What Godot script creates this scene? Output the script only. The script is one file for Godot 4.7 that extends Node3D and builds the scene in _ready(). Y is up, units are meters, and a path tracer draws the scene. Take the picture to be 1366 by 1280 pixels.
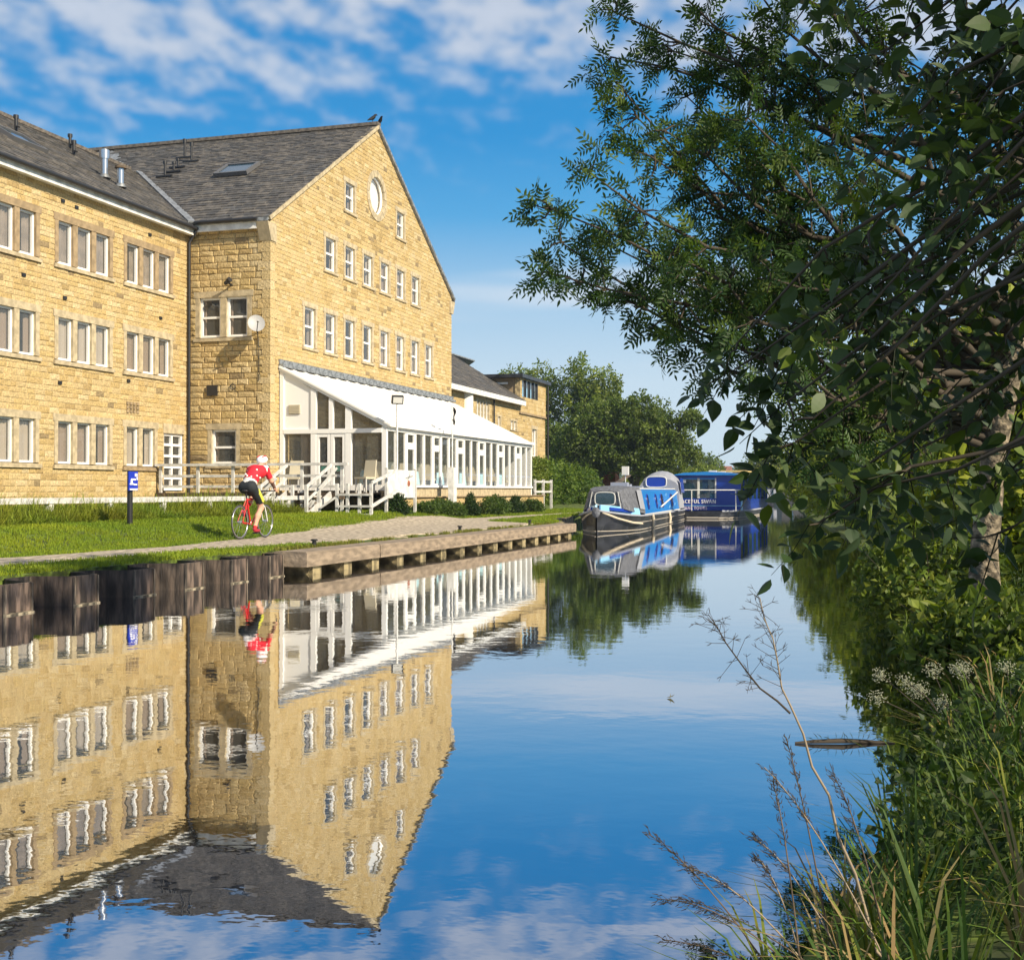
extends Node3D
# A canal with a stone hotel, conservatory, moored boats and a tree-lined bank.
# x runs across the canal (the hotel bank is at negative x), -z runs along it, y = 0 is the water.

# ------------------------------------------------------------------ mesh builder
class MB:
	var v := PackedVector3Array()
	var n := PackedVector3Array()
	var c := PackedColorArray()
	var col := Color.WHITE
	func tri(a: Vector3, b: Vector3, d: Vector3, out: Vector3) -> void:
		var m := (d - a).cross(b - a)
		if m.dot(out) < 0.0:
			var t := b
			b = d
			d = t
			m = -m
		m = m.normalized()
		v.append(a); v.append(b); v.append(d)
		n.append(m); n.append(m); n.append(m)
		c.append(col); c.append(col); c.append(col)
	func quad(a: Vector3, b: Vector3, d: Vector3, e: Vector3, out: Vector3) -> void:
		tri(a, b, d, out)
		tri(a, d, e, out)
	# smooth triangle with its own normals
	func stri(a: Vector3, b: Vector3, d: Vector3, na: Vector3, nb: Vector3, nd: Vector3) -> void:
		if (d - a).cross(b - a).dot(na + nb + nd) < 0.0:
			var t := b
			b = d
			d = t
			t = nb
			nb = nd
			nd = t
		v.append(a); v.append(b); v.append(d)
		n.append(na); n.append(nb); n.append(nd)
		c.append(col); c.append(col); c.append(col)
	func hexa(p: Array) -> void:  # p[0..3] bottom ring, p[4..7] top ring
		var m := Vector3.ZERO
		for q in p:
			m += q / 8.0
		for f in [[0, 1, 2, 3], [4, 5, 6, 7], [0, 1, 5, 4], [1, 2, 6, 5], [2, 3, 7, 6], [3, 0, 4, 7]]:
			var a: Vector3 = p[f[0]]
			var b: Vector3 = p[f[1]]
			var d: Vector3 = p[f[2]]
			var e: Vector3 = p[f[3]]
			quad(a, b, d, e, (a + b + d + e) / 4.0 - m)
	func box(x0: float, y0: float, z0: float, x1: float, y1: float, z1: float) -> void:
		hexa([Vector3(x0, y0, z0), Vector3(x1, y0, z0), Vector3(x1, y0, z1), Vector3(x0, y0, z1), Vector3(x0, y1, z0), Vector3(x1, y1, z0), Vector3(x1, y1, z1), Vector3(x0, y1, z1)])
	func obox(at: Vector3, b: Basis, size: Vector3) -> void:
		var h := size / 2.0
		var x := b.x * h.x
		var y := b.y * h.y
		var z := b.z * h.z
		hexa([at - x - y - z, at + x - y - z, at + x - y + z, at - x - y + z, at - x + y - z, at + x + y - z, at + x + y + z, at - x + y + z])
	func bar(a: Vector3, b: Vector3, w: float, h: float) -> void:
		var d := (b - a).normalized()
		var side := d.cross(Vector3.UP)
		if side.length() < 0.01:
			side = Vector3.RIGHT
		side = side.normalized()
		obox((a + b) / 2.0, Basis(side, side.cross(d).normalized(), d), Vector3(w, h, (b - a).length()))
	func tube(pts: Array, rad: Array, sides := 8, caps := true) -> void:
		var rings := []
		var prev := Vector3.ZERO
		for i in pts.size():
			var t: Vector3 = (pts[mini(i + 1, pts.size() - 1)] - pts[maxi(i - 1, 0)]).normalized()
			var s: Vector3 = prev - t * prev.dot(t)
			if s.length() < 0.05:
				s = t.cross(Vector3.UP if absf(t.y) < 0.9 else Vector3.RIGHT)
			s = s.normalized()
			prev = s
			var u := t.cross(s)
			var r := []
			for k in sides:
				var an := TAU * k / sides
				r.append(s * cos(an) + u * sin(an))
			rings.append(r)
		for i in pts.size() - 1:
			for k in sides:
				var k2 := (k + 1) % sides
				var a: Vector3 = rings[i][k]
				var b: Vector3 = rings[i][k2]
				var d: Vector3 = rings[i + 1][k2]
				var e: Vector3 = rings[i + 1][k]
				var pa: Vector3 = pts[i] + a * rad[i]
				var pb: Vector3 = pts[i] + b * rad[i]
				var pd: Vector3 = pts[i + 1] + d * rad[i + 1]
				var pe: Vector3 = pts[i + 1] + e * rad[i + 1]
				stri(pa, pb, pd, a, b, d)
				stri(pa, pd, pe, a, d, e)
		if caps:
			for end in [0, pts.size() - 1]:
				var o: Vector3 = pts[end] - pts[1 if end == 0 else end - 1]
				for k in sides:
					tri(pts[end], pts[end] + rings[end][k] * rad[end], pts[end] + rings[end][(k + 1) % sides] * rad[end], o)
	func ellipsoid(at: Vector3, r: Vector3, nu := 12, nv := 8, b := Basis()) -> void:
		var f := func(i: int, j: int) -> Vector3:
			var th := PI * j / nv
			var ph := TAU * i / nu
			return Vector3(sin(th) * cos(ph), cos(th), sin(th) * sin(ph))
		for j in nv:
			for i in nu:
				var q := [f.call(i, j), f.call(i + 1, j), f.call(i + 1, j + 1), f.call(i, j + 1)]
				var p := []
				var m := []
				for w in q:
					p.append(at + b * (w * r))
					m.append((b * (w / r)).normalized())
				if j > 0:
					stri(p[0], p[1], p[2], m[0], m[1], m[2])
				if j < nv - 1:
					stri(p[0], p[2], p[3], m[0], m[2], m[3])
	# skin sections (arrays of points, same count), open or closed around
	func loft(sec: Array, closed := false, mid := Vector3.INF) -> void:
		for i in sec.size() - 1:
			var cnt: int = sec[i].size()
			for k in (cnt if closed else cnt - 1):
				var k2 := (k + 1) % cnt
				var a: Vector3 = sec[i][k]
				var b: Vector3 = sec[i][k2]
				var d: Vector3 = sec[i + 1][k2]
				var e: Vector3 = sec[i + 1][k]
				var ctr := Vector3.ZERO
				if mid == Vector3.INF:
					for q in sec[i]:
						ctr += q / cnt
				else:
					ctr = mid
				var o := (a + b + d + e) / 4.0 - ctr
				if a.distance_to(b) > 0.0001:
					tri(a, b, d, o)
				if d.distance_to(e) > 0.0001:
					tri(a, d, e, o)
	func add(o: ArrayMesh, t: Transform3D) -> void:
		var s := o.surface_get_arrays(0)
		var vv: PackedVector3Array = s[Mesh.ARRAY_VERTEX]
		var nn: PackedVector3Array = s[Mesh.ARRAY_NORMAL]
		var cc: PackedColorArray = s[Mesh.ARRAY_COLOR]
		var nb := t.basis.inverse().transposed()
		var flip := t.basis.determinant() < 0.0
		for k in vv.size():
			var i: int = k - k % 3 + [0, 2, 1][k % 3] if flip else k
			v.append(t * vv[i])
			n.append((nb * nn[i]).normalized())
			c.append(cc[i])
	func mesh(off := Vector3.ZERO) -> ArrayMesh:
		var vv := v
		if off != Vector3.ZERO:
			vv = PackedVector3Array()
			vv.resize(v.size())
			for i in v.size():
				vv[i] = v[i] - off
		var a := []
		a.resize(Mesh.ARRAY_MAX)
		a[Mesh.ARRAY_VERTEX] = vv
		a[Mesh.ARRAY_NORMAL] = n
		a[Mesh.ARRAY_COLOR] = c
		var m := ArrayMesh.new()
		m.add_surface_from_arrays(Mesh.PRIMITIVE_TRIANGLES, a)
		return m

# ------------------------------------------------------------------ nodes
var base_of := {}     # node -> its world origin, for parts given in world coordinates
var used := {}
var rng := RandomNumberGenerator.new()
var M := {}
const EYE := Vector3(0, 1.4, 0)

func numbered(s: String) -> String:
	if not used.has(s):
		used[s] = 0
		return s
	used[s] += 1
	return "%s_%03d" % [s, used[s]]

func thing(called: String, label: String, category: String, at := Vector3.ZERO, group := "") -> Node3D:
	var o := Node3D.new()
	o.name = numbered(called)
	add_child(o)
	o.position = at
	base_of[o] = at
	o.set_meta("label", label)
	o.set_meta("category", category)
	if group != "":
		o.set_meta("group", group)
	return o

func holder(called: String, parent: Node3D, at := Vector3.ZERO) -> Node3D:  # a part that only holds sub-parts; at is in world coordinates
	var o := Node3D.new()
	o.name = called
	parent.add_child(o, true)
	o.position = at - base_of.get(parent, Vector3.ZERO) if at != Vector3.ZERO else Vector3.ZERO
	base_of[o] = at if at != Vector3.ZERO else base_of.get(parent, Vector3.ZERO)
	return o

func obj(mb: MB, called: String, m: Material, parent: Node3D = self, local := false) -> MeshInstance3D:
	var o := MeshInstance3D.new()
	o.name = numbered(called) if parent == self else called
	o.mesh = mb.mesh(Vector3.ZERO if local else base_of.get(parent, Vector3.ZERO))
	o.material_override = m
	parent.add_child(o, true)
	base_of[o] = base_of.get(parent, Vector3.ZERO)
	return o

func inst(mesh: Mesh, called: String, m: Material, parent: Node3D, t: Transform3D) -> MeshInstance3D:
	var o := MeshInstance3D.new()
	o.name = called
	o.mesh = mesh
	o.material_override = m
	parent.add_child(o, true)
	o.transform = t
	return o

func tag(o: Node3D, label: String, category: String, group := "") -> void:
	o.set_meta("label", label)
	o.set_meta("category", category)
	if group != "":
		o.set_meta("group", group)

func structure(o: Node3D) -> Node3D:
	o.set_meta("kind", "structure")
	return o

func abox(called: String, m: Material, parent: Node3D, a: Vector3, b: Vector3) -> MeshInstance3D:
	var mb := MB.new()
	mb.box(a.x, a.y, a.z, b.x, b.y, b.z)
	return obj(mb, called, m, parent)

func abar(called: String, m: Material, parent: Node3D, a: Vector3, b: Vector3, w: float, h: float) -> MeshInstance3D:
	var mb := MB.new()
	mb.bar(a, b, w, h)
	return obj(mb, called, m, parent)

func atube(called: String, m: Material, parent: Node3D, pts: Array, r: float, sides := 8) -> MeshInstance3D:
	var mb := MB.new()
	var rr := []
	for p in pts:
		rr.append(r)
	mb.tube(pts, rr, sides)
	return obj(mb, called, m, parent)

# copies of one mesh as a single part or stuff
func scatter(called: String, mesh: Mesh, m: Material, parent: Node3D, xf: Array, cols: Array) -> MultiMeshInstance3D:
	var mm := MultiMesh.new()
	mm.transform_format = MultiMesh.TRANSFORM_3D
	mm.use_colors = true
	mm.mesh = mesh
	mm.instance_count = xf.size()
	var off: Vector3 = base_of.get(parent, Vector3.ZERO)
	for i in xf.size():
		var t: Transform3D = xf[i]
		t.origin -= off
		mm.set_instance_transform(i, t)
		mm.set_instance_color(i, cols[i])
	var o := MultiMeshInstance3D.new()
	o.name = numbered(called) if parent == self else called
	o.multimesh = mm
	o.material_override = m
	o.set_meta("kind", "stuff")
	parent.add_child(o, true)
	return o

# ------------------------------------------------------------------ materials
var texs := {}
func noise_tex(key: String, freq: float, lo: float, hi: float, octaves := 4, size := 256) -> ImageTexture:
	if texs.has(key):
		return texs[key]
	var f := FastNoiseLite.new()
	f.seed = key.hash() % 10000
	f.noise_type = FastNoiseLite.TYPE_SIMPLEX_SMOOTH
	f.frequency = freq
	f.fractal_octaves = octaves
	var im := f.get_seamless_image(size, size)
	im.convert(Image.FORMAT_L8)
	for y in size:
		for x in size:
			var g: float = lerpf(lo, hi, smoothstep(0.15, 0.85, im.get_pixel(x, y).r))
			im.set_pixel(x, y, Color(g, g, g))
	texs[key] = ImageTexture.create_from_image(im)
	return texs[key]

func mat(key: String, col: Color, rough := 0.8, opt := {}) -> StandardMaterial3D:
	if M.has(key):
		return M[key]
	var m := StandardMaterial3D.new()
	m.resource_name = key
	m.albedo_color = col.linear_to_srgb()
	m.roughness = rough
	m.metallic = opt.get("metal", 0.0)
	m.cull_mode = BaseMaterial3D.CULL_DISABLED
	if opt.get("vc", false):
		m.vertex_color_use_as_albedo = true
	if opt.has("tex"):
		m.albedo_texture = opt.tex
		m.uv1_triplanar = true
		m.uv1_world_triplanar = true
		m.uv1_scale = Vector3.ONE * opt.get("scale", 1.0) if not opt.has("scale3") else opt.scale3
	if opt.has("bump"):
		m.heightmap_enabled = true
		m.heightmap_texture = opt.bump
		m.heightmap_scale = opt.get("depth", 1.0)
		m.uv1_triplanar = true
		m.uv1_world_triplanar = true
	if opt.has("back"):
		m.backlight_enabled = true
		m.backlight = (opt.back as Color).linear_to_srgb()
	if opt.has("alpha"):
		m.transparency = BaseMaterial3D.TRANSPARENCY_ALPHA
		m.albedo_color.a = opt.alpha
	if opt.has("spec"):
		m.metallic_specular = opt.spec
	M[key] = m
	return m

func materials() -> void:
	var fine := noise_tex("fine", 0.05, 0.72, 1.0)
	var mid := noise_tex("mid", 0.02, 0.7, 1.0, 5)
	var rough := noise_tex("rough", 0.03, 0.0, 1.0, 5)
	var blotch := noise_tex("blotch", 0.012, 0.6, 1.0, 5)
	mat("stone", Color.WHITE, 0.9, {vc = true, tex = noise_tex("grain", 0.06, 0.82, 1.0, 5), scale = 0.9, bump = rough, depth = 0.9})
	mat("mortar", Color(0.54, 0.42, 0.23), 0.95, {tex = mid, scale = 0.8})
	mat("dressed", Color(0.52, 0.43, 0.28), 0.85, {tex = noise_tex("dress", 0.03, 0.84, 1.0, 5), scale = 0.5, bump = rough, depth = 0.3})
	mat("dressed_brown", Color(0.36, 0.265, 0.155), 0.85, {tex = noise_tex("dress", 0.03, 0.84, 1.0, 5), scale = 0.5, bump = rough, depth = 0.3})
	mat("ridge_tile", Color(0.17, 0.145, 0.12), 0.85, {tex = mid, scale = 0.9})
	mat("slate", Color.WHITE, 0.75, {vc = true, tex = mid, scale = 0.7, bump = fine, depth = 0.4})
	mat("white_paint", Color(0.80, 0.80, 0.78), 0.45, {tex = noise_tex("paint", 0.02, 0.88, 1.0), scale = 0.6})
	mat("upvc", Color(0.84, 0.84, 0.83), 0.3)
	mat("weathered_white", Color(0.68, 0.67, 0.65), 0.6, {tex = noise_tex("weather", 0.03, 0.84, 1.0, 5), scale = 0.5})
	mat("glass", Color(0.9, 0.95, 0.95), 0.02, {alpha = 0.06})
	mat("tinted_glass", Color(0.03, 0.07, 0.11), 0.03, {alpha = 0.7, spec = 0.7})
	mat("carpet", Color(0.24, 0.20, 0.17), 0.9)
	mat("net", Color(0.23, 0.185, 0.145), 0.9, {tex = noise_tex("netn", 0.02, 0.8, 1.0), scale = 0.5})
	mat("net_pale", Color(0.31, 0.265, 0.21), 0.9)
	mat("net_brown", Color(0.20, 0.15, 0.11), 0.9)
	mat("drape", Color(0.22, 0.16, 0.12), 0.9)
	mat("lead", Color(0.33, 0.35, 0.37), 0.5, {metal = 0.3, tex = mid, scale = 1.0})
	mat("skylight_frame", Color(0.10, 0.10, 0.105), 0.5)
	mat("black_metal", Color(0.018, 0.018, 0.02), 0.45)
	mat("steel", Color(0.62, 0.63, 0.64), 0.25, {metal = 0.9})
	mat("rusty_pile", Color.WHITE, 0.7, {vc = true, tex = noise_tex("rust", 0.02, 0.45, 1.0, 5), scale3 = Vector3(1.6, 0.35, 1.6), bump = rough, depth = 0.6})
	mat("capping", Color(0.29, 0.225, 0.16), 0.9, {tex = noise_tex("cap", 0.03, 0.78, 1.0, 5), scale3 = Vector3(0.6, 0.9, 0.25), bump = rough, depth = 0.8})
	mat("bracket", Color(0.32, 0.26, 0.14), 0.9, {tex = blotch, scale = 0.9})
	mat("gravel", Color(0.56, 0.47, 0.35), 0.95, {tex = noise_tex("gravelt", 0.05, 0.62, 1.0, 6), scale = 0.45, bump = fine, depth = 0.8})
	mat("turf", Color(0.13, 0.19, 0.02), 0.95, {tex = noise_tex("turft", 0.04, 0.45, 1.0, 5), scale = 0.35, bump = rough, depth = 3.0})
	mat("grass", Color.WHITE, 0.6, {vc = true, back = Color(0.35, 0.4, 0.1), spec = 0.3})
	mat("leaf", Color.WHITE, 0.5, {vc = true, back = Color(0.78, 0.85, 0.25), spec = 0.4})
	mat("near_leaf", Color.WHITE, 0.5, {vc = true, back = Color(0.5, 0.56, 0.14), spec = 0.38})
	mat("bark", Color(0.10, 0.08, 0.055), 0.9, {tex = blotch, scale = 1.5, bump = rough, depth = 1.2})
	mat("pale_bark", Color(0.36, 0.29, 0.2), 0.9, {tex = noise_tex("barkp", 0.04, 0.4, 1.0, 5), scale = 1.5, bump = rough, depth = 1.5})
	mat("twig", Color(0.05, 0.038, 0.025), 0.85)
	mat("dry_stem", Color(0.30, 0.235, 0.16), 0.8)
	mat("brown_wood", Color(0.17, 0.12, 0.075), 0.8, {tex = blotch, scale = 1.2})
	mat("cloth", Color.WHITE, 0.8, {vc = true})
	mat("red_frame", Color(0.55, 0.02, 0.02), 0.3)
	mat("tyre", Color(0.05, 0.05, 0.048), 0.7)
	mat("sign_blue", Color(0.012, 0.035, 0.42), 0.4)
	mat("white_print", Color(0.85, 0.85, 0.88), 0.5)
	mat("hull_black", Color(0.036, 0.038, 0.046), 0.4, {tex = blotch, scale = 0.5})
	mat("boat_blue", Color(0.015, 0.20, 0.60), 0.28)
	mat("boat_navy", Color(0.010, 0.045, 0.33), 0.25)
	mat("boat_sky", Color(0.24, 0.52, 0.80), 0.35)
	mat("canvas", Color(0.155, 0.165, 0.195), 0.85, {tex = mid, scale = 1.4, bump = rough, depth = 1.5})
	mat("canvas_pale", Color(0.27, 0.285, 0.33), 0.8)
	mat("waterline", Color(0.30, 0.27, 0.23), 0.8)
	mat("trim", Color(0.62, 0.62, 0.60), 0.6)
	mat("rope", Color(0.52, 0.45, 0.34), 0.9)
	mat("render_white", Color(0.72, 0.70, 0.66), 0.8)
	mat("brick_red", Color(0.42, 0.14, 0.07), 0.9, {tex = mid, scale = 1.0})
	mat("timber_yellow", Color(0.55, 0.40, 0.15), 0.8)
	mat("table_blue", Color(0.38, 0.62, 0.72), 0.8)
	mat("green_cloth", Color(0.01, 0.26, 0.17), 0.8)
	mat("wicker", Color(0.55, 0.50, 0.38), 0.8)
	mat("hill", Color(0.10, 0.15, 0.08), 0.95, {tex = blotch, scale = 0.02})
	mat("dish", Color(0.36, 0.36, 0.36), 0.5)
	mat("bird", Color(0.008, 0.008, 0.010), 0.5)
	mat("skin", Color(0.5, 0.28, 0.19), 0.6)

var ASH_TIPS := [Vector3(-2.16, 3.31, -8.09), Vector3(-2.22, 3.18, -8.58), Vector3(-2.22, 2.91, -8.29), Vector3(-2.10, 2.89, -8.72), Vector3(-1.76, 2.82, -8.86), Vector3(-1.84, 3.48, -7.89), Vector3(-1.32, 2.94, -7.97), Vector3(-1.70, 3.42, -9.22), Vector3(-1.28, 2.83, -8.39), Vector3(-0.97, 2.76, -8.44), Vector3(-0.96, 2.74, -9.72), Vector3(-1.81, 4.78, -8.57), Vector3(-1.97, 4.67, -9.13), Vector3(-1.74, 4.20, -8.60), Vector3(-1.72, 4.12, -8.88), Vector3(-1.40, 3.80, -8.17), Vector3(-1.47, 4.60, -8.94), Vector3(-1.43, 4.39, -9.35), Vector3(-1.17, 3.87, -8.85), Vector3(-1.34, 3.68, -9.17), Vector3(-1.02, 3.39, -9.15), Vector3(-0.85, 3.84, -8.18), Vector3(-1.09, 4.67, -9.27), Vector3(-0.88, 4.36, -9.05), Vector3(-0.83, 3.67, -8.59), Vector3(-0.70, 2.78, -8.18), Vector3(-0.91, 2.48, -9.52), Vector3(-0.35, 3.85, -9.02), Vector3(-0.10, 4.54, -9.50), Vector3(-0.10, 3.18, -9.78), Vector3(0.32, 4.15, -9.62), Vector3(0.44, 3.48, -10.01), Vector3(0.86, 3.50, -9.25), Vector3(0.87, 4.70, -9.93), Vector3(-1.54, 3.73, -8.61), Vector3(-1.26, 3.31, -9.52), Vector3(-2.04, 3.29, -9.19), Vector3(-0.71, 2.10, -8.30), Vector3(-1.11, 5.07, -8.22), Vector3(-0.52, 5.22, -8.53), Vector3(0.45, 5.83, -10.07), Vector3(1.17, 4.81, -9.41), Vector3(1.31, 3.92, -9.78), Vector3(-0.85, 4.87, -8.57), Vector3(-1.45, 5.01, -8.73), Vector3(-0.40, 1.93, -8.88), Vector3(-0.30, 1.64, -8.85), Vector3(-0.47, 1.74, -9.19), Vector3(-0.18, 1.44, -9.28)]
var NEAR_TIPS := [Vector3(-0.22, 1.52, -3.22), Vector3(-0.14, 1.33, -3.14), Vector3(-0.38, 1.80, -3.38), Vector3(-0.23, 1.75, -3.37), Vector3(-0.13, 1.66, -3.30), Vector3(-0.34, 1.75, -3.34), Vector3(-0.24, 1.63, -3.27), Vector3(-0.17, 1.58, -3.18), Vector3(-0.09, 1.43, -3.21), Vector3(-0.05, 1.40, -3.12), Vector3(0.07, 1.50, -3.36), Vector3(0.20, 1.58, -3.40), Vector3(0.29, 1.50, -3.22), Vector3(0.00, 2.28, -3.33), Vector3(0.12, 1.99, -3.17), Vector3(0.21, 2.32, -3.19), Vector3(0.29, 1.78, -3.11), Vector3(0.02, 1.89, -3.34), Vector3(-0.04, 2.11, -3.53), Vector3(-0.07, 1.82, -3.21), Vector3(0.14, 2.53, -3.48), Vector3(0.27, 2.59, -3.31), Vector3(-0.17, 1.90, -3.50), Vector3(0.16, 1.84, -3.28), Vector3(0.02, 2.62, -3.55), Vector3(0.06, 2.19, -3.56), Vector3(0.30, 2.04, -3.22), Vector3(0.26, 1.70, -3.42), Vector3(0.13, 1.71, -3.48), Vector3(0.18, 2.20, -3.29), Vector3(0.28, 2.37, -3.21), Vector3(0.10, 2.77, -3.46), Vector3(0.23, 1.93, -3.20), Vector3(0.30, 2.20, -3.11), Vector3(-0.06, 2.83, -3.63), Vector3(0.23, 2.55, -3.40), Vector3(0.33, 2.55, -3.54), Vector3(0.22, 2.77, -3.61), Vector3(0.12, 2.45, -3.68), Vector3(0.32, 1.91, -3.33), Vector3(0.25, 2.15, -3.52), Vector3(0.28, 1.43, -3.43), Vector3(0.23, 1.37, -3.52), Vector3(0.31, 1.31, -3.33)]
var STALK_MAIN := [Vector3(-0.02, 0.28, -3.14), Vector3(-0.07, 0.47, -3.12), Vector3(-0.11, 0.56, -3.11), Vector3(-0.13, 0.66, -3.10), Vector3(-0.17, 0.73, -3.09), Vector3(-0.19, 0.81, -3.08), Vector3(-0.22, 0.88, -3.07), Vector3(-0.24, 0.92, -3.07), Vector3(-0.25, 0.99, -3.06), Vector3(-0.26, 1.04, -3.06), Vector3(-0.28, 1.09, -3.05), Vector3(-0.29, 1.14, -3.05)]
var STALK_SIDE := [Vector3(-0.22, 0.86, -3.07), Vector3(-0.25, 0.89, -3.06), Vector3(-0.29, 0.92, -3.05), Vector3(-0.32, 0.96, -3.04), Vector3(-0.37, 1.03, -3.03), Vector3(-0.39, 1.07, -3.02), Vector3(-0.41, 1.10, -3.01)]
var RUSH_TIPS := [Vector3(-0.55, 0.57, -2.97), Vector3(-0.47, 0.49, -3.00), Vector3(-0.53, 0.41, -2.98), Vector3(-0.52, 0.31, -2.99), Vector3(-0.28, 0.73, -3.05), Vector3(-0.26, 0.69, -3.06), Vector3(-0.23, 0.80, -3.07), Vector3(-0.31, 0.56, -3.05), Vector3(-0.12, 0.71, -3.10), Vector3(-0.47, 0.41, -3.00), Vector3(-0.30, 0.51, -3.05)]

# ------------------------------------------------------------------ camera, sky, sun
func camera_and_light() -> void:
	var cam := Camera3D.new()
	cam.name = "camera"
	add_child(cam)
	cam.position = EYE
	cam.fov = 42.40
	cam.near = 0.05
	cam.far = 3000.0
	cam.rotation = Vector3(deg_to_rad(0.486), deg_to_rad(16.763), 0)
	cam.current = true
	var we := WorldEnvironment.new()
	we.name = "environment"
	var e := Environment.new()
	e.background_mode = Environment.BG_SKY
	e.tonemap_mode = Environment.TONE_MAPPER_LINEAR
	e.tonemap_exposure = 1.45
	e.sdfgi_enabled = true
	e.ssao_enabled = true
	e.ssil_enabled = true
	e.fog_enabled = true
	e.fog_density = 0.0003
	e.fog_light_color = Color(0.74, 0.82, 0.92)
	var pano := PanoramaSkyMaterial.new()
	pano.panorama = ImageTexture.create_from_image(sky_image())
	var s := Sky.new()
	s.sky_material = pano
	e.sky = s
	we.environment = e
	add_child(we)
	var sun := DirectionalLight3D.new()
	sun.name = "sun"
	sun.light_color = Color(1.0, 0.94, 0.83)
	sun.light_energy = 1.6
	sun.light_angular_distance = 0.5
	sun.shadow_enabled = true
	add_child(sun)
	sun.look_at_from_position(Vector3(1, 0.70, 0.41) * 100.0, Vector3.ZERO)

func sky_image() -> Image:
	var w := 2048
	var h := 1024
	var im := Image.create(w, h, false, Image.FORMAT_RGBF)
	var big := FastNoiseLite.new()
	big.seed = 11
	big.frequency = 0.55
	big.fractal_octaves = 4
	var puff := FastNoiseLite.new()
	puff.seed = 5
	puff.frequency = 5.0
	puff.fractal_octaves = 4
	puff.fractal_gain = 0.62
	var streak := FastNoiseLite.new()
	streak.seed = 21
	streak.frequency = 0.5
	streak.fractal_octaves = 5
	# blue by elevation in degrees (linear colours)
	var ramp := [[-90.0, Vector3(0.22, 0.24, 0.22)], [-2.0, Vector3(0.45, 0.52, 0.56)], [0.0, Vector3(0.46, 0.55, 0.60)], [5.0, Vector3(0.40, 0.51, 0.60)], [9.0, Vector3(0.25, 0.41, 0.57)], [12.5, Vector3(0.075, 0.285, 0.53)], [16.0, Vector3(0.03, 0.215, 0.475)], [24.0, Vector3(0.02, 0.17, 0.41)], [50.0, Vector3(0.018, 0.12, 0.33)], [90.0, Vector3(0.015, 0.095, 0.28)]]
	for y in h:
		var el := 90.0 - 180.0 * (y + 0.5) / h
		var k := 0
		while k < ramp.size() - 2 and el > ramp[k + 1][0]:
			k += 1
		var base: Vector3 = (ramp[k][1] as Vector3).lerp(ramp[k + 1][1], clampf((el - ramp[k][0]) / (ramp[k + 1][0] - ramp[k][0]), 0.0, 1.0))
		if el < -3.0:
			for x in w:
				im.set_pixel(x, y, Color(base.x, base.y, base.z))
			continue
		var er := deg_to_rad(el)
		var high := smoothstep(10.0, 21.5, el)
		for x in w:
			var az := (x + 0.5) / w * TAU - PI
			var d := Vector3(sin(az) * cos(er), sin(er), -cos(az) * cos(er))
			var c := base
			# broken sheet of small clouds high up
			if high > 0.0:
				var p := Vector2(d.x, d.z) / (d.y + 0.10)
				var b: float = big.get_noise_2d(p.x + 3.1, p.y) * 0.5 + 0.5
				var f: float = puff.get_noise_2d(p.x * 1.35, p.y) * 0.5 + 0.5
				var cov := smoothstep(0.48, 0.80, high * (0.24 + 0.34 * b) + f * 0.62)
				cov *= 0.25 + 0.75 * smoothstep(0.25, 0.85, high + (b - 0.5) * 0.8)
				var lit := 0.74 + 0.22 * f
				c = c.lerp(Vector3(0.52, 0.55, 0.61) * lit, cov * 0.8)
			# thin pale streaks lower down
			var sb: float = streak.get_noise_3d(d.x * 2.2, el * 0.62, d.z * 2.2) * 0.5 + 0.5
			var low := smoothstep(2.0, 6.0, el) * (1.0 - smoothstep(9.0, 15.0, el))
			c = c.lerp(Vector3(0.50, 0.55, 0.61), low * smoothstep(0.48, 0.78, sb) * 0.8)
			im.set_pixel(x, y, Color(c.x, c.y, c.z))
	return im

# ------------------------------------------------------------------ ground
func interp(t: Array, z: float) -> float:   # table of [z, value], z falling
	if z >= t[0][0]:
		return t[0][1]
	for i in t.size() - 1:
		if z >= t[i + 1][0]:
			return lerpf(t[i][1], t[i + 1][1], (t[i][0] - z) / (t[i][0] - t[i + 1][0]))
	return t[-1][1]

var LEFT := [[30.0, -9.62], [-17.0, -9.62], [-17.8, -9.5], [-35.4, -9.5], [-37.5, -9.75], [-40.0, -10.9], [-46.0, -11.5], [-76.0, -11.6], [-100.0, -12.2], [-130.0, -15.0], [-160.0, -26.0], [-200.0, -60.0], [-260.0, -140.0], [-420.0, -420.0]]
var RIGHT := [[30.0, -1.4], [3.0, -1.0], [-1.0, -0.8], [-2.6, -0.42], [-4.0, -0.1], [-6.5, 0.28], [-10.0, 0.45], [-18.0, 0.35], [-36.0, -1.0], [-66.0, -3.9], [-90.0, -5.9], [-120.0, -7.4], [-140.0, -9.4], [-160.0, -14.0], [-200.0, -42.0], [-260.0, -115.0], [-420.0, -390.0]]

func gh(x: float, z: float) -> float:
	var l := interp(LEFT, z)
	var r := interp(RIGHT, z)
	if x <= l:
		var d := l - x
		return 0.42 + 0.32 * smoothstep(2.6, 5.4, d) + 0.02 * sin(x * 1.7) * sin(z * 0.9) * smoothstep(3.0, 5.0, d)
	if x >= r:
		var d2 := x - r
		return 0.16 + 0.30 * smoothstep(0.0, 1.6, d2) + 0.05 * sin(x * 2.3 + z) * smoothstep(0.2, 1.0, d2)
	return -0.8

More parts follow.
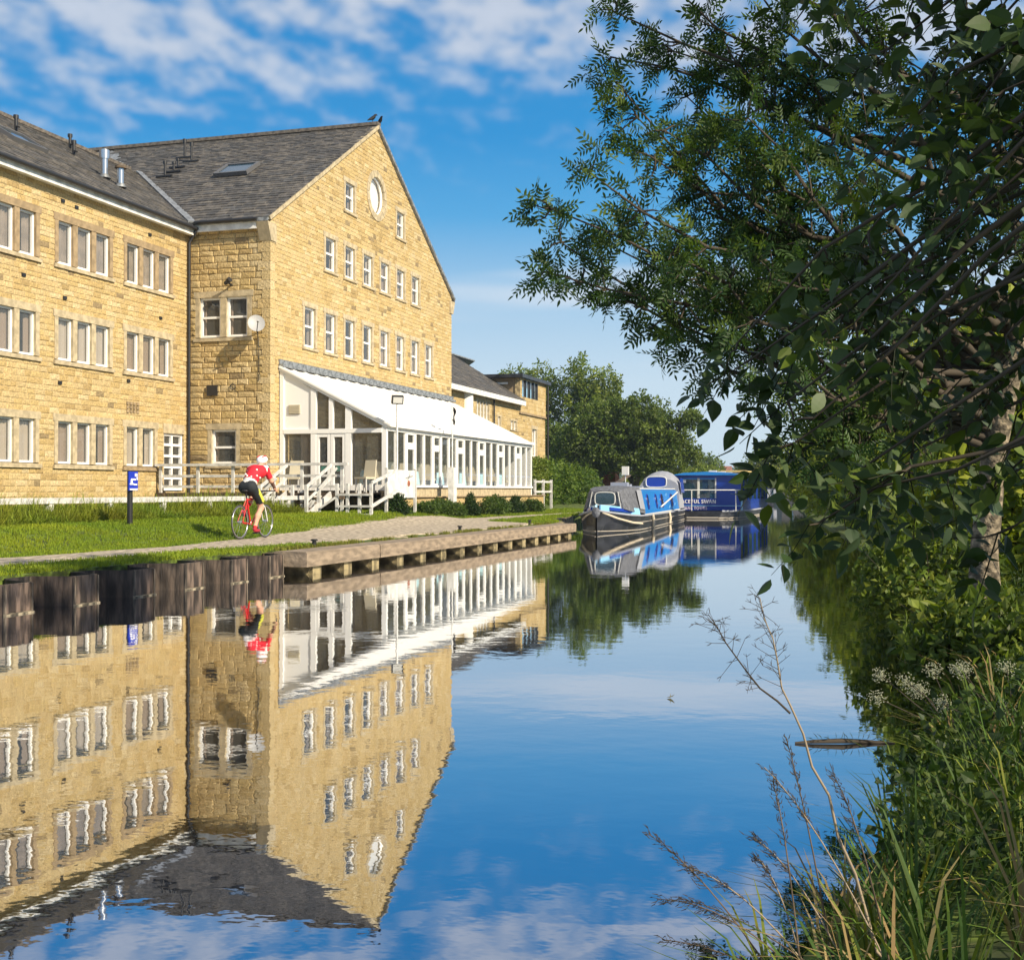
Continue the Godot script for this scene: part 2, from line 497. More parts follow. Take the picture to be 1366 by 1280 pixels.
func ground() -> void:
	var zs := []
	var z := 30.0
	while z > -420.0:
		zs.append(z)
		z -= 1.0 if z > -80.0 else 5.0
	zs.append(-420.0)
	var offs := [900.0, 400.0, 160.0, 70.0, 40.0, 25.0, 16.0, 11.0, 8.5, 7.0, 5.6, 5.0, 4.4, 3.8, 3.2, 2.6, 2.0, 1.2, 0.5, 0.0]
	var mb := MB.new()
	var rows := []
	for zz in zs:
		var l := interp(LEFT, zz)
		var r := interp(RIGHT, zz)
		var row := []
		for o in offs:
			row.append(Vector3(l - o, gh(l - o, zz), zz))
		row.append(Vector3(l + 0.04, -0.8, zz))
		row.append(Vector3(r - 0.30, -0.8, zz))
		row.append(Vector3(r, 0.12, zz))
		for i in range(offs.size() - 2, -1, -1):
			row.append(Vector3(r + offs[i], gh(r + offs[i], zz), zz))
		rows.append(row)
	# the far end of the sheet, out to the horizon
	var last := []
	for p in rows[-1]:
		last.append(Vector3(p.x * 3.0, 0.3, -2200.0))
	rows.append(last)
	for i in rows.size() - 1:
		for k in rows[i].size() - 1:
			mb.quad(rows[i][k], rows[i][k + 1], rows[i + 1][k + 1], rows[i + 1][k], Vector3.UP)
	structure(obj(mb, "ground", M.turf))
	# towpath: gravel sheet a little above the ground, widening into the paved landing
	var up := [[20.0, -12.5], [-10.0, -12.2], [-15.0, -12.05], [-18.0, -11.75], [-21.2, -12.1], [-27.4, -13.0], [-35.0, -13.7], [-43.0, -13.75], [-52.0, -13.0], [-70.0, -13.4], [-110.0, -16.0]]
	var lo := [[20.0, -10.9], [-10.0, -10.75], [-13.2, -10.7], [-17.6, -10.62], [-20.0, -10.2], [-21.6, -9.25], [-22.2, -9.05], [-33.5, -9.05], [-35.5, -10.4], [-37.0, -11.9], [-52.0, -12.1], [-70.0, -12.4], [-110.0, -14.6]]
	mb = MB.new()
	z = 20.0
	var prev := []
	while z >= -110.0:
		var a := interp(up, z) + 0.10 * sin(z * 1.9) + 0.06 * sin(z * 5.3)
		var b := interp(lo, z) + (0.09 * sin(z * 2.3 + 1.0) + 0.05 * sin(z * 6.1) if z > -21.0 or z < -34.5 else 0.0)
		var row := []
		for k in 9:
			var x := lerpf(a, b, k / 8.0)
			row.append(Vector3(x, gh(x, z) + 0.02 + 0.012 * sin(PI * k / 8.0), z))
		if prev.size():
			for k in 8:
				mb.quad(prev[k], prev[k + 1], row[k + 1], row[k], Vector3.UP)
		prev = row
		z -= 0.5
	structure(obj(mb, "towpath", M.gravel))

func water() -> void:
	var f := FastNoiseLite.new()
	f.seed = 8
	f.frequency = 0.016
	f.fractal_octaves = 5
	f.fractal_gain = 0.5
	var im := f.get_seamless_image(1024, 1024)
	im.convert(Image.FORMAT_RGBA8)
	im.bump_map_to_normal_map(14.0)
	var m := StandardMaterial3D.new()
	m.resource_name = "water"
	m.albedo_color = Color(0.50, 0.525, 0.585).linear_to_srgb()
	m.metallic = 1.0
	m.roughness = 0.015
	m.normal_enabled = true
	m.normal_texture = ImageTexture.create_from_image(im)
	m.normal_scale = 0.0056
	m.uv1_scale = Vector3(0.12, 0.16, 1)
	var mb := MB.new()
	var uv := PackedVector2Array()
	var z := 30.0
	while z > -400.0:
		var z2 := z - (2.0 if z > -60.0 else 10.0)
		var a := Vector3(interp(LEFT, z) - 0.6, 0, z)
		var b := Vector3(interp(RIGHT, z) + 0.35, 0, z)
		var d := Vector3(interp(RIGHT, z2) + 0.35, 0, z2)
		var e := Vector3(interp(LEFT, z2) - 0.6, 0, z2)
		mb.quad(a, b, d, e, Vector3.UP)
		z = z2
	for p in mb.v:
		uv.append(Vector2(p.x, p.z))
	var arr := []
	arr.resize(Mesh.ARRAY_MAX)
	arr[Mesh.ARRAY_VERTEX] = mb.v
	arr[Mesh.ARRAY_NORMAL] = mb.n
	arr[Mesh.ARRAY_TEX_UV] = uv
	var am := ArrayMesh.new()
	am.add_surface_from_arrays(Mesh.PRIMITIVE_TRIANGLES, arr)
	var o := MeshInstance3D.new()
	o.name = "water"
	o.position.y = 0.05
	o.mesh = am
	o.material_override = m
	add_child(o)
	structure(o)

# ------------------------------------------------------------------ masonry
var stone_variants := []
const TONES := [[0.585, 0.435, 0.205], [0.56, 0.41, 0.18], [0.61, 0.465, 0.235], [0.525, 0.375, 0.16], [0.57, 0.43, 0.215], [0.43, 0.305, 0.13], [0.64, 0.505, 0.28], [0.31, 0.23, 0.12]]
func tone(r: RandomNumberGenerator, bias := 0.0) -> int:
	if bias > 0.0 and r.randf() < bias:
		return [3, 5, 5, 7, 1][r.randi() % 5]
	var q := r.randf()
	return 0 if q < 0.22 else 1 if q < 0.42 else 2 if q < 0.60 else 3 if q < 0.74 else 4 if q < 0.88 else 5 if q < 0.912 else 6 if q < 0.992 else 7

# one rock-faced stone: corners on the wall plane, face inset and uneven
func stone_into(mb: MB, p: Array, nrm: Vector3, ins: float, proud: float, r: RandomNumberGenerator, rag := 0.5) -> void:
	var ctr: Vector3 = (p[0] + p[1] + p[2] + p[3]) / 4.0
	var f := []
	for q in p:
		var d: Vector3 = ctr - q
		f.append(q + d.normalized() * ins * 1.3 + nrm * proud * r.randf_range(1.0 - rag, 1.0))
	var peak: Vector3 = ctr + nrm * proud * r.randf_range(0.95, 1.0 + rag * 0.7) + (p[1] - p[0]) * r.randf_range(-0.2, 0.2) + (p[3] - p[0]) * r.randf_range(-0.2, 0.2)
	for k in 4:
		var k2 := (k + 1) % 4
		mb.quad(p[k], p[k2], f[k2], f[k], (p[k] + p[k2]) / 2.0 - ctr + nrm * 0.01)
		mb.tri(f[k], f[k2], peak, nrm)

func make_variants() -> void:
	var r := RandomNumberGenerator.new()
	r.seed = 77
	for t in TONES.size():
		var row := []
		for k in 4:
			var mb := MB.new()
			mb.col = Color(TONES[t][0], TONES[t][1], TONES[t][2])
			stone_into(mb, [Vector3(0, 0, 0), Vector3(1, 0, 0), Vector3(1, 1, 0), Vector3(0, 1, 0)], Vector3(0, 0, 1), 0.06, 1.0, r)
			row.append(mb.mesh())
		stone_variants.append(row)

# o: origin on the wall plane at ground level; ax: along; profile(y) -> Vector2(min, max) along; holes: [a0, y0, a1, y1]
func stone_wall(parent: Node3D, called: String, o: Vector3, ax: Vector3, nrm: Vector3, y0: float, y1: float, profile: Callable, holes: Array, opt := {}) -> void:
	var r := RandomNumberGenerator.new()
	r.seed = opt.get("seed", 1)
	var ch: float = opt.get("course", 0.165)
	var lmin: float = opt.get("lmin", 0.24)
	var lmax: float = opt.get("lmax", 0.58)
	var proud: float = opt.get("proud", 0.022)
	var thick: float = opt.get("thick", 0.3)
	var cuts := [y0, y1]
	for h in holes:
		for y in [h[1], h[3]]:
			if y > y0 and y < y1:
				cuts.append(y)
	cuts.sort()
	var levels := [y0]
	var bands := [y0]
	for i in range(1, cuts.size()):
		if cuts[i] - bands[-1] < 0.02:
			continue
		var a: float = bands[-1]
		var nn := maxi(1, roundi((cuts[i] - a) / ch))
		var ws := []
		var tot := 0.0
		for k in nn:
			ws.append(r.randf_range(0.82, 1.18))
			tot += ws[-1]
		var acc := a
		for k in nn:
			acc += (cuts[i] - a) * ws[k] / tot
			levels.append(acc)
		bands.append(cuts[i])
	var wall := MB.new()
	var backing := opt.get("backing", true) as bool
	var pieces := []
	for i in levels.size() - 1:
		var ya: float = levels[i]
		var yb: float = levels[i + 1]
		var pa: Vector2 = profile.call(ya + 0.001)
		var pb: Vector2 = profile.call(yb - 0.001)
		# free spans of this course
		var spans := [[pa.x, pa.y, pb.x, pb.y]]
		for h in holes:
			if h[1] >= yb - 0.01 or h[3] <= ya + 0.01:
				continue
			var h0: float = h[0]
			var h1: float = h[2]
			if h.size() > 4:   # round hole: radius h[4]
				var cy: float = (h[1] + h[3]) / 2.0
				var dy := maxf(absf(ya - cy), absf(yb - cy))
				dy = minf(dy, absf((ya + yb) / 2.0 - cy))
				var half := sqrt(maxf(0.0, h[4] * h[4] - dy * dy))
				var cx: float = (h[0] + h[2]) / 2.0
				h0 = cx - half
				h1 = cx + half
			var nxt := []
			for s in spans:
				if h1 <= minf(s[0], s[2]) or h0 >= maxf(s[1], s[3]):
					nxt.append(s)
					continue
				if h0 > minf(s[0], s[2]):
					nxt.append([s[0], h0, s[2], h0])
				if h1 < maxf(s[1], s[3]):
					nxt.append([h1, s[1], h1, s[3]])
			spans = nxt
		for s in spans:
			if maxf(s[1], s[3]) - minf(s[0], s[2]) < 0.02:
				continue
			if backing:
				var q := []
				for dz in [-thick, 0.0]:
					q.append_array([o + ax * s[0] + Vector3.UP * ya + nrm * dz, o + ax * s[1] + Vector3.UP * ya + nrm * dz, o + ax * s[3] + Vector3.UP * yb + nrm * dz, o + ax * s[2] + Vector3.UP * yb + nrm * dz])
				wall.hexa(q)
			# stones
			var left: float = minf(s[0], s[2])
			var right: float = maxf(s[1], s[3])
			var xs := [left]
			while right - xs[-1] > lmax * 1.15:
				xs.append(xs[-1] + r.randf_range(lmin, lmax))
			if right - xs[-1] < lmin * 0.5 and xs.size() > 1:
				xs.remove_at(xs.size() - 1)
			xs.append(right)
			for k in xs.size() - 1:
				var b0: float = s[0] if k == 0 else clampf(xs[k], s[0], s[1])
				var t0: float = s[2] if k == 0 else clampf(xs[k], s[2], s[3])
				var b1: float = s[1] if k == xs.size() - 2 else clampf(xs[k + 1], s[0], s[1])
				var t1: float = s[3] if k == xs.size() - 2 else clampf(xs[k + 1], s[2], s[3])
				if b1 - b0 < 0.03 and t1 - t0 < 0.03:
					continue
				pieces.append([b0, b1, t0, t1, ya, yb])
	if backing:
		var bo := obj(wall, called, M.mortar, parent)
		parent = bo
	var gap := 0.006
	var near := []
	for p in pieces:
		var pos: Vector3 = o + ax * p[0] + Vector3.UP * p[4]
		var ok: bool = absf(p[0] - p[2]) < 0.001 and absf(p[1] - p[3]) < 0.001 and p[1] - p[0] > 0.12
		# in the picture and how large it shows there
		var f := Vector3(-sin(deg_to_rad(16.76)), 0, -cos(deg_to_rad(16.76)))
		var dd := pos - EYE
		var depth := dd.dot(f)
		var seen: bool = ok and depth > 1.0 and absf(dd.dot(Vector3(-f.z, 0, f.x)) / depth) < 0.42
		p.append(-(p[1] - p[0]) * (p[5] - p[4]) * absf(dd.normalized().dot(nrm)) / (depth * depth) if seen else 1.0)
		near.append(p)
	near.sort_custom(func(a, b): return a[6] < b[6])
	var want: int = opt.get("single", 300)
	var weather := FastNoiseLite.new()
	weather.seed = opt.get("seed", 1)
	weather.frequency = 0.45
	weather.fractal_octaves = 3
	var rest := MB.new()
	var base: Vector3 = base_of.get(parent, Vector3.ZERO)
	for i in near.size():
		var p: Array = near[i]
		var wx: float = weather.get_noise_2d(p[0] * 1.0, p[4] * 2.0)
		var bias := clampf(wx * 0.7 - 0.12, 0.0, 0.35)
		for st in opt.get("stains", []):
			if p[1] > st[0] and p[0] < st[2] and p[5] > st[1] and p[4] < st[3]:
				bias = maxf(bias, st[4])
		var t := tone(r, bias)
		var pr := proud * r.randf_range(0.7, 1.4)
		if i < want and p[6] < 0.0:
			var w: float = p[1] - p[0] - gap * 2.0
			var hh: float = p[5] - p[4] - gap * 2.0
			var tr := Transform3D(Basis(ax * w, Vector3.UP * hh, nrm * pr), o + ax * (p[0] + gap) + Vector3.UP * (p[4] + gap) - base)
			inst(stone_variants[t][r.randi() % 4], "stone", M.stone, parent, tr)
		else:
			var g := r.randf_range(0.92, 1.08)
			rest.col = Color(TONES[t][0] * g, TONES[t][1] * g, TONES[t][2] * g)
			stone_into(rest, [o + ax * (p[0] + gap) + Vector3.UP * (p[4] + gap), o + ax * (p[1] - gap) + Vector3.UP * (p[4] + gap), o + ax * (p[3] - gap) + Vector3.UP * (p[5] - gap), o + ax * (p[2] + gap) + Vector3.UP * (p[5] - gap)], nrm, 0.012, pr, r)
	if rest.v.size():
		obj(rest, "far_stones", M.stone, parent).set_meta("kind", "stuff")

# ------------------------------------------------------------------ slates
func slates(parent: Node3D, o: Vector3, ax: Vector3, up: Vector3, length: float, rise: float, keep: Callable, opt := {}) -> void:
	var r := RandomNumberGenerator.new()
	r.seed = opt.get("seed", 3)
	var nrm := ax.cross(up).normalized()
	if nrm.y < 0.0:
		nrm = -nrm
	var e: float = opt.get("exposure", 0.27)
	var wmin: float = opt.get("wmin", 0.28)
	var wmax: float = opt.get("wmax", 0.5)
	var tones := [[0.125, 0.112, 0.10], [0.10, 0.092, 0.086], [0.15, 0.134, 0.117], [0.085, 0.08, 0.076], [0.18, 0.158, 0.134], [0.12, 0.115, 0.11]]
	var variants := []
	for t in tones:
		var mb := MB.new()
		mb.col = Color(t[0], t[1], t[2])
		# unit slate: x along, y upslope, z out; thick lower edge
		mb.hexa([Vector3(0, 0, 0), Vector3(1, 0, 0), Vector3(1, 1, 0), Vector3(0, 1, 0), Vector3(0.01, 0, 1.0), Vector3(0.99, 0.02, 0.9), Vector3(1, 1, 0.25), Vector3(0, 1, 0.25)])
		variants.append(mb.mesh())
	var list := []
	var f := Vector3(-sin(deg_to_rad(16.76)), 0, -cos(deg_to_rad(16.76)))
	var s := 0.0
	while s < rise:
		var se := e * (1.0 - 0.25 * s / rise)
		var x := -r.randf_range(0.0, wmax)
		while x < length:
			var w := r.randf_range(wmin, wmax)
			var x0 := maxf(x, 0.0)
			var x1 := minf(x + w, length)
			var mid := o + ax * ((x0 + x1) / 2.0) + up * (s + se / 2.0)
			if x1 - x0 > 0.05 and keep.call(mid):
				var dd := mid - EYE
				var depth := dd.dot(f)
				var seen: bool = depth > 1.0 and absf(dd.dot(Vector3(-f.z, 0, f.x)) / depth) < 0.42 and dd.normalized().dot(nrm) < -0.02
				list.append([x0, x1, s, minf(s + se * 1.06, rise), depth if seen else 9999.0])
			x += w
		s += se
	list.sort_custom(func(a, b): return a[4] < b[4])
	var rest := MB.new()
	var base: Vector3 = base_of.get(parent, Vector3.ZERO)
	for i in list.size():
		var p: Array = list[i]
		var th := 0.024 * r.randf_range(0.7, 1.5)
		var k := r.randi() % tones.size()
		var t := Transform3D(Basis(ax * (p[1] - p[0] - 0.006), up * (p[3] - p[2]), nrm * th), o + ax * (p[0] + 0.003) + up * (p[2] + r.randf_range(-0.006, 0.006)) + nrm * 0.004)
		if i < int(opt.get("single", 300)) and p[4] < 9000.0:
			t.origin -= base
			inst(variants[k], "slate", M.slate, parent, t)
		else:
			rest.add(variants[k], t)
	if rest.v.size():
		obj(rest, "far_slates", M.slate, parent).set_meta("kind", "stuff")

# ------------------------------------------------------------------ windows
# built in a local frame: x along the wall, y up, z out of the wall, origin at the lower corner of the stone surround
func window(parent: Node3D, at: Vector3, ax: Vector3, nrm: Vector3, w: float, h: float, lights: int, opt := {}) -> Node3D:
	var o := Node3D.new()
	o.name = "window"
	parent.add_child(o, true)
	o.transform = Transform3D(Basis(ax, Vector3.UP, nrm), at - base_of.get(parent, Vector3.ZERO))
	var jw: float = opt.get("jamb", 0.15)
	var lh: float = opt.get("lintel", 0.2)
	var sh: float = opt.get("sill", 0.14)
	var mw: float = opt.get("mull", 0.22)
	var sm: Material = opt.get("stone", M.dressed)
	var lm: Material = opt.get("lintel_stone", sm)
	var mb := MB.new()
	mb.box(-0.06, h - lh, -0.22, w + 0.06, h, 0.035)
	obj(mb, "lintel", lm, o, true)
	mb = MB.new()
	mb.hexa([Vector3(-0.05, 0, -0.22), Vector3(w + 0.05, 0, -0.22), Vector3(w + 0.05, 0, 0.075), Vector3(-0.05, 0, 0.075), Vector3(-0.05, sh, -0.22), Vector3(w + 0.05, sh, -0.22), Vector3(w + 0.05, sh - 0.035, 0.075), Vector3(-0.05, sh - 0.035, 0.075)])
	obj(mb, "sill", opt.get("sill_stone", sm), o, true)
	for x in [0.0, w - jw]:
		mb = MB.new()
		mb.box(x, sh, -0.22, x + jw, h - lh, 0.028)
		obj(mb, "jamb", sm, o, true)
	var lw := (w - 2.0 * jw - (lights - 1) * mw) / lights
	var fw: float = opt.get("frame", 0.055)
	for k in lights:
		var x0 := jw + k * (lw + mw)
		var x1 := x0 + lw
		if k < lights - 1:
			mb = MB.new()
			mb.box(x1, sh, -0.22, x1 + mw, h - lh, 0.02)
			obj(mb, "mullion", sm, o, true)
		var y0 := sh
		var y1 := h - lh
		mb = MB.new()
		var z0 := -0.13
		var z1 := -0.055
		mb.box(x0, y0, z0, x0 + fw, y1, z1)
		mb.box(x1 - fw, y0, z0, x1, y1, z1)
		mb.box(x0 + fw, y0, z0, x1 - fw, y0 + fw, z1)
		mb.box(x0 + fw, y1 - fw, z0, x1 - fw, y1, z1)
		var tr: float = opt.get("transom", 0.0)
		if tr > 0.0:
			var ty := lerpf(y0, y1, tr)
			mb.box(x0 + fw, ty - fw * 0.5, z0, x1 - fw, ty + fw * 0.5, z1)
		obj(mb, "frame", M.upvc, o, true)
		mb = MB.new()
		mb.quad(Vector3(x0 + fw, y0 + fw, -0.09), Vector3(x1 - fw, y0 + fw, -0.09), Vector3(x1 - fw, y1 - fw, -0.09), Vector3(x0 + fw, y1 - fw, -0.09), Vector3(0, 0, 1))
		obj(mb, "pane", M.glass, o, true)
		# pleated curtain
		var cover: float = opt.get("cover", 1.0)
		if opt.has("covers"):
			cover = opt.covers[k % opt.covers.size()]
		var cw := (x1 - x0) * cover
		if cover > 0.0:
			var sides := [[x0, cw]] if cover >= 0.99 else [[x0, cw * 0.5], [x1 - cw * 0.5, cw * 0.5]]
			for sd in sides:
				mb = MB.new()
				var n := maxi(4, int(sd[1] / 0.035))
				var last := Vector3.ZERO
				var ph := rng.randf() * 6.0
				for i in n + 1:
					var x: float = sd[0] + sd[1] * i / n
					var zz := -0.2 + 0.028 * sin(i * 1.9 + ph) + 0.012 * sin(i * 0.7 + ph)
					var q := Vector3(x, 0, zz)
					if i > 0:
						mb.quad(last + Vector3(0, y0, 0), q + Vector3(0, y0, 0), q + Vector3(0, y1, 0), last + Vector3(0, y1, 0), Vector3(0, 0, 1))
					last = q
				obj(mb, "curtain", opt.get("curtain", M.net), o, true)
	return o

# a copy of a window in another place
func window_copy(src: Node3D, at: Vector3) -> void:
	var c := src.duplicate()
	src.get_parent().add_child(c, true)
	c.position = at - base_of.get(src.get_parent(), Vector3.ZERO)

# ------------------------------------------------------------------ the hotel
const SX := Vector3(1, 0, 0)
const SZ := Vector3(0, 0, -1)   # along the canal, away from the eye

func hotel_wing() -> void:
	var b := thing("hotel_wing", "long three storey buff stone wing with rows of curtained mullioned windows", "building", Vector3(-21.6, 0.5, -28.0))
	var X := -21.6
	var holes := []
	var wins := []
	for row in [[7.48, 1.5], [4.84, 1.5], [2.0, 1.5]]:
		for z in [-21.95, -25.28, -28.55, -31.74]:
			var wd := 2.64 if not (row[0] < 3.0 and z < -31.0) else 1.78
			wins.append([z, row[0], wd, row[1], 3 if wd > 2.0 else 2])
			holes.append([-z - 20.0 + 0.02, row[0] + 0.02, -z - 20.0 + wd - 0.02, row[0] + row[1] - 0.02])
	holes.append([13.91, 1.36, 15.06, 3.33])
	stone_wall(b, "wall", Vector3(X, 0, -20.0), SZ, SX, 0.3, 9.72, func(_y): return Vector2(0, 15.38), holes, {seed = 4, course = 0.15, lmin = 0.2, lmax = 0.5, proud = 0.016, single = 300})
	# plain outer walls that close the wing
	abox("end_wall", M.mortar, b, Vector3(-32.4, 0.3, -20.0), Vector3(-21.9, 9.72, -19.7))
	abox("back_wall", M.mortar, b, Vector3(-32.7, 0.3, -35.4), Vector3(-32.4, 9.72, -19.7))
	abox("inner_floor", M.carpet, b, Vector3(-32.4, 0.35, -35.3), Vector3(-21.9, 0.5, -20.0))
	abox("inner_floor", M.carpet, b, Vector3(-32.4, 4.5, -35.3), Vector3(-22.2, 4.66, -20.0))
	abox("inner_floor", M.carpet, b, Vector3(-32.4, 7.15, -35.3), Vector3(-22.2, 7.3, -20.0))
	var gable := MB.new()
	for zz in [-19.7]:
		gable.hexa([Vector3(-32.7, 9.72, zz), Vector3(-21.6, 9.72, zz), Vector3(-21.6, 9.72, zz - 0.3), Vector3(-32.7, 9.72, zz - 0.3), Vector3(-27.2, 13.3, zz), Vector3(-27.1, 13.3, zz), Vector3(-27.1, 13.3, zz - 0.3), Vector3(-27.2, 13.3, zz - 0.3)])
	obj(gable, "end_gable", M.mortar, b)
	var made := {}
	for w in wins:
		var top: bool = w[1] > 7.0
		var kind := (int(-w[0] * 3.0) + int(w[1])) % 4
		var key := "%d%s%d" % [w[4], top, kind]
		var at := Vector3(X, w[1], w[0])
		if made.has(key):
			window_copy(made[key], at)
		else:
			made[key] = window(b, at, SZ, SX, w[2], w[3], w[4], {stone = M.dressed_brown if top else M.dressed, sill_stone = M.dressed if w[1] > 4.0 else M.dressed_brown, lintel_stone = M.dressed_brown if top else M.dressed, mull = 0.2, covers = [[1.0], [1.0, 0.8, 1.0], [0.7, 1.0, 0.85], [1.0, 1.0, 0.6]][kind], curtain = [M.net, M.net_pale, M.net, M.net_brown][kind]})
	# glazed door on to the deck
	var d := holder("door", b, Vector3(X, 1.36, -33.91))
	var mb := MB.new()
	mb.box(X - 0.2, 3.2, -35.06, X + 0.03, 3.5, -33.85)
	obj(mb, "lintel", M.dressed, d)
	mb = MB.new()
	for z in [-33.93, -34.42, -34.97]:
		mb.box(X - 0.14, 1.4, z - 0.07, X - 0.05, 3.2, z)
	for y in [1.4, 1.75, 2.1, 2.45, 2.8, 3.12]:
		mb.box(X - 0.138, y, -34.97, X - 0.055, y + 0.08, -34.0)
	obj(mb, "frame", M.upvc, d)
	mb = MB.new()
	mb.quad(Vector3(X - 0.1, 1.4, -34.0), Vector3(X - 0.1, 1.4, -35.0), Vector3(X - 0.1, 3.2, -35.0), Vector3(X - 0.1, 3.2, -34.0), SX)
	obj(mb, "pane", M.glass, d)
	# small metal vents in the wall
	for p in [[6.65, -28.9], [6.72, -33.6], [4.3, -28.7], [4.62, -31.9], [9.3, -28.8], [9.25, -29.4], [9.2, -33.0], [7.0, -27.2]]:
		abox("wall_vent", M.black_metal, b, Vector3(X, p[0], p[1] - 0.14), Vector3(X + 0.05, p[0] + 0.09, p[1]))
	mb = MB.new()
	for i in 4:
		for j in 3:
			mb.box(X + 0.02, 3.72 + j * 0.12, -32.0 - i * 0.17, X + 0.045, 3.81 + j * 0.12, -31.88 - i * 0.17)
	obj(mb, "vent_grille", M.dressed_brown, b)
	# roof
	var ro := holder("roof", b, Vector3(-21.2, 9.9, -28.0))
	var up := Vector3(-1, 0.6, 0).normalized()
	var deck := MB.new()
	deck.hexa([Vector3(-21.2, 9.80, -19.6), Vector3(-21.2, 9.80, -44.0), Vector3(-27.15, 13.37, -44.0), Vector3(-27.15, 13.37, -19.6), Vector3(-21.2, 9.88, -19.6), Vector3(-21.2, 9.88, -44.0), Vector3(-27.15, 13.45, -44.0), Vector3(-27.15, 13.45, -19.6)])
	deck.hexa([Vector3(-33.1, 9.80, -19.6), Vector3(-33.1, 9.80, -44.0), Vector3(-27.15, 13.37, -44.0), Vector3(-27.15, 13.37, -19.6), Vector3(-33.1, 9.88, -19.6), Vector3(-33.1, 9.88, -44.0), Vector3(-27.15, 13.45, -44.0), Vector3(-27.15, 13.45, -19.6)])
	obj(deck, "roof_deck", M.lead, ro)
	slates(ro, Vector3(-21.2, 9.88, -19.6), SZ, up, 24.0, 6.93, func(p): return p.y > 10.05 + 0.6 * (-35.1 - p.z), {seed = 31})
	abox("fascia", M.white_paint, b, Vector3(-21.45, 9.62, -35.25), Vector3(-21.3, 9.86, -19.6))
	abox("soffit", M.white_paint, b, Vector3(-21.6, 9.66, -35.25), Vector3(-21.45, 9.72, -19.6))
	atube("gutter", M.black_metal, b, [Vector3(-21.2, 9.83, -19.6), Vector3(-21.2, 9.83, -35.3)], 0.065, 8)
	mb = MB.new()
	mb.bar(Vector3(-27.15, 13.47, -19.6), Vector3(-27.15, 13.47, -40.2), 0.26, 0.12)
	obj(mb, "ridge", M.ridge_tile, ro)
	abar("valley_flashing", M.lead, ro, Vector3(-21.25, 10.02, -35.0), Vector3(-27.0, 13.48, -40.75), 0.3, 0.06)
	skylight(ro, Vector3(-23.9, 11.52, -29.9), SZ, up, 1.4, 1.0)
	for p in [[-25.22, 12.33, -31.51], [-26.18, 12.91, -35.41], [-25.09, 12.26, -34.13]]:
		var vm := MB.new()
		var q := Vector3(p[0], p[1], p[2])
		vm.tube([q, q + Vector3(0, 0.34, 0), q + Vector3(0, 0.36, 0), q + Vector3(0, 0.46, 0)], [0.05, 0.05, 0.08, 0.08], 8)
		vm.bar(q + Vector3(0, 0.12, 0), q + Vector3(0.2, 0.05, 0.1), 0.05, 0.05)
		obj(vm, "roof_vent", M.black_metal, ro)
	# downpipe in the corner
	atube("downpipe", M.black_metal, b, [Vector3(-21.2, 9.8, -35.15), Vector3(-21.5, 9.4, -35.2), Vector3(-21.5, 0.6, -35.2)], 0.05, 8)
	# two steel flues stand on the roof
	for f in [[Vector3(-23.31, 11.15, -33.24), "stainless steel flue with wide cowl on the wing roof"], [Vector3(-22.82, 10.85, -33.37), "stainless steel flue with dark cap beside the roof valley"]]:
		var fl := thing("flue", f[1], "flue", f[0], "steel flues on the hotel roof")
		var fb := MB.new()
		fb.tube([f[0], f[0] + Vector3(0, 0.62, 0)], [0.11, 0.11], 12)
		obj(fb, "pipe", M.steel, fl)
		fb = MB.new()
		fb.tube([f[0] + Vector3(0, 0.0, 0), f[0] + Vector3(0, 0.12, 0)], [0.2, 0.12], 12)
		obj(fb, "collar", M.lead, fl)
		fb = MB.new()
		var ct: Vector3 = f[0] + Vector3(0, 0.6, 0)
		if f[1].contains("wide"):
			fb.tube([ct, ct + Vector3(0, 0.05, 0), ct + Vector3(0, 0.26, 0), ct + Vector3(0, 0.3, 0)], [0.13, 0.17, 0.17, 0.1], 12)
			obj(fb, "cowl", M.steel, fl)
		else:
			fb.tube([ct, ct + Vector3(0, 0.07, 0)], [0.19, 0.17], 12)
			obj(fb, "cap", M.brown_wood, fl)

func skylight(parent: Node3D, at: Vector3, ax: Vector3, up: Vector3, w: float, h: float) -> void:
	var o := holder("skylight", parent, at)
	var nrm := ax.cross(up).normalized()
	if nrm.y < 0:
		nrm = -nrm
	var bs := Basis(ax, up, nrm)
	var mb := MB.new()
	for s in [-1, 1]:
		mb.obox(at + ax * s * w / 2.0 + nrm * 0.05, bs, Vector3(0.09, h + 0.09, 0.14))
		mb.obox(at + up * s * h / 2.0 + nrm * 0.05, bs, Vector3(w - 0.09, 0.09, 0.138))
	obj(mb, "frame", M.skylight_frame, o)
	mb = MB.new()
	mb.obox(at + nrm * 0.075, bs, Vector3(w - 0.09, h - 0.09, 0.01))
	obj(mb, "pane", M.tinted_glass, o)

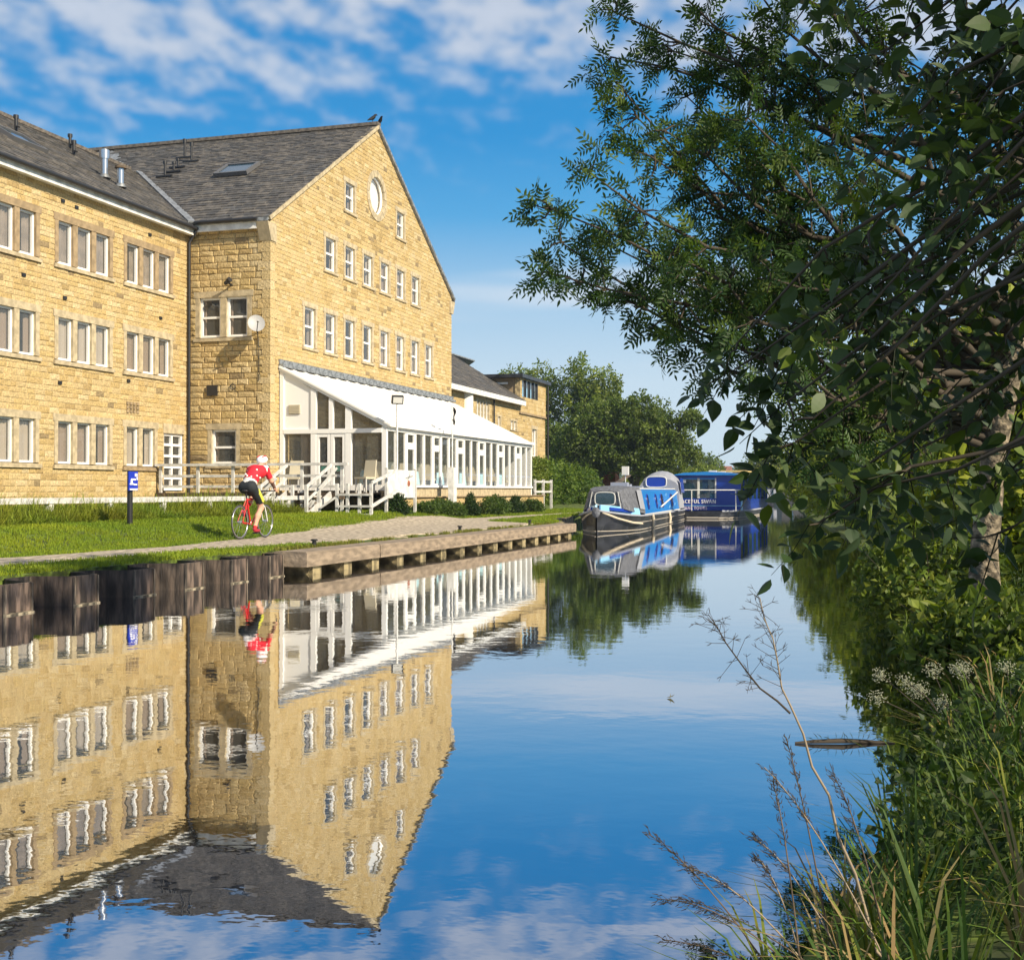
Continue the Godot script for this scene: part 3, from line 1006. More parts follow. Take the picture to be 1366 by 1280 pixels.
func gabled_block() -> void:
	var X := -18.7
	var Z0 := -35.4
	var b := thing("gabled_building", "tall buff stone gable building with round window and slate roof", "building", Vector3(X, 0.5, -44.0))
	var W := 17.2
	var holes := []
	var wins := []
	for k in 8:
		wins.append([2.27 + k * 1.636, 6.15, 1.1, 1.63])
	for k in 6:
		wins.append([3.9 + k * 1.65, 9.03, 1.1, 1.42])
	wins.append([5.56, 11.48, 1.08, 1.30])
	wins.append([10.5, 11.48, 1.06, 1.30])
	for w in wins:
		holes.append([w[0] + 0.02, w[1] + 0.02, w[0] + w[2] - 0.02, w[1] + w[3] - 0.02])
	var cz := 8.58
	var cy := 12.73
	holes.append([cz - 0.85, cy - 0.85, cz + 0.85, cy + 0.85, 0.85])
	# wide door openings from the building into the conservatory
	holes.append([3.0, 1.4, 6.0, 3.6])
	holes.append([9.0, 1.4, 12.0, 3.6])
	stone_wall(b, "gable_wall", Vector3(X, 0, Z0), SZ, SX, 0.3, 15.35, func(y):
		if y < 10.05:
			return Vector2(0, W)
		var t: float = (y - 10.05) / (15.4 - 10.05) * W / 2.0
		return Vector2(minf(t, W / 2.0 - 0.02), maxf(W - t, W / 2.0 + 0.02)), holes, {seed = 9, course = 0.145, lmin = 0.2, lmax = 0.46, proud = 0.013, single = 300, stains = [[8.0, 10.2, 9.0, 11.8, 0.75], [8.2, 9.0, 8.8, 10.2, 0.5]]})
	# side wall towards the wing
	var sh := [[0.22, 6.20, 2.26, 7.82], [0.68, 2.12, 1.85, 3.56]]
	var hs := []
	for h in sh:
		hs.append([h[0] + 0.02, h[1] + 0.02, h[2] - 0.02, h[3] - 0.02])
	stone_wall(b, "side_wall", Vector3(-21.6, 0, Z0), SX, Vector3(0, 0, 1), 0.3, 10.0, func(_y): return Vector2(0, 2.88), hs, {seed = 6, course = 0.19, lmin = 0.28, lmax = 0.62, proud = 0.038, thick = 0.28, single = 300})
	abox("side_wall_inner", M.mortar, b, Vector3(-40.0, 0.3, Z0 - 0.28), Vector3(-21.61, 10.0, Z0))
	abox("back_wall", M.mortar, b, Vector3(-40.3, 0.3, Z0 - W), Vector3(-40.0, 10.0, Z0))
	abox("far_wall", M.mortar, b, Vector3(-40.0, 0.3, Z0 - W), Vector3(-19.01, 10.0, Z0 - W + 0.3))
	for y in [0.9, 5.7, 8.5, 11.0]:
		var ins := 0.0 if y < 10.0 else 2.2
		abox("inner_floor", M.carpet, b, Vector3(-39.9, y, Z0 - W + 0.35 + ins), Vector3(-19.2, y + 0.15, Z0 - 0.35 - ins))
	# quoins of the near corner
	var r := RandomNumberGenerator.new()
	r.seed = 2
	var y := 0.6
	var k2 := 0
	while y < 9.7:
		var hq := 0.30
		var lx := 0.42 if k2 % 2 == 0 else 0.26
		var lz := 0.26 if k2 % 2 == 0 else 0.42
		var mb := MB.new()
		var t: Array = TONES[[2, 0, 6, 4][r.randi() % 4]]
		mb.col = Color(t[0], t[1], t[2])
		mb.box(X - lx, y + 0.005, Z0 - lz, X + 0.03, y + hq - 0.005, Z0 + 0.045)
		obj(mb, "quoin", M.stone, b)
		y += hq
		k2 += 1
	var proto := {}
	for w in wins:
		var at := Vector3(X, w[1], Z0 - w[0])
		var kind := (int(w[0] * 7.0) + int(w[1] * 3.0)) % 3
		var key := str(w[2]) + "_" + str(w[3]) + "_" + str(kind)
		if proto.has(key):
			window_copy(proto[key], at)
		else:
			proto[key] = window(b, at, SZ, SX, w[2], w[3], 1, {jamb = 0.14, lintel = 0.17, sill = 0.12, transom = 0.52, cover = [0.4, 0.75, 0.25][kind], curtain = [M.net, M.net_brown, M.net_pale][kind], frame = 0.065})
	window(b, Vector3(-21.6 + sh[0][0], sh[0][1], Z0), SX, Vector3(0, 0, 1), 2.04, 1.62, 2, {stone = M.dressed, transom = 0.5, cover = 0.3, curtain = M.drape, jamb = 0.16, frame = 0.07})
	window(b, Vector3(-21.6 + sh[1][0], sh[1][1], Z0), SX, Vector3(0, 0, 1), 1.17, 1.44, 1, {stone = M.dressed, transom = 0.48, cover = 0.35, curtain = M.drape, jamb = 0.14, frame = 0.07})
	# round window
	var rw := holder("round_window", b, Vector3(X, cy, Z0 - cz))
	var n := 16
	for i in n:
		var a0 := TAU * i / n + 0.012
		var a1 := TAU * (i + 1) / n - 0.012
		var p := []
		for dz in [-0.2, 0.04]:
			for q in [[a0, 0.72], [a1, 0.72], [a1, 0.97], [a0, 0.97]]:
				p.append(Vector3(X + dz, cy + sin(q[0]) * q[1], Z0 - cz + cos(q[0]) * q[1]))
		var mb := MB.new()
		mb.hexa(p)
		obj(mb, "voussoir", M.dressed, rw)
	var ring := []
	for i in 33:
		var a := TAU * i / 32.0
		ring.append(Vector3(X - 0.1, cy + sin(a) * 0.70, Z0 - cz + cos(a) * 0.70))
	atube("frame", M.upvc, rw, ring, 0.045, 6)
	var pm := MB.new()
	var bm := MB.new()
	for i in 32:
		var c0 := Vector3(X - 0.1, cy, Z0 - cz)
		pm.tri(c0, ring[i], ring[i + 1], SX)
		var s := Vector3(-0.12, 0, 0)
		bm.tri(c0 + s, ring[i] + s, ring[i + 1] + s, SX)
	obj(pm, "pane", M.glass, rw)
	obj(bm, "blind", M.render_white, rw)
	# roof
	var ro := holder("roof", b, Vector3(X, 10.0, Z0))
	var pit := 5.4 / 8.9
	var u1 := Vector3(0, pit, -1).normalized()
	var u2 := Vector3(0, pit, 1).normalized()
	var deck := MB.new()
	for s in [[Z0 + 0.3, -44.0], [Z0 - W - 0.3, -44.0]]:
		deck.hexa([Vector3(X + 0.06, 9.93, s[0]), Vector3(-40.5, 9.93, s[0]), Vector3(-40.5, 15.33, s[1]), Vector3(X + 0.06, 15.33, s[1]), Vector3(X + 0.06, 10.05, s[0]), Vector3(-40.5, 10.05, s[0]), Vector3(-40.5, 15.45, s[1]), Vector3(X + 0.06, 15.45, s[1])])
	obj(deck, "roof_deck", M.lead, ro)
	slates(ro, Vector3(X + 0.1, 10.05, Z0 + 0.3), Vector3(-1, 0, 0), u1, 21.5, 10.4, func(p): return p.x > -21.0 or p.y > 9.86 + 0.6 * (-21.2 - p.x), {seed = 12})
	slates(ro, Vector3(X + 0.1, 10.05, Z0 - W - 0.3), Vector3(-1, 0, 0), u2, 21.5, 10.4, func(_p): return true, {seed = 13, single = 0, wmin = 0.6, wmax = 0.9})
	abar("ridge", M.ridge_tile, ro, Vector3(X + 0.1, 15.5, -44.0), Vector3(-40.5, 15.5, -44.0), 0.3, 0.13)
	# raking verge stones and kneelers
	for s in [[1, Z0], [-1, Z0 - W]]:
		var lo := Vector3(X + 0.02, 10.02, s[1] + s[0] * 0.22)
		var hi := Vector3(X + 0.02, 15.40, -44.0)
		for i in 10:
			var mb := MB.new()
			mb.bar(lo.lerp(hi, i / 10.0 + 0.001), lo.lerp(hi, (i + 1) / 10.0 - 0.001), 0.2, 0.12)
			obj(mb, "verge_stone", M.dressed if s[0] > 0 else M.lead, ro)
		var kb := MB.new()
		kb.hexa([Vector3(X - 0.35, 9.35, s[1] - s[0] * 0.3), Vector3(X + 0.07, 9.35, s[1] - s[0] * 0.3), Vector3(X + 0.07, 9.35, s[1] + s[0] * 0.06), Vector3(X - 0.35, 9.35, s[1] + s[0] * 0.06), Vector3(X - 0.35, 9.92, s[1] - s[0] * 0.3), Vector3(X + 0.07, 9.92, s[1] - s[0] * 0.3), Vector3(X + 0.07, 9.92, s[1] + s[0] * 0.3), Vector3(X - 0.35, 9.92, s[1] + s[0] * 0.3)])
		obj(kb, "kneeler", M.dressed, b)
	abox("fascia", M.white_paint, b, Vector3(-21.35, 9.72, Z0 + 0.16), Vector3(X - 0.37, 9.95, Z0 + 0.24))
	abox("soffit", M.white_paint, b, Vector3(-21.35, 9.76, Z0 + 0.01), Vector3(X - 0.37, 9.82, Z0 + 0.16))
	atube("gutter", M.black_metal, b, [Vector3(-21.3, 10.0, Z0 + 0.34), Vector3(X - 0.3, 10.0, Z0 + 0.34)], 0.06, 8)
	skylight(ro, Vector3(-22.3, 12.92, -39.7), Vector3(-1, 0, 0), u1, 1.25, 1.05)
	for p in [[-25.82, 14.2, -41.93, 0.75], [-25.18, 13.86, -41.37, 0.75], [-25.33, 12.92, -39.8, 0.6], [-25.25, 13.2, -40.26, 0.4], [-25.38, 13.5, -40.75, 0.35]]:
		var q := Vector3(p[0], p[1], p[2])
		var mb := MB.new()
		mb.tube([q, q + Vector3(0, p[3] * 0.8, 0), q + Vector3(0, p[3] * 0.82, 0), q + Vector3(0, p[3], 0)], [0.045, 0.045, 0.075, 0.075], 8)
		mb.bar(q + Vector3(0.3, 0.04, 0.02), q + Vector3(-0.35, 0.04, 0.02), 0.1, 0.06)
		obj(mb, "roof_vent", M.black_metal, ro)
	# vent, ring and lamp on the side wall
	abox("wall_vent", M.black_metal, b, Vector3(-20.92, 4.45, Z0 + 0.02), Vector3(-20.55, 4.78, Z0 + 0.09))
	var rg := []
	for i in 13:
		rg.append(Vector3(-20.0 + 0.09 * cos(TAU * i / 12.0), 4.72 + 0.09 * sin(TAU * i / 12.0), Z0 + 0.06))
	atube("wall_ring", M.black_metal, b, rg, 0.014, 6)
	var lm := MB.new()
	lm.bar(Vector3(-20.05, 7.98, Z0 + 0.02), Vector3(-20.05, 8.05, Z0 + 0.3), 0.05, 0.05)
	lm.tube([Vector3(-20.15, 8.0, Z0 + 0.28), Vector3(-19.93, 8.12, Z0 + 0.36)], [0.06, 0.09], 8)
	obj(lm, "wall_lamp", M.black_metal, b)
	# satellite dish
	var dc := Vector3(-18.95, 6.65, Z0 + 0.45)
	var sd := thing("satellite_dish", "small grey satellite dish on the side wall beside the double window", "dish", Vector3(-19.1, 6.4, Z0 + 0.05))
	var dir := Vector3(0.55, 0.3, 0.78).normalized()
	var s1 := dir.cross(Vector3.UP).normalized()
	var s2 := s1.cross(dir)
	var dm := MB.new()
	var secs := []
	for i in 7:
		var rr := 0.27 * i / 6.0
		var ringp := []
		for k in 20:
			var a := TAU * k / 20.0
			ringp.append(dc + (s1 * cos(a) + s2 * sin(a) * 1.05) * rr + dir * (rr * rr * 0.75))
		secs.append(ringp)
	dm.loft(secs, true, dc - dir * 2.0)
	obj(dm, "reflector", M.dish, sd)
	atube("arm", M.black_metal, sd, [dc - s2 * 0.3 + dir * 0.06, dc + dir * 0.42 - s2 * 0.12], 0.014, 6)
	atube("feed", M.dish, sd, [dc + dir * 0.40 - s2 * 0.12, dc + dir * 0.48 - s2 * 0.1], 0.035, 8)
	atube("bracket", M.black_metal, sd, [dc, dc - dir * 0.12, Vector3(-19.12, 6.42, Z0 + 0.04)], 0.022, 6)
	atube("cable", M.black_metal, sd, [Vector3(-19.1, 6.4, Z0 + 0.06), Vector3(-19.06, 5.6, Z0 + 0.06), Vector3(-19.06, 4.9, Z0 + 0.06)], 0.012, 5)
	# two birds at the gable tip
	for q in [[Vector3(X - 0.15, 15.56, -43.95), 0.5, "black bird perched on the ridge behind the gable tip"], [Vector3(X + 0.03, 15.52, -44.25), -0.6, "black bird perched at the very tip of the gable"]]:
		var at: Vector3 = q[0]
		var bd := thing("bird", q[2], "bird", at, "birds on the gable tip")
		var bb := MB.new()
		var tb := Basis(Vector3.UP, q[1])
		bb.tube([at + tb * Vector3(-0.20, 0.08, 0), at + tb * Vector3(-0.10, 0.13, 0), at + tb * Vector3(0, 0.17, 0), at + tb * Vector3(0.07, 0.24, 0), at + tb * Vector3(0.10, 0.30, 0), at + tb * Vector3(0.14, 0.31, 0), at + tb * Vector3(0.20, 0.29, 0)], [0.015, 0.045, 0.075, 0.06, 0.042, 0.036, 0.004], 10)
		bb.tube([at + tb * Vector3(0, 0.12, 0.03), at + tb * Vector3(0.01, 0.0, 0.03)], [0.01, 0.008], 5)
		bb.tube([at + tb * Vector3(0, 0.12, -0.03), at + tb * Vector3(0.01, 0.0, -0.03)], [0.01, 0.008], 5)
		obj(bb, "body", M.bird, bd)

func conservatory() -> void:
	var X := -14.95
	var XW := -18.66
	var Z0 := -36.0
	var Z1 := -52.7
	var b := thing("conservatory", "long white framed glass conservatory with sloping roof against the gable", "conservatory", Vector3(-16.8, 0.7, -44.4))
	# low stone base, terrace kerb
	var r := RandomNumberGenerator.new()
	stone_wall(b, "plinth", Vector3(X + 0.12, 0, Z0 + 0.1), SZ, SX, 0.4, 1.16, func(_y): return Vector2(0, 18.3), [], {seed = 16, course = 0.25, lmin = 0.5, lmax = 1.0, proud = 0.012, thick = 0.25, single = 80})
	abox("plinth_end", M.mortar, b, Vector3(XW, 0.4, Z0 + 0.07), Vector3(X - 0.14, 1.16, Z0 + 0.1))
	abox("coping", M.dressed_brown, b, Vector3(X - 0.02, 1.162, Z1 - 1.6), Vector3(X + 0.2, 1.20, Z0 + 0.14))
	abox("dwarf_wall", M.dressed, b, Vector3(X - 0.2, 1.16, Z1), Vector3(X - 0.025, 1.5, Z0))
	abox("inner_floor", M.brown_wood, b, Vector3(XW, 1.28, Z1 + 0.05), Vector3(X - 0.22, 1.34, Z0 - 0.05))
	# front frame: 20 bays
	var fr := holder("front_frame", b, Vector3(X, 1.5, Z0))
	abox("sill", M.upvc, fr, Vector3(X - 0.16, 1.5, Z1), Vector3(X + 0.05, 1.58, Z0))
	abox("head", M.upvc, fr, Vector3(X - 0.14, 3.28, Z1), Vector3(X + 0.02, 3.46, Z0))
	var bay := (Z0 - Z1) / 20.0
	for k in 21:
		var z := Z0 - k * bay
		var half := 0.07 if k % 3 != 0 else 0.085
		var za := minf(z + half, Z0)
		var zb := maxf(z - half, Z1)
		abox("mullion", M.upvc, fr, Vector3(X - 0.075, 1.58, zb), Vector3(X - 0.005, 3.28, za))
	for k in 20:
		var za := Z0 - k * bay - 0.07
		var zb := Z0 - (k + 1) * bay + 0.07
		if k % 3 == 2:
			var mb := MB.new()
			mb.box(X - 0.06, 2.80, zb, X + 0.006, 2.92, za)
			for q in [[1.58, 2.80], [2.92, 3.28]]:
				mb.box(X - 0.06, q[0], za - 0.05, X + 0.004, q[1], za)
				mb.box(X - 0.06, q[0], zb, X + 0.004, q[1], zb + 0.05)
				mb.box(X - 0.06, q[0], zb + 0.05, X + 0.002, q[0] + 0.05, za - 0.05)
				mb.box(X - 0.06, q[1] - 0.05, zb + 0.05, X + 0.002, q[1], za - 0.05)
			obj(mb, "opening_light", M.upvc, fr)
		var pm := MB.new()
		pm.quad(Vector3(X - 0.03, 1.58, za), Vector3(X - 0.03, 1.58, zb), Vector3(X - 0.03, 3.28, zb), Vector3(X - 0.03, 3.28, za), SX)
		obj(pm, "pane", M.glass, fr)
	abox("gutter", M.upvc, b, Vector3(X + 0.02, 3.40, Z1), Vector3(X + 0.16, 3.51, Z0 + 0.05))
	# near end wall
	var en := holder("end_frame", b, Vector3(X, 1.4, Z0))
	var top := func(x: float) -> float: return 3.45 + (X - x) * (5.36 - 3.45) / (X - XW)
	var post := func(x0: float, x1: float, y0: float, y1a: float, y1b: float) -> void:
		var mb := MB.new()
		mb.hexa([Vector3(x0, y0, Z0 - 0.1), Vector3(x1, y0, Z0 - 0.1), Vector3(x1, y0, Z0 + 0.02), Vector3(x0, y0, Z0 + 0.02), Vector3(x0, y1a, Z0 - 0.1), Vector3(x1, y1b, Z0 - 0.1), Vector3(x1, y1b, Z0 + 0.02), Vector3(x0, y1a, Z0 + 0.02)])
		obj(mb, "post", M.upvc, en)
	for x in [[XW, XW + 0.14], [-17.56, -17.38], [-16.36, -16.16], [X - 0.16, X]]:
		post.call(x[0], x[1], 1.4, top.call(x[0]) - 0.12, top.call(x[1]) - 0.12)
	post.call(-16.93, -16.79, 3.36, top.call(-16.93) - 0.12, top.call(-16.79) - 0.12)
	abox("transom", M.upvc, en, Vector3(XW + 0.14, 3.22, Z0 - 0.09), Vector3(X - 0.16, 3.36, Z0 + 0.03))
	abox("bottom_rail", M.upvc, en, Vector3(XW + 0.14, 1.4, Z0 - 0.09), Vector3(-17.56, 1.58, Z0 + 0.025))
	abox("bottom_rail", M.upvc, en, Vector3(-16.16, 1.4, Z0 - 0.09), Vector3(X - 0.16, 1.58, Z0 + 0.025))
	abar("rake", M.upvc, en, Vector3(XW, 5.34, Z0 - 0.03), Vector3(X + 0.05, 3.44, Z0 - 0.03), 0.16, 0.16)
	var pm := MB.new()
	pm.hexa([Vector3(XW + 0.14, 3.36, Z0 - 0.05), Vector3(-17.56, 3.36, Z0 - 0.05), Vector3(-17.56, 3.36, Z0 - 0.02), Vector3(XW + 0.14, 3.36, Z0 - 0.02), Vector3(XW + 0.14, 5.2, Z0 - 0.05), Vector3(-17.56, 4.66, Z0 - 0.05), Vector3(-17.56, 4.66, Z0 - 0.02), Vector3(XW + 0.14, 5.2, Z0 - 0.02)])
	obj(pm, "white_panel", M.upvc, en)
	var vg := MB.new()
	vg.box(-18.34, 3.86, Z0 - 0.01, -17.94, 4.15, Z0 + 0.02)
	for i in 6:
		vg.box(-18.32, 3.88 + i * 0.045, Z0 + 0.02, -17.96, 3.905 + i * 0.045, Z0 + 0.035)
	obj(vg, "vent_grille", M.wicker, en)
	for q in [[XW + 0.14, -17.56, 1.58, 3.22], [-16.16, X - 0.16, 1.58, 3.22]]:
		var m2 := MB.new()
		m2.quad(Vector3(q[0], q[2], Z0 - 0.04), Vector3(q[1], q[2], Z0 - 0.04), Vector3(q[1], q[3], Z0 - 0.04), Vector3(q[0], q[3], Z0 - 0.04), Vector3(0, 0, 1))
		obj(m2, "pane", M.glass, en)
	for q in [[-17.38, -16.93], [-16.79, -16.36], [-16.16, X - 0.16]]:
		var m3 := MB.new()
		m3.quad(Vector3(q[0], 3.36, Z0 - 0.04), Vector3(q[1], 3.36, Z0 - 0.04), Vector3(q[1], top.call(q[1]) - 0.12, Z0 - 0.04), Vector3(q[0], top.call(q[0]) - 0.12, Z0 - 0.04), Vector3(0, 0, 1))
		obj(m3, "pane", M.glass, en)
	# double door
	for q in [[-17.38, -16.88], [-16.86, -16.36]]:
		var dd := holder("door", b, Vector3(q[0], 1.4, Z0))
		var m4 := MB.new()
		m4.box(q[0], 1.4, Z0 - 0.08, q[0] + 0.1, 3.22, Z0 + 0.01)
		m4.box(q[1] - 0.1, 1.4, Z0 - 0.08, q[1], 3.22, Z0 + 0.01)
		m4.box(q[0] + 0.1, 1.4, Z0 - 0.08, q[1] - 0.1, 1.58, Z0 + 0.008)
		m4.box(q[0] + 0.1, 3.1, Z0 - 0.08, q[1] - 0.1, 3.22, Z0 + 0.008)
		obj(m4, "frame", M.upvc, dd)
		m4 = MB.new()
		m4.quad(Vector3(q[0] + 0.1, 1.58, Z0 - 0.03), Vector3(q[1] - 0.1, 1.58, Z0 - 0.03), Vector3(q[1] - 0.1, 3.1, Z0 - 0.03), Vector3(q[0] + 0.1, 3.1, Z0 - 0.03), Vector3(0, 0, 1))
		obj(m4, "pane", M.glass, dd)
		abox("green_band", M.green_cloth, dd, Vector3(q[0] + 0.1, 2.02, Z0 - 0.15), Vector3(q[1] - 0.1, 2.18, Z0 - 0.12))
	# far end
	var fe := MB.new()
	fe.hexa([Vector3(XW, 1.2, Z1), Vector3(X, 1.2, Z1), Vector3(X, 1.2, Z1 + 0.1), Vector3(XW, 1.2, Z1 + 0.1), Vector3(XW, 5.3, Z1), Vector3(X, 3.4, Z1), Vector3(X, 3.4, Z1 + 0.1), Vector3(XW, 5.3, Z1 + 0.1)])
	obj(fe, "far_end", M.upvc, b)
	# roof: sheets between glazing bars
	var ro := holder("roof", b, Vector3(XW, 5.3, Z0))
	for k in 20:
		var za := Z0 + 0.06 - k * (Z0 - Z1 + 0.1) / 20.0
		var zb := za - (Z0 - Z1 + 0.1) / 20.0
		var mb := MB.new()
		mb.hexa([Vector3(XW, 5.34, za - 0.03), Vector3(X + 0.13, 3.41, za - 0.03), Vector3(X + 0.13, 3.41, zb + 0.03), Vector3(XW, 5.34, zb + 0.03), Vector3(XW, 5.37, za - 0.03), Vector3(X + 0.13, 3.44, za - 0.03), Vector3(X + 0.13, 3.44, zb + 0.03), Vector3(XW, 5.37, zb + 0.03)])
		obj(mb, "roof_panel", M.render_white, ro)
		abar("glazing_bar", M.upvc, ro, Vector3(XW, 5.385, za), Vector3(X + 0.15, 3.45, za), 0.06, 0.06)
	var fb := MB.new()
	fb.bar(Vector3(XW + 0.06, 5.43, Z0 + 0.05), Vector3(XW + 0.06, 5.43, Z1), 0.16, 0.09)
	fb.bar(Vector3(XW + 0.0, 5.55, Z0 + 0.05), Vector3(XW + 0.0, 5.55, Z1), 0.06, 0.16)
	obj(fb, "flashing", M.lead, ro)
	# inside: tables, chairs and a few gathered curtains
	for k in 6:
		var z := -37.6 - k * 2.5
		var t := thing("dining_table", ["round table under pale blue cloth by the double doors", "second round table from the double doors in the conservatory", "third round table from the double doors in the conservatory", "fourth round table from the double doors in the conservatory", "fifth round table from the double doors in the conservatory", "round table at the far end of the conservatory"][k], "table", Vector3(-16.0, 1.34, z), "tables in the conservatory")
		var tb := MB.new()
		tb.tube([Vector3(-16.0, 1.6, z), Vector3(-16.0, 2.04, z), Vector3(-16.0, 2.06, z)], [0.56, 0.5, 0.48], 20)
		obj(tb, "cloth", M.table_blue, t)
		tb = MB.new()
		tb.tube([Vector3(-16.0, 1.34, z), Vector3(-16.0, 1.38, z), Vector3(-16.0, 1.6, z)], [0.25, 0.05, 0.04], 12)
		obj(tb, "pedestal", M.black_metal, t)
		for s in [-1, 1]:
			chair(Vector3(-15.75, 1.34, z + s * 0.78), 0.0 if s < 0 else PI, ["pale high backed chair nearer than the %s conservatory table from the double doors" if s > 0 else "pale high backed chair beyond the %s conservatory table from the double doors", ["first", "second", "third", "fourth", "fifth", "sixth"][k]], "chairs in the conservatory")
	for z in [-37.0, -40.5, -44.0, -47.5, -51.0]:
		var mb := MB.new()
		var last := Vector3.ZERO
		for i in 16:
			var q := Vector3(XW + 0.25 + 0.04 * sin(i * 2.0), 0, z - i * 0.06)
			if i > 0:
				mb.quad(last + Vector3(0, 1.36, 0), q + Vector3(0, 1.36, 0), q + Vector3(0, 3.7, 0), last + Vector3(0, 3.7, 0), SX)
			last = q
		obj(mb, "curtain", M.drape, b)

var chair_proto: Node3D = null
func chair(at: Vector3, turn: float, label: Array, group: String) -> void:
	var lab: String = label[0] % label[1] if label.size() > 1 else label[0]
	if chair_proto:
		var c := chair_proto.duplicate()
		c.name = numbered("chair")
		add_child(c)
		c.position = at
		c.rotation.y = turn
		c.set_meta("label", lab)
		c.set_meta("group", group)
		return
	var o := thing("chair", lab, "chair", Vector3.ZERO, group)
	var mb := MB.new()
	mb.box(-0.23, 0.42, -0.22, 0.23, 0.48, 0.24)
	obj(mb, "seat", M.wicker, o)
	mb = MB.new()
	mb.hexa([Vector3(-0.23, 0.485, 0.2), Vector3(0.23, 0.485, 0.2), Vector3(0.23, 0.485, 0.245), Vector3(-0.23, 0.485, 0.245), Vector3(-0.21, 1.0, 0.28), Vector3(0.21, 1.0, 0.28), Vector3(0.21, 1.0, 0.32), Vector3(-0.21, 1.0, 0.32)])
	obj(mb, "backrest", M.wicker, o)
	for x in [-0.2, 0.2]:
		for z in [-0.18, 0.2]:
			mb = MB.new()
			mb.box(x - 0.02, 0, z - 0.02, x + 0.02, 0.42, z + 0.02)
			obj(mb, "leg", M.weathered_white, o)
	o.position = at
	o.rotation.y = turn
	chair_proto = o

func deck_and_rails() -> void:
	var m: Material = M.weathered_white
	# raised deck between the wing door and the conservatory door
	var d := thing("timber_deck", "raised timber deck with white railing along the side wall", "deck", Vector3(-18.4, 0.7, -34.2))
	var zf := -33.4
	abox("frame", M.brown_wood, d, Vector3(-21.5, 1.14, zf), Vector3(-15.2, 1.30, zf + 0.05))
	for k in 18:
		abox("board", M.brown_wood, d, Vector3(-21.55, 1.302, -35.3 + k * 0.107), Vector3(-14.98, 1.33, -35.3 + k * 0.107 + 0.1))
	for k in 4:
		abox("board", M.brown_wood, d, Vector3(-18.5, 1.302, -35.88 + k * 0.14), Vector3(-14.98, 1.33, -35.88 + k * 0.14 + 0.13))
	for x in [-21.4, -20.1, -18.9, -17.75, -16.6, -15.3]:
		abox("post", m, d, Vector3(x - 0.045, 0.6, zf - 0.05), Vector3(x + 0.045, 2.14, zf - 0.001))
	abox("handrail", m, d, Vector3(-21.55, 2.14, zf - 0.09), Vector3(-15.1, 2.22, zf + 0.07))
	for y in [1.48, 1.80]:
		abox("rail", m, d, Vector3(-21.5, y, zf - 0.1), Vector3(-15.25, y + 0.08, zf - 0.055))
	# stepped front with lower balustrade
	var s := thing("deck_stairs", "white balustraded timber steps coming down from the deck", "stairs", Vector3(-15.4, 0.65, -32.6))
	for k in 4:
		abox("tread", M.brown_wood, s, Vector3(-17.0, 0.72 + k * 0.15, -32.0 - k * 0.32), Vector3(-15.65, 0.76 + k * 0.15, -31.7 - k * 0.32))
	for x in [-17.05, -15.6]:
		abar("stringer", m, s, Vector3(x, 0.62, -31.65), Vector3(x, 1.28, -33.3), 0.05, 0.2)
		abar("handrail", m, s, Vector3(x, 1.5, -31.7), Vector3(x, 2.15, -33.35), 0.07, 0.07)
		abar("rail", m, s, Vector3(x, 1.1, -31.7), Vector3(x, 1.75, -33.3), 0.04, 0.07)
		abox("post", m, s, Vector3(x - 0.045, 0.6, -31.74), Vector3(x + 0.045, 1.56, -31.65))
		abox("post", m, s, Vector3(x - 0.045, 0.6, -32.54), Vector3(x + 0.045, 1.86, -32.45))
	var bl := thing("lower_balustrade", "low white post and rail balustrade in front of the deck steps", "balustrade", Vector3(-14.5, 0.65, -32.5))
	for x in [-15.03, -14.7, -14.33, -13.97]:
		abox("post", m, bl, Vector3(x - 0.04, 0.6, -32.54), Vector3(x + 0.04, 1.6, -32.46))
	for y in [0.68, 0.92, 1.25]:
		abox("rail", m, bl, Vector3(-15.05, y, -32.46), Vector3(-13.95, y + 0.06, -32.42))
	abar("brace", m, bl, Vector3(-13.95, 1.62, -32.5), Vector3(-13.9, 2.0, -34.3), 0.06, 0.08)
	abar("brace", m, bl, Vector3(-13.95, 0.95, -32.5), Vector3(-13.9, 1.4, -34.3), 0.06, 0.08)
	abar("brace", m, bl, Vector3(-15.5, 1.45, -32.3), Vector3(-15.03, 2.05, -32.5), 0.06, 0.07)
	abar("brace", m, bl, Vector3(-15.5, 0.9, -32.4), Vector3(-15.05, 1.2, -32.45), 0.05, 0.06)
	var rb := thing("ramp_balustrade", "white balustrade with diagonal braces behind the cyclist", "balustrade", Vector3(-16.6, 0.65, -32.6))
	for x in [-17.3, -16.66, -16.32]:
		abox("post", m, rb, Vector3(x - 0.04, 0.58, -32.3), Vector3(x + 0.04, 1.56 if x > -16.5 else 1.1, -32.22))
	abox("rail", m, rb, Vector3(-17.5, 0.84, -32.22), Vector3(-15.6, 0.91, -32.18))
	for q in [[-17.5, -17.15], [-17.2, -16.85], [-16.1, -15.7], [-15.95, -15.62]]:
		abar("brace", m, rb, Vector3(q[0], 0.62, -32.2), Vector3(q[1], 1.12, -32.28), 0.05, 0.06)
	abar("handrail", m, rb, Vector3(-17.35, 1.3, -32.3), Vector3(-16.9, 1.75, -32.4), 0.06, 0.07)
	# long knee rail along the lawn
	var f := thing("knee_rail_fence", "long low white knee rail fence along the tall grass", "fence", Vector3(-16.0, 0.6, -24.0))
	for z in [-14.9, -16.95, -19.0, -21.0, -23.0, -25.05, -27.1, -29.2, -31.3, -33.2]:
		abox("post", m, f, Vector3(-16.07, 0.5, z - 0.07), Vector3(-15.93, 1.13, z + 0.07))
	for k in 6:
		abox("rail", m, f, Vector3(-16.09, 1.135, -14.6 - (k + 1) * 3.14), Vector3(-15.91, 1.25, -14.61 - k * 3.14))
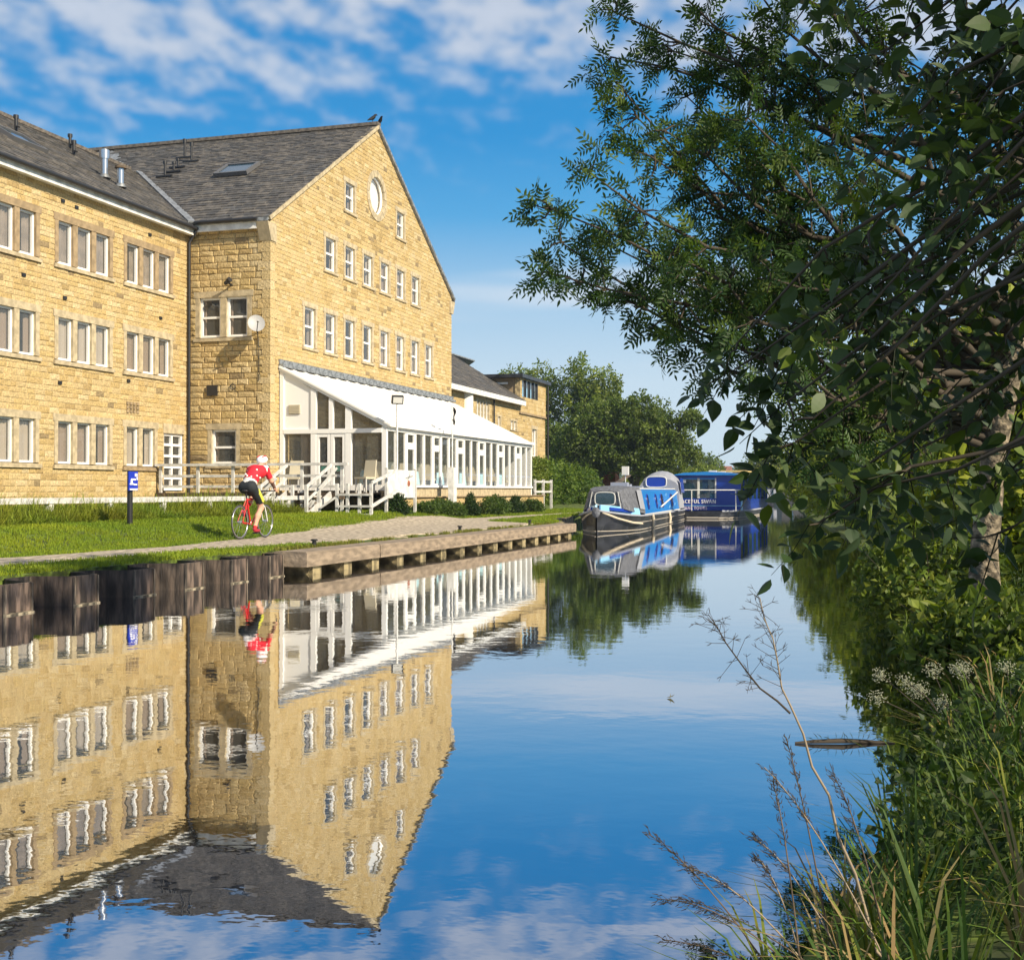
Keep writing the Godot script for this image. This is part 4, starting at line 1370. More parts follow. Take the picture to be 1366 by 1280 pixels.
	chair(Vector3(-17.6, 1.33, -34.9), PI + 0.15, ["pale woven chair on the deck behind the white railing"], "chairs on the deck")
	chair(Vector3(-14.92 - 0.25, 1.33, -34.8), PI - 0.3, ["pale woven chair at the conservatory end of the deck"], "chairs on the deck")
	# white notice screen
	var n := thing("notice_screen", "white notice screen with small red and grey emblem by the conservatory corner", "sign", Vector3(-14.3, 1.2, -35.6))
	abox("panel", M.white_paint, n, Vector3(-14.33, 1.17, -36.75), Vector3(-14.29, 2.03, -34.5))
	for z in [-36.82, -34.46]:
		abox("post", m, n, Vector3(-14.36, 0.6, z - 0.04), Vector3(-14.28, 2.08, z + 0.04))
	var em := MB.new()
	em.ellipsoid(Vector3(-14.285, 1.62, -36.2), Vector3(0.006, 0.10, 0.12), 10, 6)
	obj(em, "emblem", M.brick_red, n)
	em = MB.new()
	em.bar(Vector3(-14.285, 1.78, -35.95), Vector3(-14.285, 1.86, -36.55), 0.01, 0.05)
	em.bar(Vector3(-14.285, 1.72, -36.1), Vector3(-14.285, 1.90, -36.3), 0.01, 0.04)
	em.bar(Vector3(-14.285, 1.86, -34.7), Vector3(-14.285, 1.90, -34.8), 0.01, 0.06)
	obj(em, "grey_mark", M.dish, n)
	# lamp post with floodlight, pole with a limp dark pennant
	var l := thing("lamp_post", "slim white lamp post with square floodlight before the conservatory", "lamp post", Vector3(-14.4, 0.7, -35.5))
	atube("pole", M.white_paint, l, [Vector3(-14.4, 0.6, -35.5), Vector3(-14.4, 4.05, -35.5)], 0.035, 10)
	var fb := Basis(Vector3.UP, 0.6) * Basis(Vector3.RIGHT, 0.35)
	var lb := MB.new()
	lb.obox(Vector3(-14.38, 4.2, -35.48), fb, Vector3(0.36, 0.26, 0.12))
	obj(lb, "floodlight", M.black_metal, l)
	lb = MB.new()
	lb.obox(Vector3(-14.38, 4.2, -35.48) + fb.z * 0.066, fb, Vector3(0.29, 0.19, 0.008))
	obj(lb, "lens", M.trim, l)
	abar("arm", M.black_metal, l, Vector3(-14.4, 4.0, -35.5), Vector3(-14.38, 4.16, -35.5), 0.04, 0.04)
	var p := thing("flag_pole", "white pole carrying a small limp dark pennant", "flag pole", Vector3(-14.4, 0.7, -40.6))
	atube("pole", M.white_paint, p, [Vector3(-14.4, 0.9, -40.6), Vector3(-14.4, 4.35, -40.6)], 0.03, 8)
	abox("foot_post", M.white_paint, p, Vector3(-14.5, 0.6, -40.78), Vector3(-14.3, 2.2, -40.45))
	var pn := MB.new()
	var pl := []
	for i in 12:
		var y := 4.32 - i * 0.055
		var zz := -40.64 + 0.07 * sin(i * 0.75 + 1.5)
		pl.append([Vector3(-14.39, y, zz), Vector3(-14.33 + 0.04 * sin(i * 0.9), y - 0.05, zz - 0.09 * (1.0 - i / 13.0))])
	pn.loft(pl, false, Vector3(-20, 3, -40))
	obj(pn, "pennant", M.bird, p)
	# blue and black sign post by the path
	var sg := Vector3(-14.4, gh(-14.4, -21.4), -21.4)
	var sp := thing("sign_post", "black post with blue and white notice plate in the grass", "sign", sg)
	var bm := MB.new()
	bm.tube([sg - Vector3(0, 0.1, 0), sg + Vector3(0, 1.08, 0)], [0.055, 0.055], 12)
	obj(bm, "post", M.black_metal, sp)
	var bs := Basis(Vector3.UP, 1.45)
	bm = MB.new()
	bm.obox(sg + Vector3(0.0, 0.88, 0) + bs.z * 0.075, bs, Vector3(0.26, 0.38, 0.03))
	obj(bm, "plate", M.sign_blue, sp)
	bm = MB.new()
	var pc := sg + Vector3(0, 0.88, 0) + bs.z * 0.094
	for q in [[-0.06, -0.02, 0.05, 0.10], [-0.01, 0.03, 0.13, 0.035], [0.07, 0.12, 0.07, 0.06], [0.05, -0.07, 0.10, 0.03], [-0.05, -0.06, 0.12, 0.03], [0.0, -0.165, 0.22, 0.03], [0.10, 0.05, 0.03, 0.06]]:
		bm.obox(pc + bs.x * q[0] + bs.y * q[1], bs, Vector3(q[2], q[3], 0.006))
	obj(bm, "white_symbol", M.white_print, sp)

func far_block() -> void:
	var X := -20.0
	var b := thing("dormer_building", "lower stone building with skylit slate roof and flat dormer beyond the gable", "building", Vector3(X, 0.5, -63.0))
	var holes := [[6.95, 4.2, 9.2, 6.25], [13.0, 4.75, 14.35, 5.4], [17.35, 3.3, 18.6, 5.25], [10.6, 4.7, 11.3, 5.5]]
	var hs := []
	for h in holes:
		hs.append([h[0] + 0.02, h[1] + 0.02, h[2] - 0.02, h[3] - 0.02])
	stone_wall(b, "wall", Vector3(X, 0, -53.0), SZ, SX, 0.4, 6.4, func(_y): return Vector2(0, 20.5), hs, {seed = 41, course = 0.2, lmin = 0.3, lmax = 0.7, proud = 0.015, single = 120})
	stone_wall(b, "far_wall", Vector3(X, 0, -73.5), Vector3(-1, 0, 0), SZ, 0.4, 7.8, func(_y): return Vector2(0, 9.0), [], {seed = 42, course = 0.3, lmin = 0.5, lmax = 0.9, single = 0})
	stone_wall(b, "tower_wall", Vector3(X + 0.05, 0, -67.9), SZ, SX, 5.9, 7.85, func(_y): return Vector2(0, 5.6), [[0.3, 6.8, 3.7, 7.8]], {seed = 43, course = 0.2, lmin = 0.3, lmax = 0.7, proud = 0.015, single = 60, thick = 0.33})
	abox("near_wall", M.mortar, b, Vector3(-29.0, 0.4, -53.3), Vector3(-20.3, 6.4, -53.0))
	abox("string_course", M.dressed_brown, b, Vector3(X - 0.02, 5.8, -73.55), Vector3(X + 0.12, 5.9, -67.7))
	window(b, Vector3(X, 4.2, -53.0 - 6.95), SZ, SX, 2.25, 2.05, 4, {mull = 0.12, transom = 0.5, cover = 0.4, frame = 0.06})
	window(b, Vector3(X, 4.75, -53.0 - 13.0), SZ, SX, 1.35, 0.65, 2, {mull = 0.15, cover = 1.0, lintel = 0.1, sill = 0.08})
	window(b, Vector3(X, 3.3, -53.0 - 17.35), SZ, SX, 1.25, 1.95, 1, {cover = 1.0, curtain = M.render_white})
	window(b, Vector3(X, 4.7, -53.0 - 10.6), SZ, SX, 0.7, 0.8, 1, {cover = 0.6, lintel = 0.1, sill = 0.08})
	# white stair bay with a round head
	var bay := MB.new()
	bay.tube([Vector3(X - 0.2, 3.0, -58.6), Vector3(X - 0.2, 6.25, -58.6), Vector3(X - 0.2, 6.3, -58.6)], [0.5, 0.5, 0.4], 20)
	obj(bay, "white_bay", M.render_white, b)
	# dormer with glazed front and dark flat roof
	var dm := holder("dormer", b, Vector3(X, 6.8, -70.0))
	for z in [-68.2, -69.06, -69.9, -70.75, -71.55]:
		abox("post", M.hull_black, dm, Vector3(X - 0.1, 6.8, z - 0.05), Vector3(X + 0.06, 7.8, z + 0.05))
	var pm := MB.new()
	pm.quad(Vector3(X - 0.02, 6.8, -68.2), Vector3(X - 0.02, 6.8, -71.55), Vector3(X - 0.02, 7.8, -71.55), Vector3(X - 0.02, 7.8, -68.2), SX)
	obj(pm, "pane", M.glass, dm)
	abox("blind", M.boat_sky, dm, Vector3(X - 0.3, 6.8, -71.4), Vector3(X - 0.28, 7.75, -68.3))
	abox("flat_roof", M.hull_black, dm, Vector3(-25.2, 7.86, -73.8), Vector3(X + 0.3, 8.06, -67.5))
	abox("cheek", M.dressed_brown, dm, Vector3(-25.0, 6.4, -68.05), Vector3(X - 0.3, 7.86, -67.95))
	abox("lamp", M.white_paint, dm, Vector3(X - 1.6, 7.5, -67.9), Vector3(X - 0.7, 7.62, -67.85))
	# roof
	var ro := holder("roof", b, Vector3(X, 6.5, -60.0))
	var up := Vector3(-1, 0.62, 0).normalized()
	var deck := MB.new()
	deck.hexa([Vector3(X + 0.35, 6.42, -52.6), Vector3(X + 0.35, 6.42, -68.0), Vector3(-24.6, 9.50, -68.0), Vector3(-24.6, 9.50, -52.6), Vector3(X + 0.35, 6.5, -52.6), Vector3(X + 0.35, 6.5, -68.0), Vector3(-24.6, 9.57, -68.0), Vector3(-24.6, 9.57, -52.6)])
	deck.hexa([Vector3(-29.5, 6.42, -52.6), Vector3(-29.5, 6.42, -73.6), Vector3(-24.6, 9.50, -73.6), Vector3(-24.6, 9.50, -52.6), Vector3(-29.5, 6.5, -52.6), Vector3(-29.5, 6.5, -73.6), Vector3(-24.6, 9.57, -73.6), Vector3(-24.6, 9.57, -52.6)])
	obj(deck, "roof_deck", M.lead, ro)
	slates(ro, Vector3(X + 0.38, 6.5, -52.6), SZ, up, 15.4, 5.85, func(_p): return true, {seed = 44, single = 100})
	abox("fascia", M.white_paint, b, Vector3(X + 0.28, 6.22, -67.8), Vector3(X + 0.42, 6.48, -52.6))
	abox("soffit", M.white_paint, b, Vector3(X + 0.02, 6.32, -67.8), Vector3(X + 0.28, 6.38, -53.0))
	atube("downpipe", M.black_metal, b, [Vector3(X + 0.12, 6.3, -62.7), Vector3(X + 0.12, 0.6, -62.7)], 0.05, 6)
	atube("downpipe", M.black_metal, b, [Vector3(X + 0.2, 7.8, -73.4), Vector3(X + 0.2, 0.6, -73.4)], 0.06, 6)
	skylight(ro, Vector3(-21.9, 7.9, -58.0), SZ, up, 3.4, 0.9)
	skylight(ro, Vector3(-23.4, 8.82, -57.5), SZ, up, 2.4, 0.8)
	abox("chimney_pipe", M.black_metal, ro, Vector3(-24.0, 9.0, -66.6), Vector3(-23.8, 9.9, -66.4))

# ------------------------------------------------------------------ canal edge
func canal_edge() -> void:
	var w := thing("sheet_pile_wall", "rusty corrugated steel sheet pile wall along the near bank", "pile wall", Vector3(-9.1, 0, -12.0))
	var r := RandomNumberGenerator.new()
	r.seed = 5
	var u := 1.2
	var z := 0.2
	while z > -17.4:
		var mb := MB.new()
		var g := r.randf_range(0.8, 1.2)
		var cols := [Color(0.055, 0.041, 0.034) * g, Color(0.15, 0.108, 0.085) * g, Color(0.045, 0.035, 0.031) * g, Color(0.10, 0.072, 0.054) * g]  # outer pan coloured as if lit, recess and far slope as if shaded
		var x1 := -9.06 + r.randf_range(-0.015, 0.015)
		var x0 := -9.56
		var p := [Vector2(x0, z), Vector2(x0, z - 0.42), Vector2(x1, z - 0.56), Vector2(x1, z - 1.0), Vector2(x0, z - u)]
		var yt := 0.40 + r.randf_range(-0.015, 0.015)
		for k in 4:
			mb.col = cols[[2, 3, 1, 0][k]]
			var a: Vector2 = p[k]
			var b: Vector2 = p[k + 1]
			mb.hexa([Vector3(a.x, -0.7, a.y), Vector3(b.x, -0.7, b.y), Vector3(b.x - 0.03, -0.7, b.y), Vector3(a.x - 0.03, -0.7, a.y), Vector3(a.x, yt, a.y), Vector3(b.x, yt, b.y), Vector3(b.x - 0.03, yt, b.y), Vector3(a.x - 0.03, yt, a.y)])
		# interlocks and a tide line flange
		mb.col = Color(0.20, 0.16, 0.12) * g
		for q in [p[1], p[2], p[3]]:
			mb.box(q.x - 0.005, -0.6, q.y - 0.014, q.x + 0.016, yt - 0.01, q.y + 0.014)
		mb.col = Color(0.34, 0.29, 0.20)
		mb.hexa([Vector3(x1, 0.04, z - 0.54), Vector3(x1, 0.04, z - 1.02), Vector3(x1 + 0.03, 0.04, z - 1.02), Vector3(x1 + 0.03, 0.04, z - 0.54), Vector3(x1, 0.072, z - 0.54), Vector3(x1, 0.072, z - 1.02), Vector3(x1 + 0.03, 0.066, z - 1.02), Vector3(x1 + 0.03, 0.066, z - 0.54)])
		obj(mb, "sheet_pile", M.rusty_pile, w)
		z -= u
	# landing stage: capping beams on brackets
	var d := thing("landing_stage", "long stone edged landing stage on a row of brackets", "landing stage", Vector3(-8.9, 0, -26.5))
	var zz := -17.75
	for k in 6:
		var len := 2.96
		var mb := MB.new()
		var e := 0.02
		var xa := -9.3
		var xb := -8.72 + r.randf_range(-0.012, 0.012)
		var zt := zz - len + 0.012
		mb.hexa([Vector3(xa, 0.19, zz), Vector3(xb, 0.19, zz), Vector3(xb, 0.19, zt), Vector3(xa, 0.19, zt), Vector3(xa, 0.425 - e, zz), Vector3(xb, 0.425 - e, zz), Vector3(xb, 0.425 - e, zt), Vector3(xa, 0.425 - e, zt)])
		mb.hexa([Vector3(xa, 0.426 - e, zz), Vector3(xb, 0.426 - e, zz), Vector3(xb, 0.426 - e, zt), Vector3(xa, 0.426 - e, zt), Vector3(xa, 0.43, zz), Vector3(xb - e, 0.43, zz), Vector3(xb - e, 0.43, zt), Vector3(xa, 0.43, zt)])
		obj(mb, "capping_beam", M.capping, d)
		zz -= len
	abox("back_wall", M.brown_wood, d, Vector3(-9.5, -0.7, -35.5), Vector3(-9.32, 0.4, -17.75))
	for k in 15:
		var z2 := -18.1 - k * 1.2
		var mb := MB.new()
		mb.hexa([Vector3(-9.32, -0.55, z2), Vector3(-9.2, -0.55, z2), Vector3(-9.2, -0.55, z2 - 0.34), Vector3(-9.32, -0.55, z2 - 0.34), Vector3(-9.32, 0.185, z2), Vector3(-8.82, 0.185, z2), Vector3(-8.82, 0.185, z2 - 0.34), Vector3(-9.32, 0.185, z2 - 0.34)])
		mb.box(-8.98, 0.02, z2 - 0.33, -8.80, 0.184, z2 - 0.01)
		obj(mb, "bracket", M.bracket, d)
	# mooring rings
	var labs := ["short dark mooring post at the sheet pile end of the landing", "short dark mooring post halfway along the landing", "short dark mooring post at the boat end of the landing"]
	for k in 3:
		var at: Vector3 = [Vector3(-9.35, 0.44, -19.3), Vector3(-9.6, 0.44, -27.6), Vector3(-9.6, 0.44, -33.6)][k]
		var t := thing("mooring_post", labs[k], "mooring post", at, "mooring posts on the landing")
		var mb := MB.new()
		mb.tube([at, at + Vector3(0, 0.10, 0)], [0.04, 0.036], 10)
		obj(mb, "stem", M.black_metal, t)
		mb = MB.new()
		mb.tube([at + Vector3(0, 0.10, 0), at + Vector3(0, 0.115, 0), at + Vector3(0, 0.13, 0)], [0.06, 0.065, 0.045], 10)
		obj(mb, "cap", M.black_metal, t)
	# rough stone bank beyond the landing
	var s := thing("stone_bank", "rough brown stone bank edge between the landing and the moored boat", "wall", Vector3(-9.6, 0, -37.0))
	var pts := [Vector3(-9.33, 0, -35.55), Vector3(-9.6, 0, -37.6), Vector3(-10.75, 0, -40.1), Vector3(-11.4, 0, -46.0)]
	for i in 3:
		var a: Vector3 = pts[i]
		var b: Vector3 = pts[i + 1]
		var n := int((b - a).length() / 0.4)
		for k in n:
			for lv in 2:
				var p0 := a.lerp(b, (k + 0.02) / float(n))
				var p1 := a.lerp(b, (k + 0.98) / float(n))
				var side := (b - a).normalized().cross(Vector3.UP) * -0.3
				var mb := MB.new()
				var y0 := -0.3 + lv * 0.36
				var y1 := y0 + 0.34 + r.randf_range(-0.02, 0.02)
				var j := Vector3(r.randf_range(-0.03, 0.03), 0, r.randf_range(-0.03, 0.03))
				mb.hexa([p0 + Vector3(0, y0, 0), p1 + Vector3(0, y0, 0), p1 + side + Vector3(0, y0, 0), p0 + side + Vector3(0, y0, 0), p0 + j + Vector3(0, y1, 0), p1 + j + Vector3(0, y1, 0), p1 + side + Vector3(0, y1, 0), p0 + side + Vector3(0, y1, 0)])
				obj(mb, "stone", M.bracket, s)

# ------------------------------------------------------------------ boats
# hull sections run bow (first) to stern; each is [z, half width at gunwale, half width at water, gunwale height]
func hull(parent: Node3D, cx: float, st: Array, m: Material) -> void:
	var mb := MB.new()
	var sec := []
	for s in st:
		sec.append([Vector3(cx - s[1], s[3], s[0]), Vector3(cx - lerpf(s[2], s[1], 0.5), s[3] * 0.45, s[0]), Vector3(cx - s[2], -0.02, s[0]), Vector3(cx - s[2] * 0.8, -0.35, s[0]), Vector3(cx + s[2] * 0.8, -0.35, s[0]), Vector3(cx + s[2], -0.02, s[0]), Vector3(cx + lerpf(s[2], s[1], 0.5), s[3] * 0.45, s[0]), Vector3(cx + s[1], s[3], s[0])])
	mb.loft(sec)
	# deck
	for i in st.size() - 1:
		mb.quad(Vector3(cx - st[i][1], st[i][3] - 0.03, st[i][0]), Vector3(cx + st[i][1], st[i][3] - 0.03, st[i][0]), Vector3(cx + st[i + 1][1], st[i + 1][3] - 0.03, st[i + 1][0]), Vector3(cx - st[i + 1][1], st[i + 1][3] - 0.03, st[i + 1][0]), Vector3.UP)
	var e: Array = sec[-1]
	mb.quad(e[0], e[2], e[5], e[7], SZ)
	obj(mb, "hull", m, parent)

func rub(parent: Node3D, called: String, m: Material, cx: float, st: Array, f: float, r: float) -> void:
	for sd in [-1, 1]:
		var p := []
		for s in st:
			p.append(Vector3(cx + sd * (lerpf(s[2], s[1], f) + 0.012), s[3] * f, s[0]))
		atube(called, m, parent, p, r, 6)

func narrowboat() -> void:
	var cx := -9.42
	var b := thing("narrowboat", "blue narrowboat with grey canvas bow hood and black hull", "boat", Vector3(cx, 0, -48.0))
	var st := [[-37.5, 0.03, 0.02, 0.78], [-37.9, 0.30, 0.10, 0.72], [-38.5, 0.58, 0.34, 0.66], [-39.4, 0.84, 0.68, 0.60], [-40.6, 0.98, 0.93, 0.56], [-42.5, 1.02, 1.0, 0.54], [-50.0, 1.02, 1.0, 0.52], [-56.5, 1.02, 1.0, 0.52], [-58.2, 0.9, 0.8, 0.53], [-59.0, 0.6, 0.45, 0.54]]
	hull(b, cx, st, M.hull_black)
	rub(b, "rubbing_strake", M.waterline, cx, st.slice(3), 0.62, 0.018)
	rub(b, "gunwale", M.canvas_pale, cx, st, 1.0, 0.035)
	rub(b, "waterline_strip", M.waterline, cx, st, 0.17, 0.02)
	# bow flare panels in pale blue with a dark inset
	for sd in [-1, 1]:
		var mb := MB.new()
		mb.hexa([Vector3(cx + sd * 0.10, 0.76, -37.75), Vector3(cx + sd * 0.98, 0.57, -40.7), Vector3(cx + sd * 0.92, 0.57, -40.7), Vector3(cx + sd * 0.04, 0.76, -37.8), Vector3(cx + sd * 0.08, 0.95, -37.85), Vector3(cx + sd * 0.93, 0.80, -40.7), Vector3(cx + sd * 0.87, 0.80, -40.7), Vector3(cx + sd * 0.03, 0.95, -37.9)])
		obj(mb, "bow_panel", M.boat_sky, b)
		mb = MB.new()
		mb.hexa([Vector3(cx + sd * 0.33, 0.77, -38.35), Vector3(cx + sd * 0.80, 0.66, -39.95), Vector3(cx + sd * 0.76, 0.66, -39.95), Vector3(cx + sd * 0.29, 0.77, -38.4), Vector3(cx + sd * 0.315, 0.87, -38.38), Vector3(cx + sd * 0.785, 0.77, -39.97), Vector3(cx + sd * 0.75, 0.77, -39.97), Vector3(cx + sd * 0.28, 0.87, -38.4)])
		obj(mb, "inset_panel", M.boat_navy, b)
	# bow rope fender and lines
	var fm := MB.new()
	fm.ellipsoid(Vector3(cx, 0.72, -37.42), Vector3(0.13, 0.17, 0.12), 12, 8)
	obj(fm, "bow_fender", M.canvas, b)
	atube("rope", M.rope, b, [Vector3(cx + 0.15, 0.72, -37.7), Vector3(cx + 0.55, 0.52, -38.3), Vector3(cx + 0.90, 0.36, -39.4), Vector3(cx + 1.05, 0.30, -40.6)], 0.035, 6)
	atube("rope", M.rope, b, [Vector3(cx - 0.10, 0.74, -37.6), Vector3(cx - 0.4, 0.6, -38.0), Vector3(cx - 0.62, 0.46, -38.6)], 0.03, 6)
	for z in [-43.6, -49.4]:
		atube("side_fender", M.rope, b, [Vector3(cx + 1.05, 0.55, z), Vector3(cx + 1.1, 0.3, z + 0.03), Vector3(cx + 1.08, 0.08, z + 0.05)], 0.055, 8)
	# canvas bow hood over hoops
	var sec := []
	for q in [[-39.3, 0.62, 0.42, 0.80, 1.40], [-39.75, 0.80, 0.56, 0.72, 1.50], [-41.0, 0.90, 0.66, 0.66, 1.56], [-42.4, 0.95, 0.72, 0.60, 1.55]]:
		sec.append([Vector3(cx - q[1], q[3], q[0]), Vector3(cx - lerpf(q[1], q[2], 0.7), lerpf(q[3], q[4], 0.75), q[0]), Vector3(cx - q[2], q[4] - 0.05, q[0]), Vector3(cx - q[2] * 0.4, q[4], q[0]), Vector3(cx + q[2] * 0.4, q[4], q[0]), Vector3(cx + q[2], q[4] - 0.05, q[0]), Vector3(cx + lerpf(q[1], q[2], 0.7), lerpf(q[3], q[4], 0.75), q[0]), Vector3(cx + q[1], q[3], q[0])])
	var hm := MB.new()
	hm.loft(sec)
	var f0: Array = sec[0]
	for i in range(1, 7):
		hm.tri(f0[0], f0[i], f0[i + 1], Vector3(0, 0, 1))
	obj(hm, "bow_hood", M.canvas, b)
	var wz := -39.27
	var wm := MB.new()
	var wr := []
	for i in 24:
		var a := TAU * i / 24.0
		var sx := signf(cos(a)) * pow(absf(cos(a)), 0.5) * 0.33
		var sy := signf(sin(a)) * pow(absf(sin(a)), 0.5) * 0.21
		wr.append(Vector3(cx + sx, 1.13 + sy, wz + 0.012))
	for i in 24:
		wm.tri(Vector3(cx, 1.13, wz + 0.012), wr[i], wr[(i + 1) % 24], Vector3(0, 0, 1))
	obj(wm, "hood_window", M.tinted_glass, b)
	wr.append(wr[0])
	atube("window_binding", M.trim, b, wr, 0.018, 5)
	for x in [-0.42, 0.42]:
		atube("seam", M.trim, b, [Vector3(cx + x * 1.25, 0.80, wz), Vector3(cx + x, 1.36, wz)], 0.013, 5)
	var sm := MB.new()
	sm.quad(Vector3(cx + 0.915, 0.78, -41.2), Vector3(cx + 0.945, 0.74, -42.3), Vector3(cx + 0.80, 1.42, -42.3), Vector3(cx + 0.775, 1.42, -41.2), SX)
	obj(sm, "side_window", M.canvas_pale, b)
	# cabin
	var cab := MB.new()
	var cs := []
	for z in [-42.4, -55.4]:
		cs.append([Vector3(cx - 0.92, 0.5, z), Vector3(cx - 0.76, 1.40, z), Vector3(cx - 0.5, 1.47, z), Vector3(cx + 0.5, 1.47, z), Vector3(cx + 0.76, 1.40, z), Vector3(cx + 0.92, 0.5, z)])
	cab.loft(cs)
	for c in cs:
		for i in range(1, 5):
			cab.tri(c[0], c[i], c[i + 1], Vector3(0, 0, 1 if c == cs[0] else -1))
	obj(cab, "cabin", M.boat_blue, b)
	abar("cabin_line", M.trim, b, Vector3(cx + 0.925, 0.56, -42.4), Vector3(cx + 0.925, 0.56, -55.4), 0.02, 0.05)
	abar("roof_rail", M.trim, b, Vector3(cx + 0.70, 1.47, -42.5), Vector3(cx + 0.70, 1.47, -55.3), 0.04, 0.04)
	for z in [-43.9, -46.6, -48.6, -52.4]:
		var half := 0.28 if z > -47.0 else 0.5
		var wl := holder("cabin_window", b, Vector3(cx + 0.85, 1.0, z))
		var pm := MB.new()
		var fr := []
		for i in 20:
			var a := TAU * i / 20.0
			var y := 1.0 + sin(a) * 0.26
			var x := cx + 0.92 - 0.16 * (y - 0.5) / 0.9 + 0.012
			fr.append(Vector3(x, y, z + signf(cos(a)) * pow(absf(cos(a)), 0.6) * half))
		var ctr := Vector3(cx + 0.92 - 0.16 * 0.5 / 0.9 + 0.012, 1.0, z)
		for i in 20:
			pm.tri(ctr, fr[i], fr[(i + 1) % 20], SX)
		obj(pm, "pane", M.bird, wl)
		fr.append(fr[0])
		atube("frame", M.boat_navy, wl, fr, 0.025, 5)
	# boat pole lying on the side, name panel edge
	atube("boat_pole", M.trim, b, [Vector3(cx + 0.97, 0.78, -47.2), Vector3(cx + 0.86, 1.32, -54.8)], 0.035, 6)
	var lm := MB.new()
	for q in [[-51.0, 0.7, 0.5], [-52.3, 0.68, 0.35], [-53.4, 0.78, 0.4], [-50.4, 1.2, 0.3]]:
		var y: float = q[1]
		lm.bar(Vector3(cx + 0.93 - 0.16 * (y - 0.5) / 0.9, y, q[0]), Vector3(cx + 0.93 - 0.16 * (y - 0.44) / 0.9, y + 0.06, q[0] - q[2]), 0.015, 0.07)
	obj(lm, "painted_scroll", M.boat_sky, b)
	# things on the roof
	atube("aerial", M.trim, b, [Vector3(cx - 0.2, 1.45, -45.6), Vector3(cx - 0.2, 2.0, -45.6)], 0.02, 6)
	abox("aerial_box", M.trim, b, Vector3(cx - 0.32, 1.98, -45.75), Vector3(cx - 0.08, 2.3, -45.5))
	for q in [[-43.5, 0.22], [-44.3, 0.16], [-47.8, 0.1]]:
		abox("roof_box", M.canvas_pale, b, Vector3(cx - 0.45, 1.45, q[0] - 0.5), Vector3(cx + 0.15, 1.47 + q[1], q[0]))
	abar("gang_plank", M.brown_wood, b, Vector3(cx - 0.5, 1.52, -44.0), Vector3(cx - 0.4, 2.0, -48.0), 0.2, 0.04)
	# stern pram hood
	var ps := []
	for q in [[-55.2, 0.92, 1.95, 0.84], [-55.5, 0.94, 2.18, 0.78], [-56.6, 0.94, 2.30, 0.72], [-57.8, 0.90, 2.2, 0.70], [-58.2, 0.84, 1.9, 0.70]]:
		var row := []
		for i in 11:
			var a := PI * i / 10.0
			row.append(Vector3(cx - cos(a) * (q[1] if i == 0 or i == 10 else q[3] * 1.1), 0.6 if i == 0 or i == 10 else lerpf(1.2, q[2], pow(sin(a), 0.55)), q[0]))
		ps.append(row)
	var hood := MB.new()
	hood.loft(ps)
	var e0: Array = ps[0]
	for i in range(1, 10):
		hood.tri(e0[0], e0[i], e0[i + 1], Vector3(0, 0, 1))
	obj(hood, "stern_hood", M.canvas_pale, b)
	for q in [[-0.18, 0.40], [0.0, 0.0]]:
		if q[1] == 0.0:
			continue
		var qm := MB.new()
		var ring := []
		for i in 20:
			var a := TAU * i / 20.0
			ring.append(Vector3(cx - 0.12 + signf(cos(a)) * pow(absf(cos(a)), 0.5) * 0.46, 1.78 + signf(sin(a)) * pow(absf(sin(a)), 0.5) * 0.24, -55.16))
		for i in 20:
			qm.tri(Vector3(cx - 0.12, 1.78, -55.16), ring[i], ring[(i + 1) % 20], Vector3(0, 0, 1))
		obj(qm, "hood_window", M.boat_navy, b)
		ring.append(ring[0])
		atube("window_binding", M.trim, b, ring, 0.03, 5)
	var sw := MB.new()
	sw.quad(Vector3(cx + 0.955, 1.3, -55.8), Vector3(cx + 0.955, 1.3, -57.4), Vector3(cx + 0.885, 1.95, -57.3), Vector3(cx + 0.885, 1.95, -55.8), SX)
	obj(sw, "side_window", M.boat_navy, b)
	# moored at a slight angle, bow out
	b.position.x = -9.25
	b.rotation.y = 0.065

